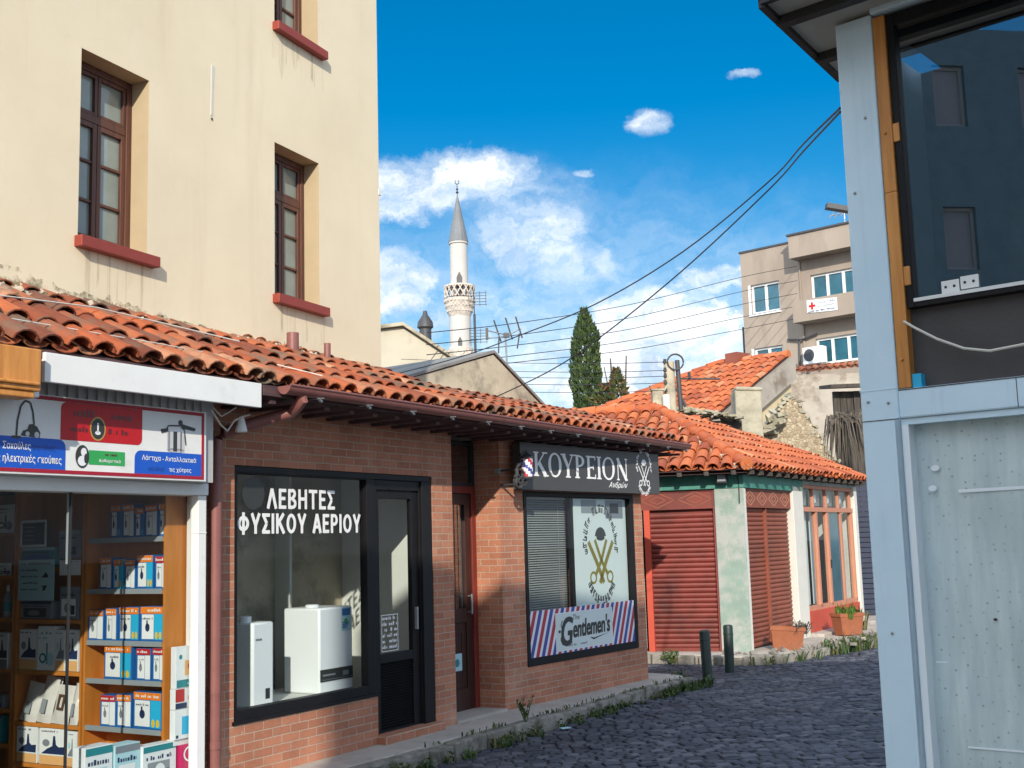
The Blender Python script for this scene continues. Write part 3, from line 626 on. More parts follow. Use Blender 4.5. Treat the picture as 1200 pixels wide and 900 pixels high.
s_ = MB(ROW); s_.box(-5.2, -2.25, -0.27, -0.17, 2.285, 2.95, 0)
for k in range(38): s_.box(-5.15 + k * 0.075, -5.11 + k * 0.075, -0.285, -0.27, 2.76, 2.95, 0)
s_.build('corrugated_panel', 'grey_metal', shop)
s_ = MB(ROW); s_.box(-3.86, -2.03, -0.525, -0.49, 2.815, 2.990); s_.build('fascia_board', 'white', shop, bevel=0.004)
s_ = MB(ROW)
s_.box(-9.0, -3.94, -0.60, -0.44, 2.74, 2.985, 0); s_.box(-9.0, -3.96, -0.62, -0.60, 2.77, 2.79, 0); s_.box(-9.0, -3.97, -0.585, -0.44, 2.70, 2.74, 0)
s_.build('wooden_lintel', 'pine', shop, bevel=0.008)
s_ = MB(ROW); s_.xbox(ROW.inverted() @ ROW @ Matrix.Translation((-3.90, -0.42, 2.75)) , 0.10, 0.10, 0.05); s_.build('bracket', 'white', shop, bevel=0.006)
# one tiled roof slope, built in two runs: each shop keeps its own
def eave(u): return Vector((u, -0.50, 3.005 + 0.012 * math.sin(u * 1.3) + 0.004 * math.sin(u * 5)))
def top(u):
    if u > 1.45: return Vector((u, 0.95, 3.475))
    k = (1.41 - u) * math.sin(R(5.7)); return Vector((u, 1.0 - min(k, 0.75), 3.565))
def roof_run(u0, u1, seed, parent, matn, pitch=0.192):
    r = random.Random(seed); cols = []; u = u0
    while u < u1:
        A, B = eave(u), top(u)
        if u <= 1.45: B = B + (B - A).normalized() * 0.1
        cols.append((A, B, (B - A).cross(Vector((-1, 0, 0))).normalized())); u += pitch
    mb = MB(ROW); columns_of_tiles(mb, cols, (1, 0, 0), pitch, r, 0.36)
    ro = mb.build('roof', matn, parent)
    su = MB(ROW); n = 24
    us = [u0 - 0.08 + (u1 - u0 + 0.08) * i / n for i in range(n + 1)]
    for a, b in zip(us[:-1], us[1:]):
        if a < 1.43 < b: b2 = 1.43
        for dz, flip in ((-0.012, 0), (-0.06, 1)):
            q = [eave(a), eave(b), top(b), top(a)]; q = [p + Vector((0, 0, dz)) for p in q]
            su.poly(q[::-1] if flip else q)
        e0, e1 = eave(a), eave(b); su.quad(e0 + Vector((0, 0, -0.06)), e1 + Vector((0, 0, -0.06)), e1 + Vector((0, 0, -0.012)), e0 + Vector((0, 0, -0.012)))
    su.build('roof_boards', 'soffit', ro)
    return ro
ro1 = roof_run(-9.0, -1.98, 11, shop, 'tile_old')
mr_ = MB(ROW); r = random.Random(4)
for k in range(620):
    u = r.uniform(-5.2, 1.4) ; p = top(u); s0 = r.uniform(0.012, 0.045); out_ = abs(r.gauss(0, 0.10))
    mr_.xbox(Matrix.Translation((u, p.y - 0.01 - out_, p.z + 0.045 + r.uniform(-0.02, 0.02) - out_ * 0.5)) @ Matrix.Rotation(r.uniform(0, 6), 4, Vector((r.random(), r.random(), r.random())).normalized()), s0 * 1.8, s0, s0 * 0.8, r.choice((0, 0, 1)))
mr_.build('mortar_flashing', ['mortar', 'moss'], ro1)['kind'] = 'stuff'
for k in range(2):
    pp = MB(ROW); u, hh = ((-0.34, 0.235), (0.24, 0.225))[k]; yb = 0.66 if k == 0 else 0.74
    pp.tube([(u, yb, 3.42), (u, yb, 3.50 + hh)], 0.055 if k == 0 else 0.032, 10)
    po = pp.build('pipe_stub', 'gutter', base=tr(ROW, u, yb, 3.42), smooth=True)
    tag(po, ('short thick brown pipe stub standing on the tiles under the cream wall', 'short thin brown pipe stub standing on the tiles near the cream corner')[k], 'pipe', 'pipe stubs on the shop roof')
for k, (pts, r0, lb) in enumerate([([(-5.2, -0.15, 3.32), (-4.2, -0.10, 3.36), (-3.6, 0.05, 3.43), (-2.9, 0.20, 3.50), (-2.2, 0.28, 3.50), (-1.5, 0.2, 3.45)], 0.0055, 'white cable lying along the upper tiles under the cream wall'),
                              ([(-5.2, -0.42, 3.17), (-4.3, -0.36, 3.19), (-3.6, -0.32, 3.20), (-2.8, -0.28, 3.21), (-2.1, -0.20, 3.22), (-1.6, -0.05, 3.27), (-1.3, -0.48, 3.13)], 0.0045, 'thin white cable sagging over the lower tiles beside the gutter end')]):
    c_ = MB(ROW); c_.tube(pts, r0, 6); tag(c_.build('roof_cable', 'cable_white', base=tr(ROW, *pts[0]), smooth=True), lb, 'cable', 'white cables on the shop roof')

# ------------------------------------------------------------------ shop sign with pots and vacuum
sg = thing('shop_sign', 'white shop sign with red, blue and green panels, a vacuum cleaner and a pressure cooker', 'sign', tr(ROW, -3.6, -0.30, 2.285))
b_ = MB(ROW); b_.box(-5.2, -2.345, -0.30, -0.275, 2.287, 2.775, 0); b_.build('panel', 'white', sg, bevel=0.004)
b_ = MB(ROW); y0 = -0.3035
b_.frame_rect(-5.19, -2.37, 2.30, 2.765, 0.022, y0, -0.3005, 0); b_.build('border', 'b_pink' if 0 else 's_crimson', sg)
def rrect(mb, x0, x1, z0, z1, r0, y, m, corners=(1, 1, 1, 1)):
    pts = []
    for (cx_, cz_, a, on) in ((x1 - r0, z1 - r0, 0, corners[0]), (x0 + r0, z1 - r0, 90, corners[1]), (x0 + r0, z0 + r0, 180, corners[2]), (x1 - r0, z0 + r0, 270, corners[3])):
        if on: pts += [(cx_ + r0 * math.cos(R(a + k * 18)), y, cz_ + r0 * math.sin(R(a + k * 18))) for k in range(6)]
        else: pts.append((cx_ + (r0 if a in (0, 270) else -r0), y, cz_ + (r0 if a in (0, 90) else -r0)))
    mb.poly(pts[::-1], m)
b_ = MB(ROW)
rrect(b_, -3.565, -2.925, 2.508, 2.742, 0.04, -0.3020, 0, (0, 1, 0, 1)); b_.build('red_panel', 's_red', sg)
b_ = MB(ROW); rrect(b_, -5.15, -3.525, 2.323, 2.508, 0.05, -0.3020, 0, (1, 0, 0, 0)); rrect(b_, -2.985, -2.393, 2.323, 2.475, 0.05, -0.3020, 0, (0, 1, 0, 0)); b_.build('blue_panel', 's_blue', sg)
b_ = MB(ROW); b_.rect(-3.35, -3.065, 2.365, 2.455, -0.3020); b_.build('green_panel', 's_green', sg)
b_ = MB(ROW); yl = -0.3040
b_.text('Σακούλες', -3.965, 2.425, -3.775, 2.478, yl, 0, 0.01); b_.text('ς ηλεκτρικές σκούπες', -4.00, 2.345, -3.555, 2.405, yl, 0, 0.01)
b_.text('για όλες τις', -4.6, 2.345, -4.06, 2.405, yl, 0, 0.01)
b_.text('Λάστιχα - Ανταλλακτικά', -2.925, 2.405, -2.445, 2.448, yl, 0, 0.01); b_.text('τις χύτρες', -2.69, 2.338, -2.49, 2.375, yl, 0, 0.01)
b_.text('Καθαριστικά', -3.27, 2.378, -3.10, 2.404, yl, 0, 0.01)
b_.text('για όλες', -2.87, 2.338, -2.73, 2.375, yl, 2, 0.0)
b_.text('για όλες', -3.765, 2.425, -3.60, 2.47, yl, 2, 0.0)
b_.scribble(-3.47, -3.29, 2.66, 0.045, yl, 1, 3); b_.scribble(-3.24, -3.01, 2.66, 0.045, yl, 1, 4); b_.scribble(-3.49, -3.36, 2.565, 0.035, yl, 1, 5); b_.scribble(-3.20, -3.04, 2.565, 0.035, yl, 1, 6)
b_.scribble(-3.25, -3.13, 2.425, 0.018, yl, 1, 7); b_.rect(-3.27, -3.255, 2.682, 2.688, yl, 1)
b_.build('lettering', ['letter', 's_darkred', 's_navytext'], sg)
b_ = MB(ROW)
b_.disc(-3.285, 2.592, 0.062, 0.076, -0.3030, 0); b_.disc(-3.285, 2.592, 0.052, 0.066, -0.3034, 1); b_.disc(-3.285, 2.566, 0.022, 0.012, -0.3038, 2)
b_.stroke([(-3.285, 2.57), (-3.285, 2.63)], 0.012, -0.3038, 2)
b_.disc(-3.40, 2.412, 0.052, 0.072, -0.3030, 1); b_.disc(-3.39, 2.44, 0.022, 0.026, -0.3034, 2); b_.disc(-3.40, 2.385, 0.034, 0.032, -0.3034, 2); b_.disc(-3.375, 2.40, 0.012, 0.03, -0.3038, 1)
b_.build('emblem', ['s_gold', 'ink', 'st_white'], sg)
b_ = MB(ROW)   # vacuum cleaner picture: hose loop, body, floor head
b_.stroke([(-3.875, 2.505), (-3.87, 2.60), (-3.85, 2.69), (-3.82, 2.725), (-3.785, 2.715), (-3.765, 2.66), (-3.755, 2.585)], 0.012, -0.3034, 0)
b_.prism([(-3.845, 2.515), (-3.715, 2.508), (-3.71, 2.54), (-3.735, 2.575), (-3.765, 2.588), (-3.79, 2.585), (-3.80, 2.555), (-3.83, 2.545)], -0.3036, -0.3026, 0)
b_.disc(-3.735, 2.525, 0.017, 0.019, -0.3040, 1); b_.disc(-3.80, 2.527, 0.014, 0.015, -0.3040, 1); b_.rect(-3.905, -3.845, 2.497, 2.512, -0.3036, 0)
b_.build('vacuum_picture', ['ink', 's_silver'], sg)
b_ = MB(ROW)   # pressure cooker picture
b_.rect(-2.71, -2.555, 2.49, 2.625, -0.3034, 0); b_.disc(-2.6325, 2.49, 0.0775, 0.014, -0.3034, 0); b_.disc(-2.6325, 2.625, 0.0775, 0.016, -0.3036, 1)
b_.rect(-2.655, -2.62, 2.482, 2.618, -0.3038, 2); b_.rect(-2.70, -2.685, 2.482, 2.618, -0.3038, 3); b_.rect(-2.59, -2.58, 2.482, 2.618, -0.3038, 2)
b_.prism([(-2.76, 2.60), (-2.70, 2.615), (-2.70, 2.638), (-2.765, 2.628)], -0.3038, -0.3030, 2); b_.stroke([(-2.72, 2.62), (-2.70, 2.655), (-2.58, 2.662), (-2.555, 2.63), (-2.54, 2.53)], 0.010, -0.3040, 2)
b_.prism([(-2.585, 2.645), (-2.46, 2.632), (-2.45, 2.652), (-2.58, 2.675)], -0.3042, -0.3030, 2); b_.disc(-2.59, 2.683, 0.018, 0.018, -0.3042, 2)
b_.build('cooker_picture', ['s_silver', 'st_white', 'ink', 'b_grey'], sg)

# ------------------------------------------------------------------ shelving and goods in the appliance shop
def shelf_unit(name, label, y_a, y_b, zs, back=True):
    t = thing(name, label, 'shelves', tr(ROW, -2.3, y_a, 0.13), 'orange shelf units in the shop window')
    q = MB(ROW); q.box(-2.41, -2.20, y_a, y_a + 0.02, 0.14, 2.30); q.build('side_panel', 'orange_wood', t)
    q = MB(ROW); q.box(-2.41, -2.20, y_b - 0.02, y_b, 0.14, 2.30); q.build('side_panel', 'orange_wood', t)
    q = MB(ROW); q.box(-2.21, -2.198, y_a + 0.02, y_b - 0.02, 0.14, 2.30); q.build('back_panel', 'orange_wood', t)
    for z in zs:
        q = MB(ROW); q.box(-2.405, -2.21, y_a + 0.02, y_b - 0.02, z - 0.02, z, 0); q.box(-2.4075, -2.405, y_a + 0.02, y_b - 0.02, z - 0.026, z + 0.004, 1)
        q.build('shelf', ['orange_wood', 'orange_wood'], t, bevel=0.0)
    return t
ZA = [1.91, 1.545, 1.18, 0.91, 0.58, 0.30]
shelf_unit('shelf_unit', 'lit orange shelf unit nearest the white post, stacked with vacuum bag boxes', 0.02, 0.85, ZA)
shelf_unit('shelf_unit', 'orange shelf unit in the middle, holding vacuum picture boxes and clear bags', 0.87, 1.63, [1.33, 0.955, 0.575, 0.28])
shelf_unit('shelf_unit', 'dim orange shelf unit at the far inner end of the shop window', 1.65, 2.6, [1.66, 1.34, 0.955, 0.66, 0.40])

def goods(name, label, cat, a0, a1, z, h, d, cols, group, tilt=0.0, xf=-2.40, art=0, seed=0):
    """a carton on the shelf: a0, a1 its extent along the shelf (towards the street), cols = side, front, band, picture, accent"""
    r = random.Random(seed); w = a1 - a0; ym = 0.02 - (a0 + a1) / 2
    fr = ROW @ Matrix.Translation((xf, ym, z)) @ Matrix.Rotation(R(-90 + tilt), 4, 'Z')     # local x towards the street, local y into the shelf
    t = thing(name, label, cat, fr, group)
    q = MB(fr); q.box(-w / 2, w / 2, 0, d, 0.001, h, 0); q.build('carton', [cols[0]], t, bevel=0.003)
    q = MB(fr); e = -0.0016
    if art == 0:      # bag box: coloured top band, white panel left, coloured panel right
        q.rect(-w / 2 + 0.004, w / 2 - 0.004, h * 0.80, h - 0.003, e, 2)
        q.rect(-w / 2 + 0.018, w * 0.10, h * 0.10, h * 0.78, e, 1); q.rect(w * 0.12, w / 2 - 0.004, h * 0.08, h * 0.79, e, 4)
        q.disc(-w * 0.17, h * 0.42, w * 0.10, h * 0.12, e - 0.001, 3, 10); q.rect(-w * 0.22, -w * 0.16, h * 0.44, h * 0.62, e - 0.001, 3)
        for k in range(2): q.disc(w * (0.22 + 0.16 * k), h * 0.2, w * 0.06, h * 0.11, e - 0.001, 5, 8)
        q.scribble(-w * 0.40, w * 0.05, h * 0.64, h * 0.06, e - 0.001, 3, seed); q.scribble(-w * 0.42, w * 0.4, h * 0.86, h * 0.08, e - 0.001, 1, seed + 1)
    elif art == 1:    # white box with a dark vacuum silhouette and an orange foot
        q.rect(-w / 2 + 0.004, w / 2 - 0.004, 0.004, h * 0.26, e, 2); q.rect(-w / 2 + 0.004, w / 2 - 0.004, h * 0.27, h * 0.99, e, 1)
        q.prism([(-w * 0.42, h * 0.30), (w * 0.45, h * 0.30), (w * 0.46, h * 0.52), (w * 0.24, h * 0.50), (w * 0.14, h * 0.56), (w * 0.10, h * 0.80), (w * 0.03, h * 0.80), (w * 0.0, h * 0.52), (-w * 0.2, h * 0.44)], e - 0.001, e, 3)
        q.disc(-w * 0.24, h * 0.60, w * 0.14, h * 0.10, e - 0.001, 4, 12); q.scribble(-w * 0.42, w * 0.2, h * 0.9, h * 0.05, e - 0.001, 3, seed)
    elif art == 2:    # white box with a teal picture
        q.rect(-w / 2 + 0.004, w / 2 - 0.004, 0.004, h * 0.99, e, 1)
        q.disc(-w * 0.18, h * 0.28, w * 0.2, h * 0.12, e - 0.001, 3, 14); q.disc(-w * 0.18, h * 0.28, w * 0.12, h * 0.07, e - 0.0015, 1, 14); q.stroke([(w * 0.05, h * 0.15), (w * 0.05, h * 0.62)], w * 0.08, e - 0.001, 3)
        q.disc(w * 0.24, h * 0.26, w * 0.2, h * 0.16, e - 0.001, 4, 14); q.scribble(-w * 0.40, w * 0.3, h * 0.82, h * 0.06, e - 0.001, 3, seed); q.scribble(-w * 0.40, w * 0.1, h * 0.72, h * 0.04, e - 0.001, 3, seed + 2)
    elif art == 3:    # pale carton: header band, picture block, small marks
        q.rect(-w / 2 + 0.004, w / 2 - 0.004, h * 0.86, h * 0.99, e, 2); q.rect(-w * 0.40, w * 0.34, h * 0.10, h * 0.62, e, 4); q.disc(-w * 0.05, h * 0.34, w * 0.2, h * 0.16, e - 0.001, 1, 12); q.rect(w * 0.1, w * 0.3, h * 0.14, h * 0.42, e - 0.001, 3)
        q.scribble(-w * 0.42, w * 0.3, h * 0.70, h * 0.09, e - 0.001, 3, seed)
    q.build('printed_front', [cols[0], cols[1], cols[2], cols[3], cols[4], cols[5] if len(cols) > 5 else cols[2]], t)
    return t
BAGC = [('b_blue', 'b_white', 'b_orange', 'b_navy', 'b_cyan', 'b_yellow'), ('b_blue', 'b_white', 'b_orange', 'b_grey', 'b_white', 'b_white'), ('b_blue', 'b_white', 'b_orange', 'b_navy', 'b_blue', 'b_cyan'), ('b_cyan', 'b_white', 'b_orange', 'b_navy', 'b_cyan', 'b_yellow'), ('b_blue', 'b_white', 'b_red', 'b_grey', 'b_white', 'b_white')]
look = ['with cyan panel', 'with plain white front', 'with dark blue panel', 'in bright cyan', 'with red top']
ordn = ['first', 'second', 'third', 'fourth', 'fifth', 'sixth']
rows = [('top', 1.91, [(-0.59, -0.47, 2, .25), (-0.46, -0.34, 1, .25), (-0.33, -0.24, 2, .22), (-0.23, -0.10, 1, .235), (-0.09, -0.005, 2, .24)]),
        ('second', 1.545, [(-0.70, -0.56, 1, .235), (-0.55, -0.45, 3, .22), (-0.43, -0.32, 1, .215), (-0.305, -0.14, 0, .245), (-0.12, -0.005, 4, .235)]),
        ('third', 1.18, [(-0.81, -0.64, 1, .225), (-0.625, -0.50, 1, .235), (-0.485, -0.27, 0, .245), (-0.255, -0.04, 0, .25)]),
        ('fourth', 0.91, [(-0.64, -0.335, 0, .245), (-0.30, -0.15, 4, .23), (-0.14, -0.01, 4, .235)]),
        ('fifth', 0.58, [(-0.66, -0.50, 4, .225), (-0.49, -0.345, 1, .235), (-0.33, -0.03, 0, .26)])]
sd = 0
for rn, z, items in rows:
    for k, (a0, a1, c, h) in enumerate(items):
        sd += 1
        goods('vacuum_bag_box', f'blue and orange box {look[c]}, {ordn[k]} from left on the {rn} lit shelf', 'box', a0, a1, z + 0.002, h, 0.10, BAGC[c], 'vacuum bag boxes on the lit shelves', rnd.uniform(-4, 4), -2.395, 0, sd)
for rn, z, items in rows:
    q = MB(ROW); q.box(-2.4105, -2.4085, 0.05, 0.82, z - 0.024, z + 0.012)
    tag(q.build('price_strip', 'b_price', base=tr(ROW, -2.41, 0.4, z)), f'grey price strip along the edge of the {rn} shelf of the lit unit', 'price strip', 'price strips on the lit shelves')
VAC = ('b_white', 'b_white', 'b_peach', 'b_navy', 'b_grey'); TEAL = ('b_white', 'b_white', 'b_white', 'b_teal', 'b_pale')
for a0, a1, z, h, c, art, lb in [(-1.56, -1.37, 0.957, .30, VAC, 1, 'white and orange vacuum box at the left of the middle unit, upper row'), (-1.35, -1.16, 0.957, .325, TEAL, 2, 'taller white box with teal drawing in the upper row of the middle unit'),
                                 (-1.15, -1.05, 0.957, .30, ('b_white', 'b_white', 'b_peach', 'b_grey', 'b_pale'), 1, 'narrow white box squeezed between teal box and dark vacuum box'), (-1.04, -0.90, 0.957, .30, VAC, 1, 'white box with dark vacuum picture at the right of the upper row'),
                                 (-1.57, -1.33, 0.282, .26, VAC, 1, 'white vacuum box at the left of the bottom row under the clear bags'), (-1.30, -1.02, 0.282, .26, VAC, 1, 'wider white vacuum box in the middle of the bottom row'), (-1.0, -0.90, 0.282, .25, ('b_white', 'b_white', 'b_peach', 'b_grey', 'b_pale'), 1, 'slim white box at the right end of the bottom row'),
                                 (-1.57, -1.18, 1.72, .15, ('b_teal', 'b_blue', 'b_pale', 'b_navy', 'b_blue'), 3, 'dark teal and blue carton above the pale price notice'), (-1.12, -0.90, 1.335, .24, ('b_grey', 'b_grey', 'b_grey', 'b_navy', 'b_white'), 3, 'dim grey carton low in the dark part of the middle unit'), (-1.57, -1.20, 1.335, .13, ('b_grey', 'b_grey', 'b_navy', 'ink', 'ink'), 3, 'dark grey carton half hidden behind the pale notice'),
                                 (-1.14, -0.90, 1.78, .21, ('b_grey', 'b_grey', 'b_price', 'b_navy', 'b_grey'), 3, 'dim grey pack above the small white card'),
                                 (-1.86, -1.68, 1.66, .10, ('b_navy', 'b_white', 'b_white', 'b_navy', 'b_grey'), 2, 'white framed dark box at the left edge of the view, on the second shelf'), (-1.88, -1.68, 1.99, .22, ('b_white', 'b_white', 'b_grey', 'ink', 'b_grey'), 2, 'dull white box high at the left edge of the view'), (-1.86, -1.70, 0.957, .27, ('b_white', 'b_white', 'b_grey', 'ink', 'b_grey'), 1, 'grey and white box at the left edge below the bottle'),
                                 (-1.85, -1.74, 0.66, .10, ('b_price', 'b_pale', 'b_grey', 'b_navy', 'b_grey'), 3, 'flat pale packet at the left edge of the view'), (-1.84, -1.76, 0.40, .2, ('b_teal', 'b_white', 'b_red', 'b_navy', 'b_red'), 3, 'slim green and red box at the left edge, lowest row')]:
    sd += 1; hang = z in (1.72, 1.78, 1.99)
    goods('appliance_box', lb, 'box', a0, a1, z + 0.002, h, 0.09, c, 'appliance boxes in the shop window', rnd.uniform(-3, 3), -2.40, art, sd)
q = MB(ROW); q.box(-2.40, -2.215, 0.885, 1.605, 1.695, 1.718); tag(q.build('wooden_ledge', 'orange_wood', base=tr(ROW, -2.3, 1.2, 1.7)), 'dim wooden ledge under the teal and blue carton', 'shelf')
q = MB(ROW); q.box(-2.40, -2.215, 1.68, 2.58, 1.965, 1.988); tag(q.build('wooden_ledge', 'orange_wood', base=tr(ROW, -2.3, 2.1, 1.97)), 'dim wooden ledge under the dull white box', 'shelf')
# clear bags
for k, (a0, a1, h, lb) in enumerate([(-1.55, -1.36, .29, 'clear plastic bag with grey print, leaning left of the silvery bag'), (-1.36, -1.20, .34, 'tall silvery clear bag in the middle of the bag row'), (-1.19, -1.00, .28, 'clear bag with a brown frame print'), (-0.99, -0.90, .30, 'narrow clear bag at the right end of the bag row')]):
    fr = ROW @ Matrix.Translation((-2.39, 0.02 - (a0 + a1) / 2, 0.578)) @ Matrix.Rotation(R(-90), 4, 'Z') @ Matrix.Rotation(R(-12), 4, 'X') @ Matrix.Rotation(R(8 - 3 * k), 4, 'Y')
    w = a1 - a0; t = thing('filter_bag', lb, 'bag', fr, 'clear bags on the middle shelves')
    q = MB(fr); r = random.Random(k); n = 6; vs = []; fs = []
    for i in range(n + 1):
        for j in range(n + 1):
            ed = (0 if i in (0, n) or j in (0, n) else 1)
            vs.append((-w / 2 + w * i / n, -0.022 * ed * math.sin(math.pi * i / n) * math.sin(math.pi * j / n) - r.uniform(0, 0.008), h * j / n))
    for i in range(n):
        for j in range(n): fs.append((i * (n + 1) + j, (i + 1) * (n + 1) + j, (i + 1) * (n + 1) + j + 1, i * (n + 1) + j + 1))
    o = len(vs); vs += [(v[0], 0.02, v[2]) for v in vs[:o]]; fs += [tuple(o + i for i in f[::-1]) for f in fs[:]]
    q.add(vs, fs); q.build('bag', 'plastic_bag', t, smooth=True)
    q = MB(fr)
    if k == 2: q.frame_rect(-0.035, 0.035, h * 0.35, h * 0.75, 0.018, -0.036, -0.034)
    else: q.rect(-w * 0.2, w * 0.15, h * 0.2, h * 0.5, -0.036)
    q.build('print', 'brownpic' if k == 2 else 'b_price', t)
# notices and cards hung in front of the middle unit
def card(name, lb, a0, a1, z0, z1, x, mats, rows_, pic):
    fr = ROW @ Matrix.Translation((x, 0.02 - (a0 + a1) / 2, z0)) @ Matrix.Rotation(R(-90), 4, 'Z'); w, h = a1 - a0, z1 - z0
    t = thing(name, lb, 'notice', fr); q = MB(fr); q.box(-w / 2, w / 2, 0, 0.004, 0, h, 0); q.build('sheet', mats[0], t)
    q = MB(fr)
    for k in range(rows_): q.scribble(-w * 0.42, w * (0.4 if k == 0 else 0.05), h * (0.88 - 0.78 * k / max(rows_, 1)), h * 0.045, -0.0015, 0, k + 1)
    if pic == 1:
        q.prism([(w * 0.15, h * 0.56), (w * 0.34, h * 0.56), (w * 0.34, h * 0.62), (w * 0.26, h * 0.69), (w * 0.22, h * 0.62)], -0.002, 0, 0); q.prism([(w * 0.14, h * 0.35), (w * 0.32, h * 0.38), (w * 0.3, h * 0.33), (w * 0.25, h * 0.24), (w * 0.19, h * 0.24), (w * 0.2, h * 0.33)], -0.002, 0, 0)
    if pic == 2: q.arc(0, h * 0.5, h * 0.14, h * 0.24, R(50), R(310), -0.002, 0, 10); q.disc(w * 0.02, h * 0.45, w * 0.05, h * 0.08, -0.002, 0, 8)
    if pic == 3: q.frame_rect(-w / 2, w / 2, 0, h, 0.018, -0.003, 0, 1)
    q.build('print', [mats[1], mats[2] if len(mats) > 2 else mats[1]], t); return t
card('price_notice', 'pale blue printed notice with two small product drawings', -1.56, -1.15, 1.475, 1.78, -2.43, ['b_pale', 'ink'], 5, 1)
card('white_card', 'small white card with a dark round mark beside the pale notice', -1.09, -0.86, 1.66, 1.77, -2.43, ['b_white', 'ink'], 1, 2)
card('framed_picture', 'white framed dark print standing above the teal carton', -1.56, -1.26, 1.875, 2.08, -2.42, ['ink', 'b_price', 'b_white'], 5, 3)
bt = thing('spray_bottle', 'white capped green bottle at the left edge of the shop window', 'bottle', tr(ROW, -2.36, 1.79, 1.342))
q = MB(tr(ROW, -2.36, 1.79, 1.342)); q.lathe([(0.032, 0), (0.036, 0.01), (0.036, 0.15), (0.02, 0.185), (0.012, 0.2)], (0, 0, 0), 14, 0); q.build('bottle_body', 'b_price', bt, smooth=True)
q = MB(tr(ROW, -2.36, 1.79, 1.342)); q.lathe([(0.013, 0.2), (0.013, 0.245), (0.008, 0.25)], (0, 0, 0), 10, 0); q.build('cap', 'b_white', bt, smooth=True)
q = MB(tr(ROW, -2.36, 1.79, 1.342)); q.lathe([(0.0372, 0.05), (0.0372, 0.12)], (0, 0, 0), 14, 0); q.build('label_band', 'b_teal', bt, smooth=True)
# stack by the post and the cartons on the window floor
def front_box(name, lb, x0, x1, z0, z1, yf, d, cols, art, seed, group, cat='box'):
    fr = tr(ROW, (x0 + x1) / 2, yf, z0); w, h = x1 - x0, z1 - z0; t = thing(name, lb, cat, fr, group)
    q = MB(fr); q.box(-w / 2, w / 2, 0, d, 0, h); q.build('carton', cols[0], t, bevel=0.003)
    q = MB(fr); e = -0.0016; r = random.Random(seed)
    if art == 'filter':
        q.rect(-w * .46, w * .46, h * .02, h * .2, e, 1); q.disc(-w * .3, h * .75, w * .07, h * .06, e, 1, 10); q.disc(w * .36, h * .8, w * .07, h * .06, e, 1, 10); q.rect(-w * .12, w * .42, h * .3, h * .66, e, 2); q.disc(w * .12, h * .52, w * .12, h * .09, e - .001, 3, 10); q.scribble(w * 0, w * .4, h * .07, h * .08, e - .001, 4, seed)
    elif art == 'pair':
        q.rect(-w * .48, -w * .1, h * .35, h * .98, e, 3); q.rect(-w * .48, w * .0, h * .03, h * .3, e, 5); q.disc(w * .2, h * .5, w * .14, h * .24, e, 3, 12); q.disc(w * .2, h * .55, w * .08, h * .13, e - .001, 4, 12)
    elif art == 'jug':
        q.rect(-w * .2, w * .1, h * .15, h * .75, e, 1); q.prism([(w * .18, h * .2), (w * .36, h * .2), (w * .44, h * .62), (w * .3, h * .75), (w * .16, h * .6)], e - .001, e, 1); q.rect(-w * .45, -w * .35, h * .05, h * .15, e, 5); q.rect(w * .1, w * .3, h * .06, h * .12, e, 5)
    elif art == 'oval':
        q.arc(0, h * .74, w * .26, w * .32, 0, 2 * math.pi, e, 4, 24, 0, None, 1.25); q.scribble(-w * .24, w * .26, h * .68, h * .12, e, 4, seed); q.scribble(-w * .36, w * .38, h * .30, h * .17, e, 4, seed + 3)
    else:
        q.rect(-w * .48, w * .48, h * .84, h * .98, e, 1); q.rect(-w * .36, w * .3, h * .08, h * .6, e, 2); q.disc(0, h * .36, w * .16, h * .2, e - .001, 4, 12); q.scribble(-w * .4, w * .35, h * .66, h * .1, e - .001, 5, seed); q.rect(w * .12, w * .28, h * .12, h * .4, e - .001, 5)
    q.build('printed_front', [cols[0], cols[1], cols[2], cols[3], 'b_white', 'b_navy'], t); return t
GB = 'packs beside the white post'
front_box('filter_pack', 'pale pack with jug picture at the bottom of the column by the post', -2.395, -2.18, 0.53, 0.73, -0.07, 0.05, ('b_white', 'b_cyan', 'b_pale', 'b_cyan'), 'jug', 1, GB)
front_box('filter_pack', 'white pack with a red picture in the middle of the column by the post', -2.395, -2.18, 0.732, 0.87, -0.07, 0.05, ('b_white', 'b_pale', 'b_white', 'b_red'), 'pair', 2, GB)
front_box('filter_pack', 'tall pale pack with orange picture on top of the column by the post', -2.39, -2.175, 0.872, 1.155, -0.07, 0.05, ('b_white', 'b_teal', 'b_peach', 'b_red'), 'filter', 3, GB)
front_box('magenta_pack', 'magenta pack with white oval at the foot of the post', -2.345, -2.175, 0.245, 0.49, -0.085, 0.05, ('b_pink', 'b_pink', 'b_pink', 'b_pink'), 'oval', 4, GB)
q = MB(ROW); q.box(-2.39, -2.185, -0.055, 0.01, 0.49, 0.53); tag(q.build('pack_ledge', 'b_white', base=tr(ROW, -2.28, -0.03, 0.49)), 'small white ledge under the column of packs by the post', 'ledge')
for k, (x0, x1, z1, yf, d, cc, lb) in enumerate([(-3.10, -2.88, 0.585, -0.02, .12, ('b_white', 'b_teal', 'b_pale', 'b_cyan'), 'pale cyan carton at the left of the window floor'), (-2.87, -2.66, 0.565, -0.03, .12, ('b_pale', 'b_grey', 'b_white', 'b_cyan'), 'grey and pale carton second on the window floor'),
                                                 (-2.655, -2.36, 0.525, -0.05, .10, ('b_white', 'b_teal', 'b_price', 'b_navy'), 'white carton with a blue lid band beside the magenta pack')]):
    front_box('kettle_box', lb, x0, x1, 0.245, z1, yf, d, cc, 'std', 10 + k, 'cartons on the window floor')
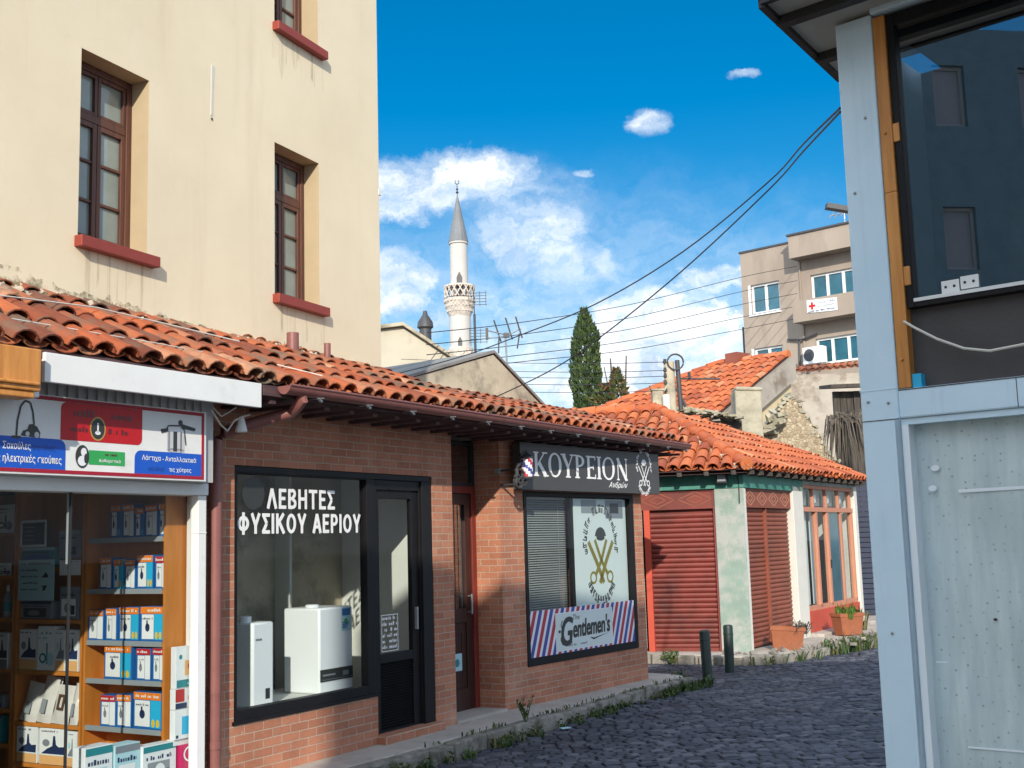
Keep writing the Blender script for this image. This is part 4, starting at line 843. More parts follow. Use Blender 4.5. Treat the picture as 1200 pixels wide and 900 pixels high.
q = MB(ROW); q.tube([(-3.30, -0.06, 2.2), (-3.30, -0.06, 1.75)], 0.012, 8); tag(q.build('hanging_rod', 'b_price', base=tr(ROW, -3.3, -0.06, 2.2)), 'pale grey rod hanging inside the shop glass', 'rod')
# lamp and cable knot under the eave, between sign and downpipe
fl = thing('security_light', 'small white security light with looped cable beside the shop sign', 'lamp', tr(ROW, -2.02, -0.28, 2.72))
q = MB(ROW); q.lathe([(0.012, 0.05), (0.022, 0.04), (0.045, -0.05), (0.04, -0.06)], (-1.98, -0.28, 2.72), 14); q.build('lamp_head', 'white', fl, smooth=True)
q = MB(ROW); q.tube([(-2.30, -0.30, 2.80), (-2.2, -0.29, 2.70), (-2.12, -0.28, 2.66), (-2.05, -0.28, 2.74), (-1.98, -0.28, 2.77), (-1.86, -0.25, 2.80)], 0.007, 6); q.tube([(-2.28, -0.29, 2.82), (-2.18, -0.28, 2.76), (-2.10, -0.28, 2.80), (-2.02, -0.27, 2.84)], 0.006, 6); q.build('cable', 'cable_white', fl, smooth=True)

# ================================================================== brick building with the boiler shop and the barber's
bb = thing('brick_shop_building', 'low red brick building with long tiled eaves, boiler showroom and barber window', 'building', ROW)
q = MB(ROW)
q.wall(-1.99, 1.2, 0.0, 2.96, 0.0, 0.18, [(-1.755, -0.015, 0.548, 2.448), (-0.015, 0.862, 0.13, 2.448)])
q.box(2.097, 2.25, 0.002, 0.34, 0.0, 2.96)
q.box(1.02, 1.2, 0.18, 0.36, 0.0, 2.96)
q.fr = ROW
wallp = q
b2 = MB(BAY); b2.wall(0.0, 2.93, 0.0, 2.90, 0.0, 0.18, [(0.41, 2.71, 0.525, 2.34)]); b2.box(2.75, 2.93, 0.18, 4.0, 0.0, 2.9)
X = ROW.inverted() @ BAY
off = len(q.v); q.v += [X @ v for v in b2.v]; q.f += [[i + off for i in f] for f in b2.f]; q.m += b2.m
q.build('wall', 'brick', bb)
q = MB(ROW)
q.box(-1.99, 5.35, 1.20, 1.35, 0.0, 3.38, 0)   # rear wall
q.build('rear_wall', 'conc_wall', bb)
ro2 = roof_run(-1.95, 5.85, 12, bb, 'tile_old')
# ridge tiles along the top behind
q = MB(ROW); r = random.Random(9); u = 1.6
while u < 5.8:
    p = top(u); q.tube([p + Vector((0, 0.02, 0.0 + r.gauss(0, 0.004))), p + Vector((0.36, 0.02, 0.015))], [0.085, 0.075], 10); u += 0.33
q.build('ridge_tile', 'tile_old', ro2, smooth=True)
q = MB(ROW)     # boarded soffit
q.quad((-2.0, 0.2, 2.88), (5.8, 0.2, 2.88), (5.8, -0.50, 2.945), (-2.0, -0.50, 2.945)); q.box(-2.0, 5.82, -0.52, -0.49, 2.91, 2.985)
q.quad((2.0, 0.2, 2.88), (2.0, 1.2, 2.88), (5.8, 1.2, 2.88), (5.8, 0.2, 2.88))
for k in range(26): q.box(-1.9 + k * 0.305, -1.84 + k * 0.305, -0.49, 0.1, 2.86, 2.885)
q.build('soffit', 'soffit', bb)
gt = MB(ROW); n = 10; vs = []; L0, L1 = -1.86, 5.80
for xx in (L0, L1):
    for rr in (0.062, 0.055):
        for k in range(n + 1):
            a = math.pi + math.pi * k / n; vs.append((xx, -0.585 + rr * math.cos(a), 2.985 + rr * math.sin(a)))
m_ = n + 1; fs = []
for k in range(n):
    fs += [(k, k + 1, 2 * m_ + k + 1, 2 * m_ + k), (m_ + k + 1, m_ + k, 3 * m_ + k, 3 * m_ + k + 1)]
fs += [tuple(range(n, -1, -1)), tuple(range(2 * m_, 2 * m_ + n + 1)), (0, 2 * m_, 3 * m_, m_), (n, m_ + n, 3 * m_ + n, 2 * m_ + n)]
gt.add(vs, fs)
gt.tube([(L0, -0.648, 2.987), (L1, -0.648, 2.987)], 0.009, 8)
gto = gt.build('gutter', 'gutter', bb, smooth=True)
for k in range(13):
    q = MB(ROW); q.xbox(Matrix.Translation((-1.5 + k * 0.6, -0.60, 2.925)) @ Matrix.Rotation(R(28), 4, 'Y'), 0.10, 0.02, 0.014); q.box(-1.5 + k * 0.6 - 0.012, -1.5 + k * 0.6 + 0.012, -0.652, -0.50, 2.918, 2.924)
    q.build('gutter_bracket', 'steel', gto)
q = MB(ROW); q.tube([(-1.66, -0.585, 2.99), (-1.655, -0.58, 2.90), (-1.63, -0.50, 2.85), (-1.60, -0.42, 2.82), (-1.75, -0.27, 2.76), (-2.0, -0.12, 2.665), (-2.035, -0.09, 2.62), (-2.035, -0.085, 2.50), (-2.035, -0.085, 0.14)], 0.046, 12)
for z in (2.45, 0.42): q.tube([(-2.035, -0.085, z), (-2.035, -0.085, z + 0.05)], 0.053, 12)
q.tube([(-2.035, -0.085, 0.80), (-2.035, -0.085, 0.815)], 0.05, 12)
q.build('downpipe', 'gutter', bb, smooth=True)

# boiler shop window and door
q = MB(ROW)
q.frame_rect(-1.755, -0.017, 0.548, 2.446, (0.055, 0.10, 0.085, 0.06), 0.02, 0.10)
q.box(-1.755, 0.862, 0.012, 0.10, 2.395, 2.447)
wf = q.build('shop_window', 'black', bb, bevel=0.004)
q = MB(ROW); q.rect(-1.70, -0.117, 0.633, 2.387, 0.06); q.build('pane', 'glass', wf)
q = MB(ROW); q.box(-1.775, 0.0, -0.015, 0.02, 0.535, 0.56); q.build('sill', 'black', wf)
q = MB(ROW)
q.eps = 0.00015
def sans(q, ch, x0, x1, z0, z1, y, T=0.030):
    w, h = x1 - x0, z1 - z0; P = lambda a, b: (x0 + a * w, z0 + b * h)
    bar = lambda a: q.rect(x0 + a, x0 + a + T, z0, z1, y)
    hor = lambda b, a0=0.0, a1=1.0: q.rect(x0 + a0 * w, x0 + a1 * w, z0 + b * (h - T * .9), z0 + b * (h - T * .9) + T * .9, y)
    def oval(cx_, cz_, rx, rz, a0=0, a1=360, n=26):
        yy = q.lift(y)
        for k in range(n):
            b0, b1 = R(a0 + (a1 - a0) * k / n), R(a0 + (a1 - a0) * (k + 1) / n)
            q.quad(*[(cx_ + (rx - d) * math.cos(b), yy, cz_ + (rz - d * .92) * math.sin(b)) for b, d in ((b0, 0), (b1, 0), (b1, T), (b0, T))])
    if ch in 'ΛΑ':
        q.stroke([P(0.09, 0), P(0.5, 0.99)], T * 1.05, y); q.stroke([P(0.5, 0.99), P(0.91, 0)], T * 1.05, y); q.rect(x0 + w / 2 - T * .55, x0 + w / 2 + T * .55, z1 - T * .7, z1, y)
        if ch == 'Α': q.rect(x0 + .24 * w, x0 + .76 * w, z0 + .24 * h, z0 + .24 * h + T * .85, y)
    if ch == 'Ε': bar(0); hor(0); hor(1); hor(.52, 0, .88)
    if ch == 'Β': bar(0); hor(0, 0, .55); hor(1, 0, .5); hor(.52, 0, .55); oval(x0 + .5 * w, z0 + .76 * h, .44 * w, .24 * h + T * .1, -90, 90, 14); oval(x0 + .52 * w, z0 + .275 * h, .48 * w, .275 * h, -90, 90, 14)
    if ch == 'Η': bar(0); bar(w - T); hor(.52)
    if ch == 'Τ': hor(1); q.rect(x0 + w / 2 - T / 2, x0 + w / 2 + T / 2, z0, z1 - T * .5, y)
    if ch == 'Σ': hor(0); hor(1); q.stroke([P(.1, .06), P(.58, .5), P(.1, .94)], T, y)
    if ch == 'Φ': oval(x0 + w / 2, z0 + h / 2, w / 2, .37 * h); q.rect(x0 + w / 2 - T / 2, x0 + w / 2 + T / 2, z0 - .04 * h, z1 + .04 * h, y)
    if ch == 'Υ': q.rect(x0 + w / 2 - T / 2, x0 + w / 2 + T / 2, z0, z0 + .48 * h, y); q.stroke([P(.5, .40), P(.09, 1)], T, y); q.stroke([P(.5, .40), P(.91, 1)], T, y)
    if ch == 'Ι': bar(0)
    if ch == 'Κ': bar(0); q.stroke([P(.12, .42), P(.88, 1)], T, y); q.stroke([P(.36, .58), P(.92, 0)], T * 1.05, y)
    if ch == 'Ο': oval(x0 + w / 2, z0 + h / 2, w / 2, h / 2)
    if ch == 'Ρ': bar(0); hor(1, 0, .5); q.rect(x0, x0 + .5 * w, z0 + .38 * h, z0 + .38 * h + T * .9, y); oval(x0 + .5 * w, z0 + .69 * h, .5 * w, .31 * h, -90, 90, 16)
def sans_line(q, txt, x0, x1, z0, z1, y):
    W_ = {'Ι': .30, ' ': .42, 'Φ': 1.22, 'Ο': 1.12, 'Λ': 1.05, 'Α': 1.05, 'Ε': .82, 'Ρ': .9, 'Σ': .88, 'Β': .95}; sp = .20
    tot = sum(W_.get(c, 1) + sp for c in txt) - sp; u = (x1 - x0) / tot; x = x0
    for c in txt: w = W_.get(c, 1) * u; sans(q, c, x, x + w, z0, z1, y); x += w + sp * u
sans_line(q, 'ΛΕΒΗΤΕΣ', -1.34, -0.51, 2.125, 2.285, 0.054); sans_line(q, 'ΦΥΣΙΚΟΥ ΑΕΡΙΟΥ', -1.665, -0.165, 1.93, 2.088, 0.054)
q.build('lettering', 'letter', wf)
q = MB(ROW); q.disc(-1.49, 2.24, 0.125, 0.125, 0.0560); q.build('round_sticker', 'ink', wf)
q = MB(ROW)
q.frame_rect(-0.017, 0.860, 0.13, 2.395, (0.05, 0.17, 0.03, 0.09), 0.03, 0.11)
q.box(0.70, 0.86, 0.006, 0.03, 0.13, 2.395)
q.frame_rect(0.035, 0.688, 0.165, 2.30, (0.06, 0.10, 0.05, 0.07), 0.05, 0.10); q.box(0.095, 0.588, 0.05, 0.10, 0.79, 0.87)
dr = q.build('door', 'black', bb, bevel=0.004)
q = MB(ROW); q.rect(0.09, 0.59, 0.86, 2.24, 0.075); q.build('pane', 'glass', dr)
q = MB(ROW)
for k in range(24): q.xbox(Matrix.Translation((0.34, 0.07, 0.225 + k * 0.0238)) @ Matrix.Rotation(R(32), 4, 'X'), 0.49, 0.026, 0.004)
q.box(0.095, 0.588, 0.09, 0.095, 0.21, 0.79, 0); q.build('louvre', 'black', dr)
q = MB(ROW)
for k in range(6): q.scribble(0.155, 0.37, 1.16 - k * 0.05, 0.032, 0.071, 0, k + 20)
q.frame_rect(0.14, 0.385, 0.885, 1.205, 0.006, 0.069, 0.072); q.build('opening_notice', 'letter', dr)
q = MB(ROW); q.box(0.615, 0.635, 0.02, 0.05, 1.05, 1.25); q.build('handle', 'steel', dr)
q = MB(ROW); q.box(-0.02, 0.88, -0.09, 0.12, 0.125, 0.20); q.build('doorstep', 'brick', bb, bevel=0.006)
# showroom inside
q = MB(ROW)
q.box(1.0, 1.02, 0.18, 3.1, 0.13, 2.7, 0); q.box(-1.99, 1.0, 3.1, 3.15, 0.13, 2.7, 0); q.box(-1.985, -1.97, 0.18, 3.1, 0.13, 2.7, 0)
q.box(-1.97, 1.0, 0.18, 3.1, 2.66, 2.7, 0); q.box(-1.97, 1.0, 0.12, 3.1, 0.10, 0.15, 1); q.box(-1.74, -0.03, 0.12, 0.95, 0.55, 0.585, 0)
q.box(0.02, 0.05, 1.02, 1.9, 0.15, 2.66, 0); q.box(-0.36, 0.02, 1.9, 1.93, 0.15, 2.66, 0)
q.build('interior_wall', ['room_white', 'room_floor'], bb)
def boiler(lb, x0, x1, y0, y1, z0, z1, big):
    fr = tr(ROW, (x0 + x1) / 2, y0, z0); t = thing('gas_boiler', lb, 'boiler', fr, 'boilers in the showroom window'); q = MB(ROW)
    q.box(x0, x1, y0, y1, z0, z1); q.build('casing', 'boiler', t, bevel=0.018, smooth=True)
    q = MB(ROW)
    if big:
        q.box(x0 + 0.01, x1 - 0.01, y0 - 0.006, y0 + 0.01, z0 + 0.10, z0 + 0.20, 0); q.rect(x0 + 0.03, x0 + 0.20, z0 + 0.145, z0 + 0.16, y0 - 0.008, 1); q.rect(x0 + 0.30, x0 + 0.38, z0 + 0.13, z0 + 0.17, y0 - 0.008, 1); q.rect(x0 + 0.02, x1 - 0.02, z0 + 0.112, z0 + 0.116, y0 - 0.008, 1)
        q.build('control_panel', ['ink', 'b_grey'], t)
        q = MB(ROW); q.rect(x1 - 0.16, x1 - 0.03, z1 - 0.21, z1 - 0.01, y0 - 0.004, 0); q.rect(x1 - 0.15, x1 - 0.04, z1 - 0.08, z1 - 0.02, y0 - 0.006, 1); q.disc(x1 - 0.10, z1 - 0.13, 0.025, 0.025, y0 - 0.006, 2)
        for k in range(4): q.rect(x1 - 0.15, x1 - 0.09 + 0.012 * k, z1 - 0.19 + 0.015 * k, z1 - 0.18 + 0.015 * k, y0 - 0.006, 1)
        q.build('energy_label', ['b_pale', 'b_blue', 's_green'], t)
        q = MB(ROW); q.lathe([(0.06, 0), (0.06, 0.02), (0.045, 0.025)], ((x0 + x1) / 2 - 0.08, (y0 + y1) / 2, z1), 18); q.build('flue_collar', 'b_white', t, smooth=True)
    else:
        q.rect(x1 - 0.10, x1 - 0.05, z0 + 0.06, z0 + 0.14, y0 - 0.003, 0); q.rect(x0 + 0.03, x0 + 0.10, z1 - 0.14, z1 - 0.125, y0 - 0.003, 1); q.build('badge', ['ink', 'b_grey'], t)
        q = MB(ROW); q.lathe([(0.05, 0), (0.05, 0.045), (0.035, 0.05)], (x0 + 0.06, (y0 + y1) / 2, z1), 16); q.build('flue_collar', 'b_white', t, smooth=True)
boiler('large white gas boiler with black control panel and energy label', -0.45, 0.0, 0.28, 0.68, 0.585, 1.30, True)
boiler('narrow white gas boiler with a short flue collar at the left of the window', -1.32, -1.08, 0.22, 0.50, 0.585, 1.24, False)

# recessed red door with dark transom
q = MB(ROW)
q.frame_rect(1.202, 2.095, 0.13, 2.40, (0.07, 0.08, 0.02, 0.075), 0.30, 0.38)
rd = q.build('entrance_door', 'red_door', bb, bevel=0.005)
q = MB(ROW); q.frame_rect(1.28, 2.01, 0.15, 2.32, (0.11, 0.11, 0.22, 0.11), 0.315, 0.365); q.box(1.39, 1.90, 0.315, 0.365, 1.02, 1.16)
q.box(1.39, 1.90, 0.33, 0.36, 0.37, 1.02); q.frame_rect(1.45, 1.84, 0.45, 0.94, 0.03, 0.322, 0.332); q.build('door_leaf', 'mahogany', rd, bevel=0.006)
q = MB(ROW); q.rect(1.38, 1.91, 1.15, 2.22, 0.34); q.build('pane', 'glass_dark', rd)
q = MB(ROW)
for k in range(4): q.tube([(1.47 + 0.12 * k, 0.322, 1.16), (1.47 + 0.12 * k, 0.322, 2.21)], 0.006, 6)
q.build('iron_bars', 'dkmetal', rd)
q = MB(ROW); q.tube([(1.93, 0.27, 1.10), (1.93, 0.265, 1.20), (1.93, 0.27, 1.30)], 0.011, 8); q.tube([(1.93, 0.315, 1.12), (1.93, 0.27, 1.12)], 0.008, 6); q.tube([(1.93, 0.315, 1.28), (1.93, 0.27, 1.28)], 0.008, 6); q.build('handle', 'steel', rd)
q = MB(ROW); q.rect(1.62, 1.80, 0.55, 0.72, 0.319, 0); q.disc(1.71, 0.63, 0.04, 0.04, 0.317, 1); q.build('sticker', ['b_pale', 'b_teal'], rd)
q = MB(ROW); q.frame_rect(1.202, 2.095, 2.40, 2.86, 0.04, 0.31, 0.36, 0); q.rect(1.24, 2.06, 2.43, 2.83, 0.335, 1); q.build('transom', ['dark', 'glass_dark'], rd)
q = MB(ROW); q.box(1.2, 2.1, 0.40, 0.44, 0.13, 2.88); q.box(1.19, 2.10, -0.02, 0.40, 0.10, 0.155, 1); q.build('threshold', ['dark', 'concrete'], rd)
q = MB(ROW); q.box(2.045, 2.095, -0.02, 0.03, 2.52, 2.57); q.build('bell_box', 'steel', bb)

# barber's window
q = MB(BAY)
q.frame_rect(0.405, 2.715, 0.52, 2.345, (0.055, 0.085, 0.085, 0.05), -0.012, 0.09)
bw = q.build('shop_window', 'black', bb, bevel=0.004)
q = MB(BAY); q.rect(0.45, 2.64, 0.60, 2.30, 0.04); q.build('pane', 'glass', bw)
q = MB(BAY); q.box(1.40, 1.45, 0.05, 0.09, 0.6, 2.3); q.build('mullion', 'black', bw)
q = MB(BAY)
for k in range(62): q.xbox(Matrix.Translation((0.92, 0.12, 0.72 + k * 0.0255)) @ Matrix.Rotation(R(38), 4, 'X'), 0.92, 0.028, 0.0022)
q.box(0.46, 1.38, 0.10, 0.14, 2.27, 2.32)
for xx in (0.62, 1.22): q.box(xx - 0.003, xx + 0.003, 0.102, 0.104, 0.7, 2.29)
tag(q.build('venetian_blind', 'blind', base=tr(BAY, 0.92, 0.12, 2.3)), 'grey venetian blind hanging behind the left half of the barber window', 'blind')
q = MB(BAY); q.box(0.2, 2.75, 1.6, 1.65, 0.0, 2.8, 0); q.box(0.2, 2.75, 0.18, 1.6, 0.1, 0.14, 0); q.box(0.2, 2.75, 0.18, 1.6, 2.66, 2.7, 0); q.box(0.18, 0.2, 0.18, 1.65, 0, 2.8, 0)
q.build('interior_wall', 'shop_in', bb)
# hand-lettered crest: text arc, beard head, crossed scissors, lower arc
def crest(q, cx_, cz_, s, y, ink, gold, arcs=18):
    rr_ = random.Random(5)
    for (zc, r0, r1, a0, a1, n_) in ((0.14, 0.33, 0.42, 198, -18, 19), (-0.16, 0.26, 0.35, 200, 340, 12)):      # bent lettering too small to read
        for i in range(n_):
            if rr_.random() < 0.06: continue
            w_ = (a1 - a0) / n_
            for j in range(rr_.choice((2, 2, 3))):
                b_ = R(a0 + w_ * (i + 0.12 + 0.36 * j * rr_.uniform(.7, 1.0))); p_, q_ = (r0, r1) if rr_.random() < .6 else (r0, r0 + (r1 - r0) * .6)
                q.stroke([(cx_ + .86 * s * p_ * math.cos(b_), cz_ + zc * s + s * p_ * math.sin(b_)), (cx_ + .86 * s * q_ * math.cos(b_), cz_ + zc * s + s * q_ * math.sin(b_))], 0.013 * s, y - 0.0001 * j, ink)
            m_ = rr_.choice((r0 + .005, (r0 + r1) / 2, r1 - .012)); b0_, b1_ = R(a0 + w_ * (i + .1)), R(a0 + w_ * (i + .78))
            q.stroke([(cx_ + .86 * s * m_ * math.cos(b0_), cz_ + zc * s + s * m_ * math.sin(b0_)), (cx_ + .86 * s * m_ * math.cos(b1_), cz_ + zc * s + s * m_ * math.sin(b1_))], 0.018 * s, y - 0.0004, ink)
    q.arc(cx_, cz_ + 0.20 * s, 0.0, 0.115 * s, R(10), R(170), y, ink, 10); q.disc(cx_, cz_ + 0.20 * s, 0.085 * s, 0.03 * s, y - 0.0006, ink)
    for sg_ in (-1, 1):
        q.stroke([(cx_ + sg_ * 0.25 * s, cz_ + 0.16 * s), (cx_ + sg_ * 0.10 * s, cz_ - 0.05 * s), (cx_ - sg_ * 0.04 * s, cz_ - 0.28 * s)], (0.055 if arcs < 30 else 0.03) * s, y - 0.0008, gold)
        q.stroke([(cx_ + sg_ * 0.12 * s, cz_ + 0.18 * s), (cx_, cz_ - 0.04 * s), (cx_ - sg_ * 0.13 * s, cz_ - 0.20 * s)], (0.045 if arcs < 30 else 0.026) * s, y - 0.0012, gold)
        q.arc(cx_ - sg_ * 0.17 * s, cz_ - 0.22 * s, 0.045 * s, 0.07 * s, 0, 2 * math.pi, y - 0.0004, gold, 12)
ps = thing('crest_poster', 'white frosted poster with black and gold barber crest behind the glass', 'poster', tr(BAY, 2.03, 0.05, 0.62))
q = MB(BAY); q.box(1.455, 2.615, 0.046, 0.050, 0.62, 2.285); q.build('sheet', 'poster', ps)
q = MB(BAY); crest(q, 2.02, 1.62, 1.08, 0.0445, 0, 1); q.build('crest', ['ink', 'olive'], ps)
q = MB(BAY); q.rect(1.62, 1.95, 2.12, 2.275, 0.0446, 0); q.rect(2.15, 2.55, 2.06, 2.275, 0.0446, 1); q.rect(2.25, 2.45, 2.12, 2.24, 0.0440, 2); q.build('taped_sheet', ['b_price', 'b_grey', 'dark'], ps)
bn = thing('barber_banner', 'white banner with red and blue diagonal stripes and black script lettering', 'banner', tr(BAY, 1.55, -0.004, 0.575))
q = MB(BAY); q.box(0.45, 2.645, -0.009, -0.005, 0.578, 1.085); q.build('sheet', 'st_white', bn)
q = MB(BAY)
def clip_x(poly, xa, xb, za, zb):
    def cut(p, f, ins):
        o = []
        for i in range(len(p)):
            a, b = p[i], p[(i + 1) % len(p)]; fa, fb = f(a), f(b)
            if fa >= 0: o.append(a)
            if (fa >= 0) != (fb >= 0): k = fa / (fa - fb); o.append((a[0] + (b[0] - a[0]) * k, a[1] + (b[1] - a[1]) * k))
        return o
    for f in (lambda p: p[0] - xa, lambda p: xb - p[0], lambda p: p[1] - za, lambda p: zb - p[1]):
        poly = cut(poly, f, 1)
        if len(poly) < 3: return []
    return poly
k = 0; x = -0.1; lean = 0.40
while x < 2.8:
    for (xa, xb, za, zb) in ((0.45, 0.935, 0.578, 1.085), (2.125, 2.645, 0.578, 1.085), (0.935, 2.125, 0.578, 0.625), (0.935, 2.125, 1.035, 1.085)):
        p = clip_x([(x, 0.578), (x + 0.062, 0.578), (x + 0.062 + lean * 0.507, 1.085), (x + lean * 0.507, 1.085)], xa, xb, za, zb)
        if p: q.poly([(a, -0.0102, b) for a, b in p], k % 2)
    x += 0.106; k += 1
q.build('stripes', ['st_red', 'st_blue'], bn)
q = MB(BAY); yb = -0.0112
q.rect(0.945, 2.115, 0.635, 1.025, -0.0100, 1)
q.text('G', 1.05, 0.68, 1.275, 0.975, yb, 0, 0.03, 0.2, 0.02); q.text('entlemen\'s', 1.285, 0.755, 2.06, 0.945, yb, 0, 0.04, 0.15, 0.02)
q.text('The', 1.28, 0.945, 1.42, 1.0, yb, 0, 0.0, 0.2)
q.stroke([(1.06, 0.80), (1.03, 0.75), (1.06, 0.70), (1.14, 0.675), (1.22, 0.70)], 0.016, yb, 0); q.stroke([(1.07, 0.95), (1.04, 0.90), (1.06, 0.86)], 0.014, yb, 0); q.disc(1.01, 0.835, 0.025, 0.016, yb, 0)
q.prism([(1.62, 0.735), (1.70, 0.70), (2.04, 0.755), (1.72, 0.72)], yb - 0.0005, yb, 0)
q.scribble(1.17, 1.36, 0.665, 0.026, yb, 2, 3); q.scribble(1.39, 1.56, 0.668, 0.026, yb, 2, 4)
q.build('lettering', ['ink', 'poster', 'b_grey'], bn)
# barber sign board
bs = thing('barber_sign', 'charcoal barber sign board with white serif capitals and a round crest', 'sign', tr(BAY, 1.6, -0.15, 2.35))
q = MB(BAY); q.box(0.17, 3.15, -0.15, -0.05, 2.352, 2.85); q.build('board', 's_char', bs, bevel=0.004)
q = MB(BAY); ys = -0.1525
q.eps = 0.00012
def serif(q, ch, x0, x1, z0, z1, y):
    w, h = x1 - x0, z1 - z0; T, t, sf = 0.052, 0.020, 0.016
    P = lambda a, b: (x0 + a * w, z0 + b * h)
    def vs(a, T_=T, lo=0.0, hi=1.0, sl=0.5, s=True):
        X0 = x0 + a * w; q.rect(X0 - T_ / 2, X0 + T_ / 2, z0 + lo * h, z0 + hi * h, y)
        if s: q.rect(X0 - T_ / 2 - 0.022, X0 + T_ / 2 + 0.022, z0, z0 + sf, y); q.rect(X0 - T_ / 2 - 0.022, X0 + T_ / 2 + 0.022, z1 - sf, z1, y)
    def oval(cx_, cz_, rx, rz, a0=0, a1=360, n=28):
        pts = []
        for k in range(n):
            b0, b1 = R(a0 + (a1 - a0) * k / n), R(a0 + (a1 - a0) * (k + 1) / n)
            th = lambda b: t + (T - t) * abs(math.cos(b))
            o_ = lambda b: (cx_ + rx * math.cos(b), y, cz_ + rz * math.sin(b)); i_ = lambda b: (cx_ + (rx - th(b)) * math.cos(b), y, cz_ + (rz - t * 1.1) * math.sin(b))
            q.quad(o_(b0), o_(b1), i_(b1), i_(b0))
    def hser(a, z): X0 = x0 + a * w; q.rect(X0 - 0.05, X0 + 0.05, z, z + sf, y)
    if ch == 'Κ': vs(0.18); q.stroke([P(0.24, 0.42), P(0.82, 0.985)], t, y); q.stroke([P(0.40, 0.55), P(0.90, 0.02)], T, y); hser(0.84, z1 - sf); hser(0.90, z0)
    if ch == 'Ο': oval(x0 + w / 2, z0 + h / 2, w / 2, h / 2 + 0.004)
    if ch == 'Υ': vs(0.5, T, 0, 0.5, s=False); hser(0.5, z0); q.stroke([P(0.5, 0.45), P(0.1, 0.98)], T, y); q.stroke([P(0.53, 0.45), P(0.90, 0.98)], t, y); hser(0.12, z1 - sf); hser(0.90, z1 - sf)
    if ch == 'Ρ': vs(0.22); oval(x0 + 0.34 * w, z0 + 0.74 * h, 0.60 * w, 0.26 * h, -90, 90, 18); q.rect(x0 + 0.2 * w, x0 + 0.4 * w, z0 + 0.48 * h, z0 + 0.48 * h + t, y); q.rect(x0 + 0.2 * w, x0 + 0.4 * w, z1 - t, z1, y)
    if ch == 'Ε':
        vs(0.22)
        for b in (0, 0.5, 1): q.rect(x0 + 0.2 * w, x0 + (0.92 if b != 0.5 else 0.72) * w, z0 + b * (h - t), z0 + b * (h - t) + t, y)
        q.rect(x0 + 0.90 * w, x0 + 0.90 * w + 0.018, z0, z0 + 0.2 * h, y); q.rect(x0 + 0.88 * w, x0 + 0.88 * w + 0.018, z0 + 0.82 * h, z1, y); q.rect(x0 + 0.70 * w, x0 + 0.70 * w + 0.016, z0 + 0.40 * h, z0 + 0.60 * h, y)
    if ch == 'Ι': vs(0.5)
    if ch == 'Ν': vs(0.16, t); vs(0.86, t); q.stroke([P(0.14, 0.98), P(0.86, 0.02)], T, y)
xx = [(0.41, 0.66, 'Κ'), (0.685, 0.945, 'Ο'), (0.955, 1.19, 'Υ'), (1.215, 1.425, 'Ρ'), (1.455, 1.655, 'Ε'), (1.675, 1.775, 'Ι'), (1.795, 2.075, 'Ο'), (2.105, 2.375, 'Ν')]
for a, b, ch in xx: serif(q, ch, a, b, 2.50, 2.76, ys)
q.text('Ανδρών', 1.93, 2.395, 2.36, 2.48, ys, 0, 0.012, 0.4)
q.build('lettering', 'letter', bs)
q = MB(BAY); crest(q, 2.77, 2.60, 0.54, ys, 0, 0, 40); q.build('crest', 'letter', bs)
# striped barber lamp on wrought iron scrolls
lp = thing('barber_lamp', 'small red white and blue barber lamp on a black wrought iron bracket', 'lamp', tr(BAY, 0.10, -0.26, 2.4))
q = MB(BAY); n = 16; nz = 14
for i in range(nz):
    for k in range(n):
        a0, a1 = 2 * math.pi * k / n, 2 * math.pi * (k + 1) / n; za, zb = 2.475 + 0.19 * i / nz, 2.475 + 0.19 * (i + 1) / nz; rr = 0.062
        q.quad(*[(0.115 + rr * math.cos(a), -0.27 + rr * math.sin(a), z) for a, z in ((a0, za), (a1, za), (a1, zb), (a0, zb))], [0, 2, 1, 2][int((k / n * 8 + i / nz * 4.0)) % 4])
q.disc(0, 0, 0, 0, 0) if 0 else None
q.build('striped_cylinder', ['st_red', 'st_blue', 'st_white'], lp)
q = MB(BAY); q.lathe([(0.068, 2.455), (0.072, 2.475), (0.05, 2.478)], (0.115, -0.27, 0), 16); q.lathe([(0.07, 2.662), (0.072, 2.68), (0.03, 2.71), (0.008, 2.73)], (0.115, -0.27, 0), 16); q.build('cap', 'dkmetal', lp, smooth=True)
q = MB(BAY)
def scroll(cx_, cz_, r0, r1, a0, a1, y, n=22): return [(cx_ + (r0 + (r1 - r0) * i / n) * math.cos(R(a0 + (a1 - a0) * i / n)), y, cz_ + (r0 + (r1 - r0) * i / n) * math.sin(R(a0 + (a1 - a0) * i / n))) for i in range(n + 1)]
for yy in (-0.27, -0.25):
    q.tube(scroll(0.02, 2.52, 0.10, 0.02, 60, 420, yy), 0.011, 6); q.tube(scroll(-0.02, 2.42, 0.085, 0.018, 120, 560, yy), 0.011, 6); q.tube(scroll(0.06, 2.41, 0.05, 0.012, 0, 420, yy), 0.009, 6)
q.tube([(-0.08, -0.27, 2.40), (-0.07, -0.27, 2.56), (0.0, -0.27, 2.70), (0.115, -0.27, 2.74)], 0.012, 6); q.tube([(0.0, 0.0, 2.55), (0.0, -0.27, 2.55)], 0.012, 6); q.tube([(0.02, 0.0, 2.40), (0.02, -0.27, 2.40)], 0.012, 6)
q.build('iron_bracket', 'dkmetal', lp, smooth=True)

# ================================================================== corner building across the alley
kb = thing('corner_building', 'low corner building with orange tiled hip roof, red roller shutters and pale green pillar', 'building', tr(CR, 0, 0, 0.0))
XL = CR.inverted() @ CLF
def both(a, l):
    off = len(a.v); a.v += [XL @ v for v in l.v]; a.f += [[i + off for i in f] for f in l.f]; a.m += l.m
q = MB(CR); l = MB(CLF)
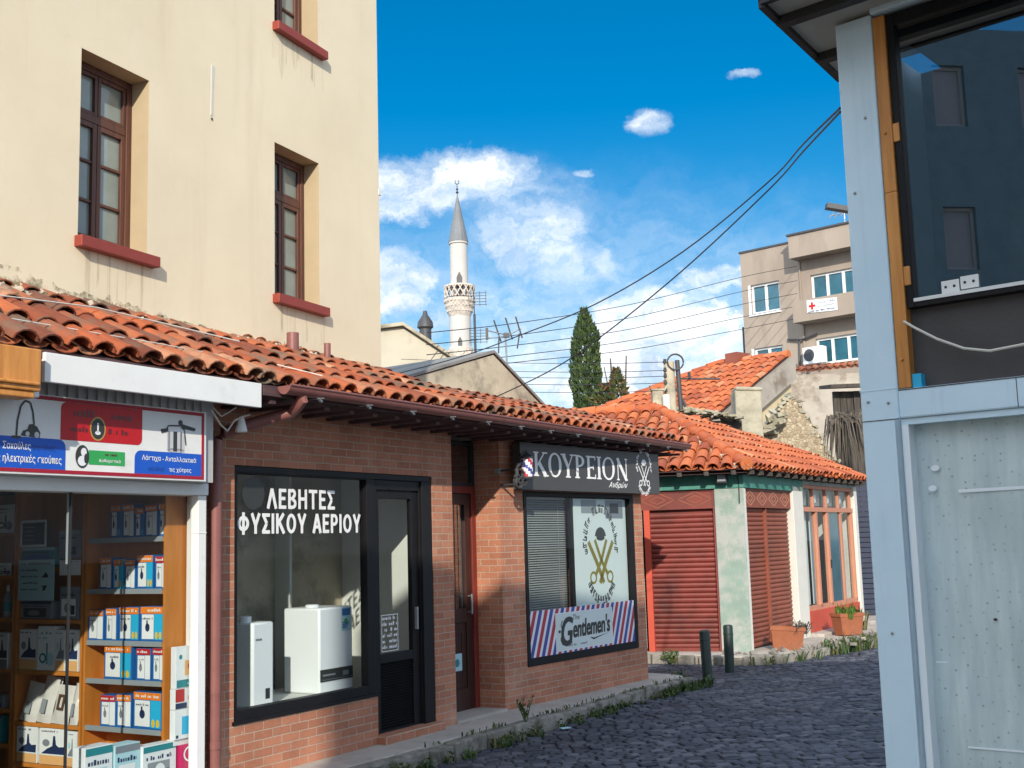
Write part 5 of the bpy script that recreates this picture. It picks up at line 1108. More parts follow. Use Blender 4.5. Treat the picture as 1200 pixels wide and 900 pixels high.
# corner pillar, flaking green plaster
l.box(-0.44, 0.0, 0.0, 0.3, 0.0, 2.53, 0); q.box(0.0, 0.11, 0.003, 0.3, 0.0, 2.53, 1); both(q, l); q.build('corner_pillar', ['green_plaster', 'white_plaster'], kb, bevel=0.012)
for x0, x1, z1 in ((2.24, 2.76, 2.62), (5.86, 6.05, 2.70)): q = MB(CR); q.box(x0, x1, -0.012, 0.3, 0.0, z1); q.build('pillar', 'white_plaster', kb, bevel=0.01)
q = MB(CR); l = MB(CLF)
l.box(-6.0, -0.0, -0.015, 0.28, 2.53, 2.80); q.box(0.0, 2.8, -0.012, 0.28, 2.53, 2.80); both(q, l); q.build('fascia', 'green_fascia', kb, bevel=0.006)
q = MB(CR); q.box(2.8, 6.0, 0.0, 0.28, 2.66, 2.80, 0); q.box(0.3, 6.0, 5.2, 5.4, 0, 2.8, 1); q.box(5.9, 6.05, 0.3, 5.4, 0, 2.8, 1); q.box(0.35, 5.9, 0.9, 0.95, 0.0, 2.8, 2)
l = MB(CLF); l.box(-6.0, -1.9, 0.0, 0.25, 0.0, 2.53, 1); l.box(-6.0, -0.3, 0.9, 0.95, 0, 2.8, 2); both(q, l)
q.build('wall', ['green_plaster', 'white_plaster', 'dark'], kb)
def shutter(mb, x0, x1, z0, z1, y, pitch=0.075, m=0):
    n = int((z1 - z0) / pitch); pts = []
    for k in range(n):
        z = z0 + k * pitch
        pts += [(y + 0.016, z), (y, z + pitch * 0.25), (y - 0.004, z + pitch * 0.55), (y + 0.004, z + pitch * 0.86), (y + 0.02, z + pitch * 0.93)]
    pts.append((y + 0.016, z1))
    for a, b in zip(pts[:-1], pts[1:]): mb.quad((x0, a[0], a[1]), (x1, a[0], a[1]), (x1, b[0], b[1]), (x0, b[0], b[1]), m)
def lattice_panel(mb, x0, x1, z0, z1, y, m=0, m2=1):
    mb.box(x0, x1, y, y + 0.05, z0, z1, m)
    n = max(1, round((x1 - x0) / 0.55)); w = (x1 - x0) / n
    for k in range(n):
        a = x0 + k * w; cx_, cz_ = a + w / 2, (z0 + z1) / 2; hx, hz = w / 2 - 0.03, (z1 - z0) / 2 - 0.03
        mb.stroke([(cx_ - hx, cz_), (cx_, cz_ + hz), (cx_ + hx, cz_), (cx_, cz_ - hz), (cx_ - hx, cz_)], 0.022, y - 0.006, m2)
        mb.stroke([(cx_ - hx * .5, cz_), (cx_, cz_ + hz * .5), (cx_ + hx * .5, cz_), (cx_, cz_ - hz * .5), (cx_ - hx * .5, cz_)], 0.018, y - 0.006, m2)
    mb.frame_rect(x0, x1, z0, z1, 0.03, y - 0.014, y, m)
l = MB(CLF); shutter(l, -1.44, -0.47, 0.16, 2.24, 0.10); l.box(-1.44, -0.47, 0.085, 0.11, 0.12, 0.17)
sh1 = l.build('roller_shutter', 'red_shutter', kb)
l = MB(CLF); lattice_panel(l, -1.60, -0.445, 2.24, 2.53, 0.05); l.build('lattice_panel', ['red_shutter', 'rust_shutter'], sh1)
l = MB(CLF); l.box(-1.53, -1.44, 0.03, 0.14, 0.12, 2.24, 0); l.box(-0.47, -0.443, 0.03, 0.14, 0.12, 2.24, 1); l.build('guide_rail', ['red_paint', 'red_shutter'], sh1)
l = MB(CLF); shutter(l, -1.88, -1.56, 0.16, 2.3, 0.06, 0.05); l.build('grey_shutter', 'grey_shutter', kb)
q = MB(CR); shutter(q, 0.13, 1.08, 0.14, 2.24, 0.10, 0.07); shutter(q, 1.12, 2.23, 0.14, 2.24, 0.10, 0.07); q.box(1.08, 1.12, 0.06, 0.12, 0.12, 2.24)
sh2 = q.build('roller_shutter', 'rust_shutter', kb)
q = MB(CR); lattice_panel(q, 0.12, 2.235, 2.24, 2.53, 0.05); q.build('lattice_panel', ['rust_shutter', 'salmon_wood'], sh2)
# glazed salmon wooden shop front
q = MB(CR)
for x in (2.76, 3.58, 4.23, 5.05, 5.78): q.box(x, x + 0.085, 0.04, 0.12, 0.55, 2.22)
q.box(2.76, 5.865, 0.03, 0.13, 2.20, 2.28); q.box(2.76, 5.865, 0.04, 0.12, 2.60, 2.66); q.box(2.76, 5.865, 0.04, 0.12, 0.52, 0.60)
for k in range(5): q.box(2.76 + k * 0.755, 2.80 + k * 0.755, 0.05, 0.11, 2.28, 2.60)
fwin = q.build('shop_window', 'salmon_wood', kb)
q = MB(CR); q.rect(2.80, 5.80, 0.58, 2.62, 0.085); q.build('pane', 'glass', fwin)
q = MB(CR); q.box(2.9, 3.5, 0.2, 0.22, 0.6, 2.2); q.box(3.7, 4.15, 0.2, 0.22, 0.6, 2.2); q.box(5.15, 5.7, 0.2, 0.22, 0.6, 2.2); q.build('curtain', 'poster', fwin)
q = MB(CR)
for k in range(4): q.box(2.85 + 0.755 * k, 3.45 + 0.755 * k, 0.16, 0.17, 2.31, 2.58, 0); q.disc(3.15 + 0.755 * k, 2.44, 0.13, 0.08, 0.155, 1)
q.build('fanlight_paper', ['b_grey', 'poster'], fwin)
q = MB(CR); q.box(4.24, 5.04, 0.07, 0.08, 0.6, 2.2, 0); q.box(4.27, 4.32, 0.03, 0.06, 1.2, 1.35, 1); q.build('door_leaf', ['pane_blue', 'dark'], fwin)
q = MB(CR); q.box(2.76, 5.86, 0.01, 0.12, 0.0, 0.52, 0); q.build('red_plinth', 'red_paint', kb)
q = MB(CR); q.box(2.70, 5.9, -0.25, 0.2, 0.0, 0.17); q.build('doorstep', 'concrete', kb, bevel=0.02)
# tiled hip roof
EC = Vector((3.42, 17.31, 2.80)); AX = Vector((2.53, 20.55, 4.04))
dR = Vector((math.sin(R(31.6)), math.cos(R(31.6)), 0)); dL = Vector((-math.sin(R(74)), math.cos(R(74)), 0))
def slope_from(E): a = AX - EC; s = a - E * a.dot(E); return s.normalized()
sR, sL = slope_from(dR), slope_from(dL); aR = ((AX - EC).dot(dR), (AX - EC).dot(sR)); aL = ((AX - EC).dot(dL), (AX - EC).dot(sL))
r = random.Random(21)
mb = MB(); tiled_plane(mb, EC, dR, sR, [(0, 0), (6.6, 0), (6.62, 1.1), (4.6, aR[1] * 0.78), (aR[0] + 0.02, aR[1])], 0.20, r, 0.36, 0, 1)
tiled_plane(mb, EC, dL, sL, [(0, 0), (4.6, 0), (4.6, aL[1]), aL], 0.20, r, 0.36, 0, 1)
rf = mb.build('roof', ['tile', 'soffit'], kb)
mb = MB(); n = 11
for k in range(n):
    a, b = EC + (AX - EC) * (k / n), EC + (AX - EC) * min(1, (k + 1.25) / n); up = Vector((0, 0, 0.055))
    mb.tube([a + up + Vector((0, 0, 0.012)), b + up - Vector((0, 0, 0.01))], [0.10, 0.082], 10)
for k in range(13):
    a = AX + dL * 0.36 * k; mb.tube([a + Vector((0, 0, 0.05)), a + dL * 0.42 + Vector((0, 0, 0.03))], [0.10, 0.085], 10)
mb.build('ridge_tile', 'tile', rf, smooth=True)
mb = MB(); r = random.Random(5)
for k in range(90):
    t = r.random(); a = EC + (AX - EC) * t + Vector((0, 0, 0.01)); s0 = r.uniform(0.03, 0.06); sd_ = r.choice((-1, 1))
    mb.xbox(Matrix.Translation(a + (dR * 0.11 if sd_ > 0 else dL * 0.11) + Vector((r.gauss(0, .015), r.gauss(0, .015), r.gauss(0, .012)))) @ Matrix.Rotation(r.uniform(0, 6), 4, Vector((r.random(), r.random(), 1)).normalized()), s0 * 1.5, s0, s0)
mb.build('mortar_bedding', 'mortar', rf)
mb = MB()     # eaves soffit and rafter ends
for E, s0, L in ((dR, sR, 6.6), (dL, sL, 4.6)):
    inn = s0 * 0.5; inn.z = 0
    mb.quad(EC + Vector((0, 0, -0.03)), EC + E * L + Vector((0, 0, -0.03)), EC + E * L + inn + Vector((0, 0, -0.03)), EC + inn + Vector((0, 0, -0.03)))
    for k in range(int(L / 0.4)):
        c = EC + E * (0.2 + 0.4 * k) + inn * 0.28 + Vector((0, 0, -0.055)); mb.xbox(Matrix.Translation(c) @ Matrix.Rotation(math.atan2(inn.y, inn.x), 4, 'Z'), 0.30, 0.07, 0.06)
mb.build('rafter_end', 'timber', rf)
wl = thing('wall_lamp', 'small dark lamp box fixed under the eave of the green fascia', 'lamp', tr(CLF, -0.30, -0.12, 2.60))
q = MB(CLF); q.box(-0.38, -0.22, -0.16, -0.02, 2.60, 2.76); q.build('housing', 'dark', wl, bevel=0.015)
q = MB(CLF); q.box(-0.36, -0.24, -0.17, -0.16, 2.63, 2.73); q.build('lens', 'b_grey', wl)
q = MB(CLF); q.tube([(-0.07, -0.02, 2.80), (-0.06, -0.02, 2.55), (-0.065, -0.02, 2.3)], 0.008, 6); q.build('wall_cable', 'cable', kb)

# ================================================================== things along the street
for k, (x, y, h) in enumerate([(2.365, 15.2, 0.66), (2.83, 16.27, 0.64)]):
    m = Matrix.Translation((x, y, -0.03)) @ Matrix.Rotation(R(-1.5 if k == 0 else 0.6), 4, 'Y')
    t = thing('bollard', ('dark green steel bollard nearer the barber corner', 'dark green steel bollard standing nearer the pale green pillar')[k], 'bollard', m, 'bollards at the alley mouth')
    q = MB(m); q.lathe([(0.066, 0), (0.066, h - 0.02), (0.062, h), (0.045, h + 0.012), (0.0, h + 0.014)], (0, 0, 0), 18); q.build('post', 'bollard', t, smooth=True)
    q = MB(m); q.lathe([(0.0675, h - 0.12), (0.0695, h - 0.118), (0.0695, h - 0.10), (0.0675, h - 0.098)], (0, 0, 0), 18); q.build('collar', 'bollard', t, smooth=True)
def trough(lb, m, L, Wd, H, broken):
    t = thing('planter', lb, 'planter', m, 'terracotta planters on the corner pavement')
    q = MB(m); tp = 0.82
    def ring(k, z, ins=0.0): return [(sx_ * (L / 2 * k - ins), sy_ * (Wd / 2 * k - ins), z) for sx_, sy_ in ((-1, -1), (1, -1), (1, 1), (-1, 1))]
    rings = [ring(tp, 0), ring(0.965, H * 0.84), ring(1.03, H * 0.84), ring(1.03, H), ring(1.03, H, 0.045), ring(0.90, H * 0.72, 0.03)]
    vs = [p for g_ in rings for p in g_]; fs = [(3, 2, 1, 0)]
    for i in range(len(rings) - 1):
        for k in range(4): fs.append((i * 4 + k, i * 4 + (k + 1) % 4, (i + 1) * 4 + (k + 1) % 4, (i + 1) * 4 + k))
    q.add(vs, fs); q.build('pot', 'terracotta', t, bevel=0.008)
    q = MB(m); q.poly([(a, b, H * 0.75) for a, b, c in ring(0.90, 0, 0.025)]); q.build('soil', 'soil', t)
    return t
m1 = Matrix.Translation((3.98, 17.86, 0.118)) @ Matrix.Rotation(R(52 - 62), 4, 'Z') @ Matrix.Rotation(R(3), 4, 'Y')
trough('terracotta trough with a dry withered plant in front of the salmon shutter', m1, 0.50, 0.28, 0.34, True)
m2 = Matrix.Translation((5.50, 20.05, 0.13)) @ Matrix.Rotation(R(20), 4, 'Z'); trough('terracotta trough with bright green plant in front of the glazed shop front', m2, 0.46, 0.30, 0.36, False)
def blades(mb, c, n, hmin, hmax, spread, rnd, wid=0.012, droop=0.4, rad=0.05):
    for _ in range(n):
        a = rnd.uniform(0, 2 * math.pi); h = rnd.uniform(hmin, hmax); rr = rad * math.sqrt(rnd.random()); ba = rnd.uniform(0, 2 * math.pi)
        p0 = Vector((c[0] + rr * math.cos(ba), c[1] + rr * math.sin(ba), c[2])); d = Vector((math.cos(a), math.sin(a), 0)); w = Vector((-d.y, d.x, 0)) * wid * rnd.uniform(0.6, 1.3)
        s0 = spread * rnd.uniform(0.2, 1.0)
        p1 = p0 + d * s0 * h * 0.45 + Vector((0, 0, h * 0.62)); p2 = p0 + d * s0 * h + Vector((0, 0, h * (1 - droop * rnd.random())))
        mb.add([p0 - w * .7, p0 + w * .7, p1 + w, p1 - w, p2], [(0, 1, 2, 3), (3, 2, 4)])
def leaves(mb, c, n, rad, size, rnd, up=0.3):
    for _ in range(n):
        d = Vector((rnd.gauss(0, 1), rnd.gauss(0, 1), rnd.gauss(0, 1))).normalized() * rad * (rnd.random() ** 0.45); p = Vector(c) + Vector((d.x, d.y, d.z * 0.8))
        a = Vector((rnd.gauss(0, 1), rnd.gauss(0, 1), rnd.gauss(0, 1) + up)).normalized(); b = a.cross(Vector((rnd.gauss(0, 1), rnd.gauss(0, 1), rnd.gauss(0, 1)))).normalized(); s0 = size * rnd.uniform(0.6, 1.4)
        mb.add([p - a * s0, p + b * s0 * .55, p + a * s0, p - b * s0 * .55], [(0, 1, 2, 3)])
r = random.Random(33)
q = MB(m2); blades(q, (-0.05, 0, 0.26), 150, 0.14, 0.32, 0.7, r, 0.012, 0.5, 0.16); tag(q.build('green_plant', 'potgrass', base=m2 @ Matrix.Translation((0, 0, 0.26))), 'bright green grassy plant growing in the farther terracotta trough', 'plant')
q = MB(m2); blades(q, (0.33, 0.1, 0.05), 60, 0.2, 0.55, 0.6, r, 0.014, 0.6, 0.10); tag(q.build('tall_weed', 'grass', base=m2 @ Matrix.Translation((0.33, 0.1, 0.0))), 'tall yellowish weed growing beside the farther trough', 'plant')
q = MB(m1); blades(q, (0.20, 0, 0.24), 46, 0.12, 0.34, 1.4, r, 0.010, 1.5, 0.10)
tag(q.build('withered_plant', 'straw', base=m1 @ Matrix.Translation((0.2, 0, 0.24))), 'withered brown plant hanging over the end of the nearer trough', 'plant')
# weeds in the gutter along the kerb
q = MB(); r = random.Random(40)
def along(line, t):
    L = [math.hypot(b[0] - a[0], b[1] - a[1]) for a, b in zip(line[:-1], line[1:])]; s0 = t * sum(L)
    for (a, b), l0 in zip(zip(line[:-1], line[1:]), L):
        if s0 <= l0: return (a[0] + (b[0] - a[0]) * s0 / l0, a[1] + (b[1] - a[1]) * s0 / l0)
        s0 -= l0
    return line[-1]
vis = [(-1.4, 9.0), (-0.74, 10.1), (0.79, 12.62), (1.6, 13.95), (2.18, 14.78)]
for _ in range(185):
    t = r.random(); p = along(vis, t); k = (0.5 + 0.5 * math.sin(t * 21.0 + 0.7)) * (0.4 + 0.6 * math.sin(t * 8 + 1) ** 2)
    if r.random() > 0.12 + k: continue
    o_ = r.uniform(-0.02, 0.13); blades(q, (p[0] + o_ * 0.86, p[1] - o_ * 0.5, -0.01), r.randint(7, 16), 0.05, 0.06 + 0.13 * k, 1.0, r, 0.009, 0.7, 0.06)
    leaves(q, (p[0] + o_ * 0.86, p[1] - o_ * 0.5, 0.04), r.randint(10, 26), 0.05 + 0.05 * k, 0.016, r)
for _ in range(60):
    p = along([(-0.74, 10.1), (2.18, 14.78)], r.random()); blades(q, (p[0] - 0.10, p[1] + 0.06, 0.12), r.randint(2, 5), 0.02, 0.07, 1.0, r, 0.006, 0.7, 0.03)
for _ in range(100):
    p = along([(2.9, 17.2), (3.57, 16.93), (4.3, 17.7), (5.7, 19.25), (8.2, 23.2)], r.random() ** 0.8); o_ = r.uniform(-0.10, 0.10)
    if p[0] < 3.7 and r.random() < 0.7: continue
    blades(q, (p[0] + o_, p[1] - o_, 0.0), r.randint(6, 14), 0.06, 0.22 + 0.12 * (p[0] > 4.6), 0.9, r, 0.012, 0.7, 0.09)
leaves(q, (2.2, 17.55, 0.10), 130, 0.14, 0.03, r); leaves(q, (1.95, 15.0, 0.07), 140, 0.16, 0.022, r); blades(q, (2.25, 14.75, 0.0), 50, 0.08, 0.2, 0.9, r, 0.01, .7, 0.12)
tag(q.build('weeds', 'grass'), 'green weeds growing in the joints along the kerbs', 'weeds', None, 'stuff')
q = MB(); c = (0.04, 11.43, 0.12)
for k in range(7):
    a = r.uniform(0, 6.28); h = r.uniform(0.16, 0.30); q.tube([(c[0], c[1], c[2] - 0.02), (c[0] + 0.05 * math.cos(a), c[1] + 0.05 * math.sin(a), c[2] + h * 0.6), (c[0] + 0.09 * math.cos(a), c[1] + 0.09 * math.sin(a), c[2] + h)], [0.004, 0.003, 0.0015], 5)
    for j in range(9): leaves(q, (c[0] + 0.08 * math.cos(a) * j / 9, c[1] + 0.08 * math.sin(a) * j / 9, c[2] + h * (0.3 + 0.75 * j / 9)), 2, 0.02, 0.016, r)
tag(q.build('weed_sprig', 'grass', base=Matrix.Translation(c)), 'single upright leafy weed sprouting from the pavement edge', 'plant')
q = MB(); r2 = random.Random(8)
for k in range(70):
    p = along([(3.0, 17.3), (3.57, 17.1), (4.3, 17.85), (6.2, 20.2)], r2.random()); s0 = r2.uniform(0.02, 0.09)
    q.xbox(Matrix.Translation((p[0] + r2.uniform(-.05, .35), p[1] + r2.uniform(-.1, .25), 0.12 + s0 * 0.2)) @ Matrix.Rotation(r2.uniform(0, 6), 4, Vector((r2.random(), r2.random(), r2.random())).normalized()), s0 * 1.6, s0, s0 * .6)
tag(q.build('rubble', 'kerb'), 'broken stone rubble scattered along the corner pavement', 'rubble', None, 'stuff')
q = MB(); q.xbox(Matrix.Translation((0.42, 11.75, 0.012)) @ Matrix.Rotation(0.5, 4, 'Z'), 0.10, 0.06, 0.008); tag(q.build('litter', 'b_pale', base=Matrix.Translation((0.42, 11.75, 0.0))), 'scrap of pale litter lying in the weeds by the kerb', 'litter')

# ================================================================== blue framed building at the right edge
rb = thing('blue_frame_building', 'two storey building with pale blue steel frame, papered door and large dark window', 'building', RB0)
q = MB(RB)
q.box(0.0, 0.285, 0.0, 0.25, -1.10, 5.63); q.box(0.285, 4.6, 0.0, 0.25, 2.60, 2.81); q.box(0.235, 0.285, -0.0, 0.25, -1.10, 2.60)
q.box(0.285, 4.6, -0.02, 0.25, 5.62, 5.95); q.box(3.9, 4.6, 0.0, 0.25, -1.10, 5.62)
q.build('frame', 'blueframe', rb, bevel=0.008)
q = MB(RB); q.box(0.285, 0.335, 0.02, 0.16, -1.10, 2.555, 0); q.box(0.285, 3.9, 0.02, 0.16, 2.555, 2.598, 1); q.box(0.0, 0.287, -0.003, 0.0, 2.817, 2.823, 1); q.build('reveal', ['whiteblue', 'blueframe'], rb)
q = MB(RB); n = 22; zs = [-1.10 + 3.655 * i / 40 for i in range(41)]; xs = [0.335 + 3.565 * i / 60 for i in range(61)]; rr = random.Random(2)
def buck(x, z): return 0.13 + 0.010 * math.sin(x * 5 + math.sin(z * 3) * 1.3) + 0.006 * math.sin(z * 7 + x * 3) + (0.010 if 0.86 < z < 0.90 else 0) + (-0.008 if 2.05 < z < 2.09 else 0)
for i in range(60):
    for j in range(40): q.quad(*[(x, buck(x, z), z) for x, z in ((xs[i], zs[j]), (xs[i + 1], zs[j]), (xs[i + 1], zs[j + 1]), (xs[i], zs[j + 1]))])
pp = q.build('papered_door', 'paper', rb, smooth=True)
for (x, z) in ((0.07, 4.3), (0.21, 2.72), (0.06, 2.74), (0.12, 1.1), (0.19, 4.85)):
    q = MB(RB); q.lathe([(0.011, 0), (0.011, 0.006), (0.005, 0.009)], (0, 0, 0), 8); q.v = [Vector((x + v.x, -0.001 - v.z, z + v.y)) for v in q.v]; q.build('bolt', 'steel', rb)
q = MB(RB); q.box(0.003, 0.282, -0.0025, 0.0, 2.596, 2.603); q.box(0.290, 4.55, -0.0025, 0.0, 2.798, 2.806); q.box(1.10, 1.105, -0.0025, 0.0, 2.604, 2.797); q.build('joint_line', 'dkmetal', rb)
for (x0, x1, z, h) in ((0.62, 2.2, 2.06, 0.022), (0.36, 3.2, 0.895, 0.010), (0.55, 2.6, 0.34, 0.014)):
    q = MB(RB); q.quad((x0, buck(x0, z) - 0.012, z), (x1, buck(x1, z) - 0.012, z + 0.012), (x1, buck(x1, z) - 0.012, z + h + 0.012), (x0, buck(x0, z) - 0.012, z + h), 0); q.build('tape_strip', 'whiteblue', pp)
for (x, z, rx, mm) in ((0.47, 2.24, 0.03, 'whiteblue'), (0.44, 2.10, 0.03, 'whiteblue'), (0.80, 1.20, 0.014, 'ink')):
    q = MB(RB); q.disc(x, z, rx, rx * 0.7, 0.108, 0); q.build('tape_patch', mm, pp)
for bx in ((0.337, 3.9, 0.10, 0.2, 2.81, 3.385), (0.287, 3.9, 0.15, 0.22, 5.40, 5.62)): q = MB(RB); q.box(*bx); q.build('wall_panel', 'darkpanel', rb)
q = MB(RB); q.frame_rect(0.385, 3.9, 3.385, 5.60, (0.055, 0.05, 0.05, 0.10), 0.03, 0.14); uw = q.build('window', 'black', rb, bevel=0.004)
q = MB(RB); q.rect(0.44, 3.85, 3.435, 5.50, 0.08); q.build('pane', 'glass_dark', uw)
q = MB(RB); q.box(0.44, 3.85, 0.025, 0.07, 3.425, 3.45); q.build('sill', 'white', uw)
q = MB(RB)
for x, dz in ((0.63, 0.0), (0.765, 0.012)): q.box(x, x + 0.125, 0.066, 0.074, 3.455 + dz, 3.545 + dz, 0); q.disc(x + 0.03, 3.50 + dz, 0.010, 0.010, 0.064, 1); q.disc(x + 0.09, 3.50 + dz, 0.010, 0.010, 0.064, 1)
q.build('hinge_plate', ['white', 'dark'], uw)
q = MB(RB); q.box(0.289, 0.382, 0.01, 0.10, 2.815, 4.25); q.box(0.287, 0.380, 0.012, 0.10, 4.252, 5.60)
for z in (3.55, 4.62): q.box(0.38, 0.43, 0.02, 0.06, z, z + 0.14)
for z in (4.70, 3.02): q.tube([(0.33, 0.01, z), (0.33, -0.004, z)], 0.011, 8)
wt = q.build('wooden_batten', 'pine', rb, bevel=0.004)
q = MB(RB); q.box(0.385, 0.45, 0.03, 0.10, 2.812, 2.91); q.build('blue_offcut', 's_blue' if 0 else 'b_cyan', rb)
q = MB(RB)      # floor, ceiling and walls behind the dark glass
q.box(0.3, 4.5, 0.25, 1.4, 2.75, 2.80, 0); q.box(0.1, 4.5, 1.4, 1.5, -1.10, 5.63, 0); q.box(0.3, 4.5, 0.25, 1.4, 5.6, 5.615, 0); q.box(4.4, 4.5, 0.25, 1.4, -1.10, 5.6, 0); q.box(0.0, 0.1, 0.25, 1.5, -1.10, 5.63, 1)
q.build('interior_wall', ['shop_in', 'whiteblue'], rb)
q = MB(RB)      # eaves: tiled edge, boarded soffit, rafters
O = RB.inverted() @ Vector((1.178, 5.041, 4.193)); O.z = 5.66
P2 = RB.inverted() @ Vector((1.798, 5.971, 4.193)); sd_ = (P2 - O).normalized(); sd_.z = 0
far = O + sd_ * 1.75
q.quad(O, far, far + Vector((4.6, 0, 0)), O + Vector((5.5, 0, 0)))
q.build('soffit', 'grey_shutter', rb)
q = MB(RB); e1 = Vector((1, 0, 0))
def bar(a, b, w, h, dz, m=0):
    a, b = Vector(a), Vector(b); c = (a + b) / 2; d = b - a; q.xbox(Matrix.Translation((c.x, c.y, c.z + dz)) @ Matrix.Rotation(math.atan2(d.y, d.x), 4, 'Z'), d.length, w, h, m)
bar(O, far, 0.05, 0.12, 0.02); bar(O, O + Vector((5.5, 0, 0)), 0.05, 0.10, 0.03)
for k in range(2):
    a = O + sd_ * (0.34 + 0.85 * k); bar(a, a + Vector((2.2, 0, 0)), 0.09, 0.07, -0.035)
q.build('rafter', 'dark', rb)
mb = MB(RB); r = random.Random(3)
inw = Vector((0, 1, 0)); slope = (inw + Vector((0, 0, 0.42))).normalized()
tiled_plane(mb, O + Vector((-0.04, -0.06, 0.10)), e1, slope, [(0, 0), (5.5, 0), (5.5, 1.3), (1.0, 1.3)], 0.20, r, 0.36, 0, 0)
sl2 = Vector((0.83, -0.0, 0)); nrm2 = Vector((-sd_.y, sd_.x, 0)); nrm2 = nrm2 if nrm2.x > 0 else -nrm2
tiled_plane(mb, O + Vector((-0.06, -0.04, 0.10)), sd_, (nrm2 + Vector((0, 0, 0.42))).normalized(), [(0, 0), (1.75, 0), (1.75, 1.2), (1.1, 1.2)], 0.20, r, 0.36, 0, 0)
mb.build('roof', 'tile', rb)
q = MB(RB); q.tube([(0.37, -0.01, 3.29), (0.45, -0.015, 3.23), (0.60, -0.015, 3.13), (0.78, -0.012, 3.04), (0.95, -0.01, 3.00), (1.4, -0.01, 3.03), (2.4, -0.01, 3.1), (3.9, -0.0, 3.2)], 0.010, 6)
tag(q.build('loose_cable', 'cable_white', base=tr(RB0, 0.23, 0, 2.72), smooth=True), 'loose beige cable drooping across the dark panel above the blue beam', 'cable')

# ================================================================== overhead cables
def wire(name, lb, pts, r0, group, mt='cable'):
    P = [Vector(p) for p in pts]; out = []
    for i in range(len(P) - 1):     # Catmull-Rom through the supports
        p0, p1, p2, p3 = P[max(i - 1, 0)], P[i], P[i + 1], P[min(i + 2, len(P) - 1)]
        for k in range(6):
            t = k / 6; out.append(0.5 * ((2 * p1) + (p2 - p0) * t + (2 * p0 - 5 * p1 + 4 * p2 - p3) * t * t + (3 * p1 - p0 - 3 * p2 + p3) * t ** 3))
    out.append(P[-1]); q = MB(); q.tube(out, r0, 6); tag(q.build(name, mt, base=Matrix.Translation(P[0]), smooth=True), lb, 'cable', group)
wire('overhead_cable', 'upper thick cable from the blue building past the cement gable', [(1.735, 5.83, 3.98), (2.10, 8.0, 4.53), (2.30, 10.00, 4.88), (1.66, 10.90, 4.50), (0.91, 12.00, 4.25), (0.11, 13.20, 4.15), (-0.62, 14.20, 4.08), (-1.68, 15.50, 4.05)], 0.0065, 'thick overhead cables')
wire('overhead_cable', 'lower thick cable from the blue building down to the tiled shop roof', [(1.735, 5.83, 3.96), (2.10, 8.0, 4.48), (2.30, 10.00, 4.81), (1.65, 10.90, 4.32), (0.90, 12.00, 3.87), (0.38, 12.80, 3.65), (-0.36, 14.00, 3.48)], 0.0065, 'thick overhead cables')
OW = [[(12.53, 49.95, 13.38), (9.46, 47.00, 12.30), (4.43, 42.00, 10.30), (0.30, 34.00, 8.23), (-2.10, 29.00, 7.09)], [(12.49, 49.95, 12.74), (9.43, 47.00, 11.70), (4.41, 42.00, 9.81), (0.29, 34.00, 7.87), (-2.11, 29.00, 6.79)],
      [(12.45, 49.95, 12.17), (9.40, 47.00, 11.17), (4.39, 42.00, 9.39), (0.28, 34.00, 7.57), (-2.11, 29.00, 6.53)], [(12.42, 49.95, 11.61), (9.37, 47.00, 10.64), (4.37, 42.00, 8.97), (0.27, 34.00, 7.26), (-2.12, 29.00, 6.27)], [(12.39, 49.95, 11.08), (9.34, 47.00, 10.14), (4.36, 42.00, 8.63), (0.27, 34.00, 7.06), (-2.12, 29.00, 6.10)]]
on = ['topmost', 'second highest', 'middle', 'second lowest', 'lowest']
for k, p in enumerate(OW): wire('overhead_wire', f'{on[k]} of the five thin wires slanting from the apartment block', [Vector(v) + Vector((0, 0, 0)) for v in p], 0.013, 'thin wires from the apartment block')
PW = [[(2.90, 22.00, 5.12), (1.77, 24.00, 5.43), (0.01, 27.00, 5.96), (-2.75, 29.00, 6.44)], [(2.90, 22.00, 4.96), (1.77, 24.00, 5.25), (0.01, 27.00, 5.76), (-2.76, 29.00, 6.22)], [(2.89, 22.00, 4.85), (1.76, 24.00, 5.13), (0.00, 27.00, 5.62), (-2.76, 29.00, 6.07)], [(2.88, 22.00, 4.72), (1.76, 24.00, 4.99), (0.00, 27.00, 5.46), (-2.76, 29.00, 5.90)], [(2.88, 22.00, 4.57), (1.75, 24.00, 4.83), (-0.01, 27.00, 5.28), (-2.76, 29.00, 5.71)]]
for k, p in enumerate(PW): wire('overhead_wire', f'{on[k]} of the five level wires running left from the utility pole', p, 0.007, 'thin wires at the utility pole')

# ================================================================== utility pole, antenna
up_ = thing('utility_pole', 'concrete utility pole top with insulators and a wire ring above the orange roofs', 'utility pole', Matrix.Translation((3.0, 22.0, 0)))
q = MB(); q.tube([(3.0, 22.0, 0), (2.98, 22.0, 5.12)], [0.16, 0.10], 12); q.build('concrete_post', 'conc_wall', up_, smooth=True)
q = MB(); q.tube([(3.16, 21.95, 4.2), (3.13, 21.95, 5.14)], 0.045, 10); q.tube([(3.25, 21.95, 4.25), (3.10, 21.95, 4.6)], 0.03, 8); q.build('steel_tube', 'dkmetal', up_, smooth=True)
q = MB(); q.tube([(3.09 + 0.15 * math.cos(R(a)), 21.9, 5.10 + 0.15 * math.sin(R(a))) for a in range(0, 361, 20)], 0.018, 6); q.build('wire_ring', 'dkmetal', up_, smooth=True)
for z in (5.12, 4.96, 4.85, 4.72, 4.57):
    q = MB(); q.lathe([(0.02, -0.04), (0.04, -0.03), (0.045, 0.0), (0.03, 0.02), (0.035, 0.04), (0.015, 0.05)], (2.90, 21.95, z), 10); q.box(2.88, 3.0, 21.94, 21.96, z - 0.05, z - 0.03); q.build('insulator', 'dkmetal', up_, smooth=True)
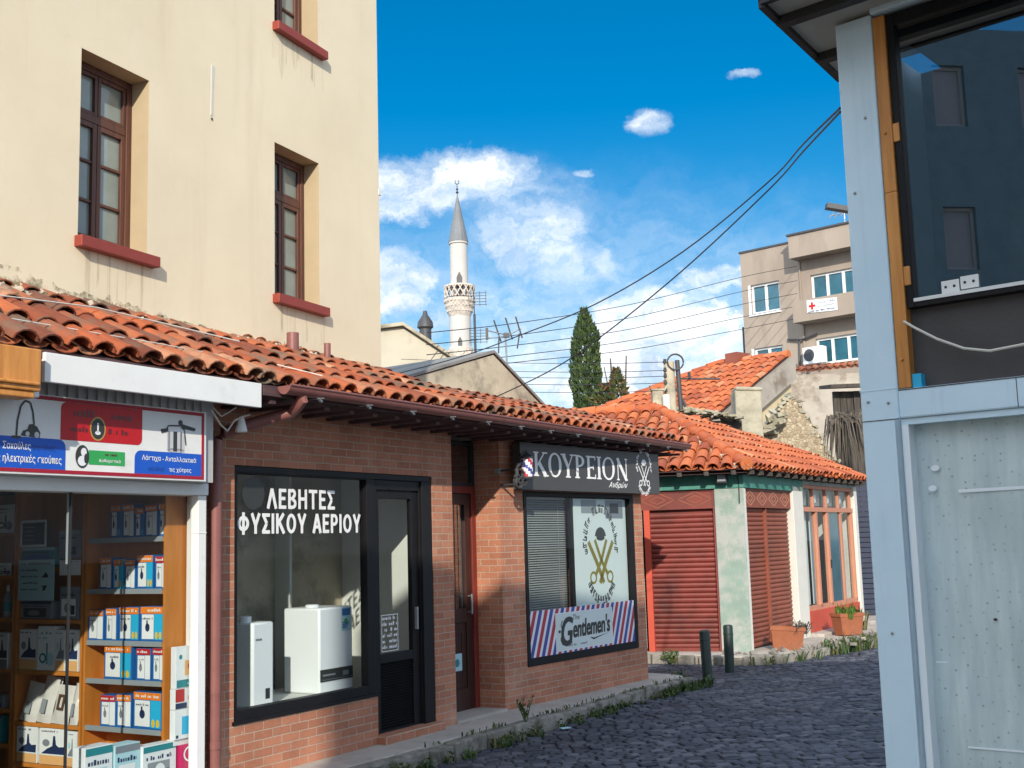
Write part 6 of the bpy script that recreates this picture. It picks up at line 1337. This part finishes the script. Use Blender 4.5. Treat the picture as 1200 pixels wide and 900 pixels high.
q = MB(); q.box(2.62, 2.82, 21.80, 22.0, 4.18, 4.56, 0); q.box(2.60, 2.84, 21.78, 22.02, 4.56, 4.59, 0); q.tube([(2.70, 21.9, 4.4), (2.9, 21.9, 4.62)], 0.02, 6); q.build('junction_box', 'conc_wall', up_)
q = MB(); q.tube([(2.86, 21.70, 3.9), (2.86, 21.70, 4.46)], 0.075, 12); tag(q.build('chimney_pipe', 'white_plaster', base=Matrix.Translation((2.86, 21.7, 3.9)), smooth=True), 'short white flue pipe at the top of the hip roof', 'pipe')
q = MB(); q.tube([(3.2, 22.05, 4.80), (3.95, 22.1, 4.78)], 0.018, 6); q.tube([(3.36, 22.05, 4.80), (3.36, 22.05, 4.92)], 0.03, 6); q.build('side_arm', 'dkmetal', up_)
an = thing('tv_antenna', 'old tilted television antenna on a mast behind the cement gable', 'antenna', Matrix.Translation((-0.06, 22.0, 4.0)))
q = MB(); q.tube([(-0.06, 22, 3.9), (-0.10, 22, 5.78)], 0.018, 8); q.build('mast', 'steel', an)
q = MB(); q.tube([(-0.42, 21.9, 5.80), (-0.05, 22, 5.72), (0.20, 22.1, 5.86)], 0.012, 6); q.tube([(-0.42, 21.9, 5.66), (-0.05, 22, 5.68)], 0.010, 6); q.build('boom', 'steel', an)
for (x, a) in ((-0.24, 5.82), (-0.02, 5.86), (0.17, 5.88)):
    q = MB(); q.tube([(x - 0.07, 21.75, a + 0.16), (x + 0.05, 22.2, a - 0.18)], 0.016, 6); q.build('element', 'steel', an)
q = MB(); q.tube([(-0.22, 21.8, 5.68), (-0.24, 22.1, 5.40)], 0.014, 6); q.tube([(0.17, 21.8, 5.72), (0.12, 22.1, 5.48)], 0.014, 6); q.build('reflector', 'steel', an)
q = MB(); q.box(-0.47, -0.42, 21.8, 21.86, 5.62, 5.84); q.build('end_plate', 'dkmetal', an); q = MB(); q.xbox(Matrix.Translation((-0.08, 22, 5.72)), 0.12, 0.08, 0.08); q.build('junction_box', 'dkmetal', an)

# ================================================================== buildings behind the row
GF = frame((-0.31, 20.0), 38.0)
gh = thing('cement_gable_house', 'old house with stained cement gable and grey roof behind the shop row', 'house', GF)
q = MB(GF); q.prism([(-2.6, 0), (1.75, 0), (1.75, 4.02), (0, 5.03), (-2.6, 4.28)], 0, 0.3); q.box(-2.6, -2.3, 0.3, 6, 0, 4.2); q.build('wall', 'conc_wall', gh)
q = MB(GF)
for (x0, z0, x1, z1) in ((-2.85, 4.20, 0.0, 5.04), (0.0, 5.04, 1.95, 3.91)):
    q.add([(x0, -0.03, z0 + .02), (x1, -0.03, z1 + .02), (x1, 7, z1 + .02), (x0, 7, z0 + .02), (x0, -0.03, z0 + .07), (x1, -0.03, z1 + .07), (x1, 7, z1 + .07), (x0, 7, z0 + .07)], [(0, 3, 2, 1), (4, 5, 6, 7), (0, 1, 5, 4), (1, 2, 6, 5), (2, 3, 7, 6), (3, 0, 4, 7)])
q.build('roof', 'cement_roof', gh)
WF = frame((-2.75, 30.0), 78.0)
wh = thing('white_gable_house', 'pale plastered gable house below the minaret', 'house', WF)
q = MB(WF); q.prism([(-4, 0), (1.9, 0), (1.9, 6.15), (-0.05, 7.44), (-4, 6.9)], 0, 0.3); q.build('wall', 'pale_wall', wh)
q = MB(WF)
for (x0, z0, x1, z1) in ((-4.2, 6.9, -0.05, 7.46), (-0.05, 7.46, 2.1, 6.04)):
    q.add([(x0, -0.15, z0), (x1, -0.15, z1), (x1, 6, z1), (x0, 6, z0), (x0, -0.15, z0 + .09), (x1, -0.15, z1 + .09), (x1, 6, z1 + .09), (x0, 6, z0 + .09)], [(0, 3, 2, 1), (4, 5, 6, 7), (0, 1, 5, 4), (1, 2, 6, 5), (2, 3, 7, 6), (3, 0, 4, 7)])
q.build('roof', 'conc_wall', wh)
q = MB(); q.lathe([(0.16, 6.5), (0.16, 7.55), (0.22, 7.6), (0.2, 7.75), (0.07, 7.95), (0.05, 8.05)], (-2.28, 31.0, 0), 10); tag(q.build('chimney_pot', 'dkmetal', base=Matrix.Translation((-2.28, 31, 6.5)), smooth=True), 'dark chimney pot on the pale gable house', 'chimney')

mn = thing('minaret', 'white stone minaret with carved balcony and pointed lead cone', 'minaret', Matrix.Translation((-3.9, 90, 0)))
c = (-3.9, 90, 0)
q = MB(); q.lathe([(1.3, 0), (1.0, 12), (0.86, 14.5), (0.83, 19.6)], c, 24); q.lathe([(0.70, 21.0), (0.68, 25.3)], c, 24); q.lathe([(0.68, 25.15), (0.76, 25.2), (0.76, 25.35), (0.68, 25.4)], c, 24); q.build('shaft', 'minaret', mn, smooth=True)
q = MB(); q.lathe([(0.84, 19.4), (0.98, 19.75), (0.96, 19.8), (1.10, 20.15), (1.07, 20.2), (1.20, 20.6), (1.22, 20.75), (1.14, 20.8)], c, 24)
for k in range(24):
    a = 2 * math.pi * k / 24
    for z, rr in ((19.85, 0.98), (20.25, 1.10), (20.62, 1.2)): q.xbox(Matrix.Translation((c[0] + rr * math.cos(a), c[1] + rr * math.sin(a), z)) @ Matrix.Rotation(a, 4, 'Z'), 0.10, 0.14, 0.20)
bc = q.build('balcony', 'minaret_stone', mn)
q = MB()
for k in range(32):
    a = 2 * math.pi * k / 32
    q.xbox(Matrix.Translation((c[0] + 1.17 * math.cos(a), c[1] + 1.17 * math.sin(a), 21.3)) @ Matrix.Rotation(a, 4, 'Z') @ Matrix.Rotation(R(30 if k % 2 else -30), 4, 'X'), 0.06, 0.08, 1.0)
q.lathe([(1.14, 21.72), (1.22, 21.72), (1.22, 21.85), (1.14, 21.85)], c, 24); q.build('railing', 'minaret_stone', bc)
q = MB(); q.prism([(-0.22, 20.9), (0.22, 20.9), (0.22, 22.4), (0.0, 22.85), (-0.22, 22.4)], -0.74, -0.6); q.v = [v + Vector((c[0] + 0.05, c[1], 0)) for v in q.v]; q.build('doorway', 'dkmetal', mn)
q = MB(); q.lathe([(0.84, 15.2), (0.96, 15.6), (1.0, 16.2), (0.95, 16.25), (0.95, 16.9), (0.84, 17.0)], c, 24)
for k in range(20):
    a = 2 * math.pi * k / 20; q.xbox(Matrix.Translation((c[0] + 0.97 * math.cos(a), c[1] + 0.97 * math.sin(a), 16.5)) @ Matrix.Rotation(a, 4, 'Z') @ Matrix.Rotation(R(35 if k % 2 else -35), 4, 'X'), 0.05, 0.07, 0.7)
q.build('lower_ring', 'minaret_stone', mn)
q = MB(); q.prism([(-0.16, 16.9), (0.16, 16.9), (0.16, 17.4), (0.0, 17.7), (-0.16, 17.4)], -0.88, -0.8); q.v = [v + Vector((c[0], c[1], 0)) for v in q.v]; q.build('niche', 'dkmetal', mn)
q = MB(); q.lathe([(0.80, 25.35), (0.72, 25.7), (0.10, 28.9), (0.03, 29.2)], c, 16); q.build('cone_roof', 'lead', mn)
q = MB(); q.lathe([(0.03, 29.1), (0.03, 29.3), (0.13, 29.4), (0.03, 29.55), (0.10, 29.65), (0.03, 29.8), (0.03, 30.1)], c, 10); q.tube([(c[0] + 0.16 * math.cos(R(a)), c[1], 30.25 + 0.16 * math.sin(R(a))) for a in range(-240, 61, 30)], 0.035, 6); q.build('finial', 'dkmetal', mn)
ms = thing('aerial_mast', 'thin dark aerial mast with grid antennas beside the minaret', 'antenna', Matrix.Translation((-2.55, 85, 0)))
q = MB(); q.tube([(-2.55, 85, 0), (-2.62, 85, 18.6)], 0.09, 8); q.build('mast', 'dkmetal', ms)
for z in (16.5, 19.3):
    q = MB()
    for k in range(5): q.tube([(-3.0, 85, z + 0.22 * k), (-1.7, 85, z + 0.22 * k)], 0.022, 5)
    for x in (-1.75, -2.2, -3.0): q.tube([(x, 85, z - 0.1), (x, 85, z + 1.0)], 0.025, 5)
    q.build('grid_antenna', 'dkmetal', ms)
q = MB(); q.tube([(-2.62, 85, 18.5), (-2.64, 85, 20.4)], 0.045, 6); q.build('mast_top', 'dkmetal', ms)

# orange roofed house behind the corner building
PK = Vector((7.18, 30.0, 6.40)); rdv = Vector((-0.766, 0.643, 0)); dhv = Vector((-0.643, -0.766, 0))
oh = thing('orange_roof_house', 'house with a steep orange tiled roof and white gable verge behind the ruin', 'house', Matrix.Translation((PK.x, PK.y, 0)))
r = random.Random(31); sl_ = (-dhv + Vector((0, 0, 0.47))).normalized(); run = 6.2; O2 = PK - sl_ * run
mb = MB(); tiled_plane(mb, O2, rdv, sl_, [(0, 0), (6.6, 0), (2.0, run), (0, run)], 0.235, r, 0.40, 0, 1, pans=True)
rf = mb.build('roof', ['tile', 'soffit'], oh)
mb = MB()
for k in range(6): a = PK + rdv * (0.36 * k); mb.tube([a + Vector((0, 0, .05)), a + rdv * 0.42 + Vector((0, 0, .03))], [0.11, 0.095], 8)
hipA, hipB = PK + rdv * 2.0, O2 + rdv * 6.6
for k in range(18): mb.tube([hipB + (hipA - hipB) * (k / 18) + Vector((0, 0, .07)), hipB + (hipA - hipB) * ((k + 1.2) / 18) + Vector((0, 0, .05))], [0.11, 0.095], 8)
mb.build('ridge_tile', 'tile', rf, smooth=True)
mb = MB(); e0 = -rdv; o_ = e0 * 0.02
mb.poly([PK + o_ + Vector((0, 0, -0.02)), PK - sl_ * run + o_ + Vector((0, 0, -0.02)), PK - sl_ * run + o_ + Vector((0, 0, -0.62)), PK + o_ + Vector((0, 0, -0.62))]); mb.poly([PK + o_ * 8, PK - sl_ * run + o_ * 8, PK - sl_ * run + o_ * 8 + Vector((0, 0, -0.62)), PK + o_ * 8 + Vector((0, 0, -0.62))])
mb.build('verge', 'old_plaster', oh)
mb = MB(); a = PK - sl_ * run
mb.poly([Vector((PK.x, PK.y, 0)), PK + Vector((0, 0, -0.1)), a + Vector((0, 0, -0.1)), Vector((a.x, a.y, 0))]); b2_ = PK + rdv * 2.2
mb.poly([Vector((PK.x, PK.y, 0)), PK + Vector((0, 0, -0.1)), b2_ + Vector((0, 0, -0.1)), Vector((b2_.x, b2_.y, 0))]); b2_ = a + rdv * 6.6
mb.poly([Vector((a.x, a.y, 0)), a + Vector((0, 0, -0.1)), b2_ + Vector((0, 0, -0.1)), Vector((b2_.x, b2_.y, 0))]); mb.build('wall', 'ochre_wall', oh)
mb = MB(); mb.xbox(Matrix.Translation(PK + rdv * 1.5 + Vector((0, 0, 0.02))) @ Matrix.Rotation(R(40), 4, 'Z'), 0.55, 0.4, 0.45); mb.build('chimney', 'rust_shutter', oh)

# roofless stone ruin between them
ru = thing('stone_ruin', 'roofless rubble stone gable wall behind the corner building', 'ruin', Matrix.Translation((5.9, 25, 0)))
r = random.Random(17); pts = []
def jag(a, b, n):
    return [(a[0] + (b[0] - a[0]) * k / n + r.gauss(0, 0.025), a[1] + (b[1] - a[1]) * k / n + r.gauss(0, 0.035)) for k in range(1, n + 1)]
pf = [(4.55, 0), (7.15, 0), (7.15, 2.6)] + jag((7.05, 2.9), (6.05, 4.72), 9) + jag((6.0, 4.80), (5.0, 3.66), 9) + [(4.55, 3.55)]
q = MB(frame((0, 0), 90 - 0)); q.fr = Matrix.Translation((0, 25.0, 0)); q.prism([(x, z) for x, z in pf], 0, 0.45); q.build('wall', 'stone', ru)
q = MB(Matrix.Translation((0, 25.0, 0)))
for k in range(44):
    t = k / 43; x, z = (7.02 + (6.05 - 7.02) * t / 0.5, 2.95 + (4.75 - 2.95) * t / 0.5) if t < 0.5 else (6.0 + (5.0 - 6.0) * (t - 0.5) / 0.5, 4.80 + (3.66 - 4.80) * (t - 0.5) / 0.5)
    q.xbox(Matrix.Translation((x, 0.2, z + 0.02)) @ Matrix.Rotation(r.uniform(-1, 1), 4, 'Y') @ Matrix.Rotation(r.uniform(-.6, .6), 4, 'Z'), r.uniform(.06, .13), 0.48, r.uniform(.04, .08))
q.build('coping', 'post_conc', ru)
q = MB(); q.prismz([(4.62, 24.2), (5.17, 24.2), (5.17, 24.75), (4.62, 24.75)], 0, 4.82); q.xbox(Matrix.Translation((4.92, 24.45, 4.84)) @ Matrix.Rotation(0.05, 4, 'Y'), 0.56, 0.56, 0.08)
tag(q.build('concrete_pier', 'post_conc', base=Matrix.Translation((4.9, 24.45, 0)), bevel=0.03), 'mossy concrete pier standing left of the stone gable', 'pier')
os_ = thing('collapsed_roof', 'strip of collapsed grey roof edge left of the concrete pier', 'roof', Matrix.Translation((4.0, 23.6, 3.0)))
q = MB()
for k in range(90):
    t = r.random(); x, z = 3.40 + 1.2 * t, 4.40 - 0.23 * t
    q.xbox(Matrix.Translation((x, 23.5 + r.uniform(0, .5), z + r.gauss(0, 0.03))) @ Matrix.Rotation(r.uniform(-.25, .25), 4, 'Y') @ Matrix.Rotation(r.uniform(-.5, .5), 4, 'Z'), r.uniform(.07, .17), .2, r.uniform(.025, .05))
q.build('broken_tiles', 'post_conc', os_)
q = MB(); q.box(3.3, 4.65, 23.8, 24.3, 2.5, 4.15); q.build('dark_boards', 'timber', os_)
q = MB()
for k in range(16):
    t = r.random(); q.xbox(Matrix.Translation((5.15 + 0.55 * t, 24.7 + r.uniform(0, .3), 3.95 + 0.35 * t + r.gauss(0, 0.06))) @ Matrix.Rotation(r.uniform(-.5, .2), 4, 'Y') @ Matrix.Rotation(r.uniform(-.6, .6), 4, 'Z'), r.uniform(.15, .32), .3, r.uniform(.05, .1))
q.build('loose_stone', 'post_conc', os_)
pwl = thing('plaster_wall', 'peeling pale plaster wall with tile coping below the apartment block', 'wall', Matrix.Translation((9.6, 36, 0)))
q = MB(); q.wall(7.7, 12.5, 0, 6.72, 36.0, 36.4, [(9.9, 10.2, 4.9, 5.9)]); q.build('wall', 'old_plaster', pwl)
q = MB(); r = random.Random(6)
columns_of_tiles(q, [((7.7 + .22 * k, 35.85, 6.72 + 0.012 * k), (7.7 + .22 * k, 36.4, 6.9 + .012 * k), Vector((0, -.3, 1)).normalized()) for k in range(22)], (1, 0, 0), .22, r, .5); q.build('coping', 'tile_old', pwl)
tw = thing('timber_shed', 'dark weathered timber shed wall beside the blue building', 'shed', Matrix.Translation((7.6, 26, 0)))
q = MB()
for k in range(9): q.box(7.15 + .15 * k, 7.285 + .15 * k, 26 + .01 * (k % 3), 26.1, 0, 4.95)
q.build('boards', 'timber', tw)
q = MB(); q.add([(7.0, 25.6, 4.98), (8.6, 25.6, 5.0), (8.6, 26.6, 5.1), (7.0, 26.6, 5.08), (7.0, 25.6, 5.06), (8.6, 25.6, 5.08), (8.6, 26.6, 5.18), (7.0, 26.6, 5.16)], [(0, 3, 2, 1), (4, 5, 6, 7), (0, 1, 5, 4), (1, 2, 6, 5), (2, 3, 7, 6), (3, 0, 4, 7)]); q.build('roof', 'timber', tw)
q = MB(); r = random.Random(12)
for k in range(210):
    a = r.uniform(-2.6, 0.1); L = r.uniform(0.5, 1.25); p0 = Vector((7.0 + r.gauss(0, .05), 24.9 + r.gauss(0, .08), 4.28 + r.gauss(0, .04))); x1 = 0.30 * math.cos(a); p1 = p0 + Vector((x1, r.gauss(0, .1), 0.08 - 0.3 * r.random())); p2 = p1 + Vector((x1 * 0.5, r.gauss(0, .08), -L)); w = 0.012
    q.add([p0 + Vector((-w, 0, 0)), p0 + Vector((w, 0, 0)), p1 + Vector((w, 0, 0)), p1 + Vector((-w, 0, 0)), p2], [(0, 1, 2, 3), (3, 2, 4)])
tag(q.build('dry_palm_fronds', 'straw', base=Matrix.Translation((7.0, 24.9, 4.28))), 'bundle of dry grey palm fronds hanging above the tiled roof end', 'fronds')
fn = thing('navy_fence', 'dark blue slatted fence behind the corner building', 'fence', Matrix.Translation((7.5, 24.6, 0)))
q = MB()
for k in range(26): q.box(6.85, 8.6, 24.6, 24.63, 0.15 + 0.105 * k, 0.24 + 0.105 * k)
q.build('slats', 'navy', fn)
for x in (6.85, 7.7, 8.6): q = MB(); q.box(x - .03, x + .03, 24.63, 24.7, 0, 2.9); q.build('fence_post', 'navy', fn)

# ================================================================== apartment block
ab = thing('apartment_block', 'beige pink apartment block with blue windows and projecting balcony floor', 'building', AP)
q = MB(AP); WN = [(0.45, 1.88, 11.63, 12.96), (0.45, 1.88, 8.76, 10.08), (3.40, 5.62, 11.5, 12.9), (3.46, 5.66, 8.98, 10.1), (0.45, 1.88, 5.8, 7.1), (3.46, 5.66, 5.9, 7.2)]
q.wall(0, 9, 0, 14.5, 0, 0.35, WN); q.box(0, 0.35, 0.35, 9, 0, 14.5); q.box(2.86, 9.0, -0.75, 0.0, 13.62, 14.6); q.box(0.35, 9, 0.35, 9, 14.2, 14.5); q.box(8.65, 9, .35, 9, 0, 14.5)
q.build('wall', 'apt', ab)
q = MB(AP); q.box(-0.05, 2.85, -0.05, 0.4, 14.5, 14.58); q.box(2.80, 9.05, -0.82, 0.4, 14.6, 14.68); q.build('roof_edge', 'dkmetal', ab)
q = MB(AP); q.box(2.93, 9.0, -0.85, 0.0, 10.78, 10.92); q.box(2.93, 9.0, -0.85, -0.75, 10.92, 11.70); q.box(2.93, 3.03, -0.75, 0.0, 10.92, 11.70); q.build('balcony', 'apt', ab)
for k, (x0, x1, z0, z1) in enumerate(WN):
    q = MB(AP); q.frame_rect(x0, x1, z0, z1, 0.09, 0.10, 0.2)
    nn = 2 if x1 - x0 < 1.6 else 3
    for j in range(1, nn): xm = x0 + (x1 - x0) * j / nn; q.box(xm - .06, xm + .06, .10, .2, z0 + .09, z1 - .09)
    if k in (0, 1): q.box(x0 - 0.12, x0, -0.02, 0.05, z0 - 0.05, z1); q.box(x0 - .12, x1 + .05, -.06, .1, z0 - .09, z0)
    wn = q.build('window', 'white', ab); q = MB(AP); q.rect(x0 + .05, x1 - .05, z0 + .05, z1 - .05, .16); q.build('pane', 'pane_blue', wn)
q = MB(AP); q.box(2.92, 2.98, -0.08, 0.0, 7, 13.6); q.build('drainpipe', 'apt', ab)
q = MB(AP); q.tube([(2.2, -.1, 10.25), (2.9, -.15, 10.15), (3.6, -.1, 10.3)], .05, 6); q.tube([(2.75, -.1, 10.2), (2.7, -.1, 9.0)], .04, 6); q.build('cable_run', 'dkmetal', ab)
q = MB(AP); q.box(-0.28, -0.02, 0.3, 0.6, 3, 11.2); q.build('flue', 'dkmetal', ab)
ac = thing('air_conditioner', 'white air conditioner unit under the apartment block balcony', 'air conditioner', tr(AP, 3.5, -0.2, 9.0))
q = MB(AP); q.box(3.05, 4.0, -0.45, -0.08, 9.0, 9.72); q.build('casing', 'white', ac, bevel=.02)
q = MB(AP); q.disc(3.35, 9.37, .25, .27, -.456); q.build('fan_grille', 'dkmetal', ac)
q = MB(AP); q.box(3.1, 3.16, -.45, 0, 8.94, 9.0); q.box(3.9, 3.96, -.45, 0, 8.94, 9.0); q.build('bracket', 'steel', ac)
rs_ = thing('clinic_sign', 'white sign with a red cross on the apartment balcony front', 'sign', tr(AP, 4.3, -.86, 11.1))
q = MB(AP); q.add([(3.62, -.875, 11.10), (5.0, -.875, 11.02), (5.0, -.875, 11.56), (3.62, -.875, 11.64), (3.62, -.855, 11.10), (5.0, -.855, 11.02), (5.0, -.855, 11.56), (3.62, -.855, 11.64)], [(0, 1, 2, 3), (7, 6, 5, 4), (0, 4, 5, 1), (3, 2, 6, 7), (0, 3, 7, 4), (1, 5, 6, 2)]); q.build('panel', 'white', rs_)
q = MB(AP); q.rect(3.70, 4.02, 11.32, 11.42, -.879); q.rect(3.81, 3.91, 11.21, 11.53, -.8795); q.build('red_cross', 's_red', rs_)
q = MB(AP); q.scribble(4.12, 4.9, 11.42, .09, -.879, 0, 1); q.scribble(4.12, 4.85, 11.28, .07, -.879, 0, 2); q.scribble(3.66, 4.92, 11.10, .08, -.879, 1, 3); q.build('lettering', ['b_grey', 'b_navy'], rs_)
ra = thing('roof_antenna', 'small antenna on the apartment block roof', 'antenna', tr(AP, 4.2, 2, 14.5)); q = MB(AP); q.tube([(4.2, 2, 14.5), (4.2, 2, 16.0)], .03, 6); q.build('mast', 'steel', ra)
q = MB(AP); q.tube([(3.5, 2, 15.9), (4.9, 2, 15.9)], .025, 6)
for k in range(5): q.tube([(3.6 + .28 * k, 1.7, 15.7), (3.6 + .28 * k, 2.3, 16.15)], .02, 5)
q.build('elements', 'steel', ra)
sm = thing('street_lamp', 'dark lamp head poking out beside the pale blue pillar', 'street lamp', Matrix.Translation((12.6, 41, 0)))
q = MB(); q.tube([(12.75, 41, 0), (12.7, 41, 13.2)], .09, 8); q.build('pole', 'dkmetal', sm); q = MB(); q.xbox(Matrix.Translation((12.1, 41, 13.35)) @ Matrix.Rotation(.2, 4, 'Y'), 1.3, .35, .18); q.build('lamp_head', 'dkmetal', sm)

# ================================================================== cypress and ivy covered tree
def foliage_column(cx_, cy_, z0, z1, rfun, n, size, seed, upw=1.2):
    r = random.Random(seed); q = MB()
    lob = [(r.uniform(0, 6.28), r.uniform(z0, z1), r.uniform(.10, .26)) for _ in range(90)]
    for _ in range(n):
        z = z0 + (z1 - z0) * r.random(); a = r.uniform(0, 6.28); k = 1.0
        for (la, lz, lw) in lob:
            da = abs((a - la + math.pi) % (2 * math.pi) - math.pi)
            if da < .55 and abs(z - lz) < .55: k += lw * (1 - da / .55) * (1 - abs(z - lz) / .55)
        rr = rfun((z - z0) / (z1 - z0)) * k * (0.62 + 0.42 * r.random() ** .6); p = Vector((cx_ + rr * math.cos(a), cy_ + rr * math.sin(a), z))
        d = Vector((math.cos(a) * .5 + r.gauss(0, .3), math.sin(a) * .5 + r.gauss(0, .3), upw + r.gauss(0, .3))).normalized(); b = d.cross(Vector((r.gauss(0, 1), r.gauss(0, 1), r.gauss(0, 1)))).normalized(); s0 = size * r.uniform(.6, 1.5)
        q.add([p - d * s0 * .6, p + b * s0 * .4, p + d * s0, p - b * s0 * .4], [(0, 1, 2, 3)])
    return q
ct = thing('cypress_tree', 'tall narrow dark green cypress rising behind the shop roof', 'tree', Matrix.Translation((3.53, 55, 0)))
foliage_column(3.53, 55, 3.0, 12.75, lambda t: (0.74 - 0.18 * t) * min(1, (1 - t) * 5.5 + 0.10) ** .7 * (1 + 0.07 * math.sin(t * 31)), 8500, 0.13, 3).build('crown', 'cypress', ct)
q = MB(); q.tube([(3.53, 55, 0), (3.53, 55, 11)], [.25, .05], 8); q.build('trunk', 'bark', ct)
it = thing('ivy_covered_tree', 'low bushy tree with reddish ivy leaves beside the cypress', 'tree', Matrix.Translation((4.85, 54, 0)))
q = foliage_column(4.28, 54, 3.0, 9.0, lambda t: 0.82 * min(1, (1 - t) * 3.2 + .05) ** .7, 3000, 0.14, 9, .5); q2 = foliage_column(4.85, 54, 3.0, 9.7, lambda t: .72 * min(1, (1 - t) * 3 + .06) ** .8, 3000, 0.14, 10, .8); q.add(q2.v, q2.f); q.build('crown', 'ivy', it)
q = MB(); q.tube([(4.7, 54, 0), (4.75, 54, 7), (4.6, 54, 10.2)], [.25, .1, .03], 7); q.tube([(4.75, 54, 5), (5.2, 54, 8), (5.35, 54, 10.3)], [.12, .06, .03], 6); q.tube([(4.75, 54, 7), (4.3, 54, 9.8)], [.07, .02], 6); q.build('trunk', 'bark', it)

# ================================================================== houses across the square, behind the viewer: they shade the lower street
def plain_house(lb, m, w, d, h, cols, fm='brown_wood', pm_='pane', sp=2.4, ww=1.0):
    t = thing('neighbour_house', lb, 'house', m, None); q = MB(m); hs_ = []
    for fl in range(int(h // 3.0)):
        for k in range(int(w // sp)): hs_.append((0.5 + k * sp, 0.5 + ww + k * sp, 1.0 + fl * 3.0, 2.3 + fl * 3.0))
    q.wall(0, w, 0, h, 0, .3, hs_); q.box(0, w, .3, d, h - .2, h - .003); q.box(0, .3, .3, d, 0, h - .21); q.box(w - .3, w, .3, d, 0, h - .21); q.box(.3, w - .3, d - .3, d, 0, h - .21); q.build('wall', cols, t)
    for (x0, x1, z0, z1) in hs_:
        q = MB(m); q.frame_rect(x0, x1, z0, z1, .07, .1, .18); w_ = q.build('window', fm, t); q = MB(m); q.rect(x0 + .05, x1 - .05, z0 + .05, z1 - .05, .14); q.build('pane', pm_, w_)
    return t
t = thing('neighbour_house', 'plain cream house with a sloping roof across the street behind the viewer', 'house', Matrix.Translation((0.4, -4.0, 0)))
q = MB(); q.wall(-1.57, 2.5, 0, 7.6, -4.3, -4.0, [(-0.6, 0.4, 1.0, 2.6), (1.1, 2.0, 1.0, 2.6), (-0.6, 0.4, 4.2, 5.8), (1.1, 2.0, 4.2, 5.8)]); q.prism([(-1.57, 7.6), (2.5, 7.6), (2.5, 9.98), (-1.57, 8.22)], -4.3, -4.0); q.box(-1.57, -1.27, -11, -4.3, 0, 8.2); q.box(2.2, 2.5, -11, -4.3, 0, 9.9); q.build('wall', 'cream', t)
q = MB(); q.add([(-1.57, -11, 8.24), (2.5, -11, 10.0), (2.5, -4.0, 10.0), (-1.57, -4.0, 8.24), (-1.57, -11, 8.36), (2.5, -11, 10.12), (2.5, -4.0, 10.12), (-1.57, -4.0, 8.36)], [(0, 3, 2, 1), (4, 5, 6, 7), (0, 1, 5, 4), (1, 2, 6, 5), (2, 3, 7, 6), (3, 0, 4, 7)]); q.build('roof', 'tile', t)
for (x0, x1, z0, z1) in ((-0.6, 0.4, 1.0, 2.6), (1.1, 2.0, 1.0, 2.6), (-0.6, 0.4, 4.2, 5.8), (1.1, 2.0, 4.2, 5.8)):
    q = MB(); q.frame_rect(x0, x1, z0, z1, .07, -4.2, -4.1); w_ = q.build('window', 'brown_wood', t); q = MB(); q.rect(x0 + .05, x1 - .05, z0 + .05, z1 - .05, -4.16); q.build('pane', 'pane', w_)
plain_house('taller plain beige house across the street behind the viewer', frame((6.6, -4.02), -90), 4.07, 8, 9.85, 'apt')
plain_house('dark timbered house with white shutters at the side of the square behind the viewer', frame((-15.0, -15.0), 0), 20.5, 6, 12.1, 'slate', 'b_price', 'b_grey', 1.9, 0.7)
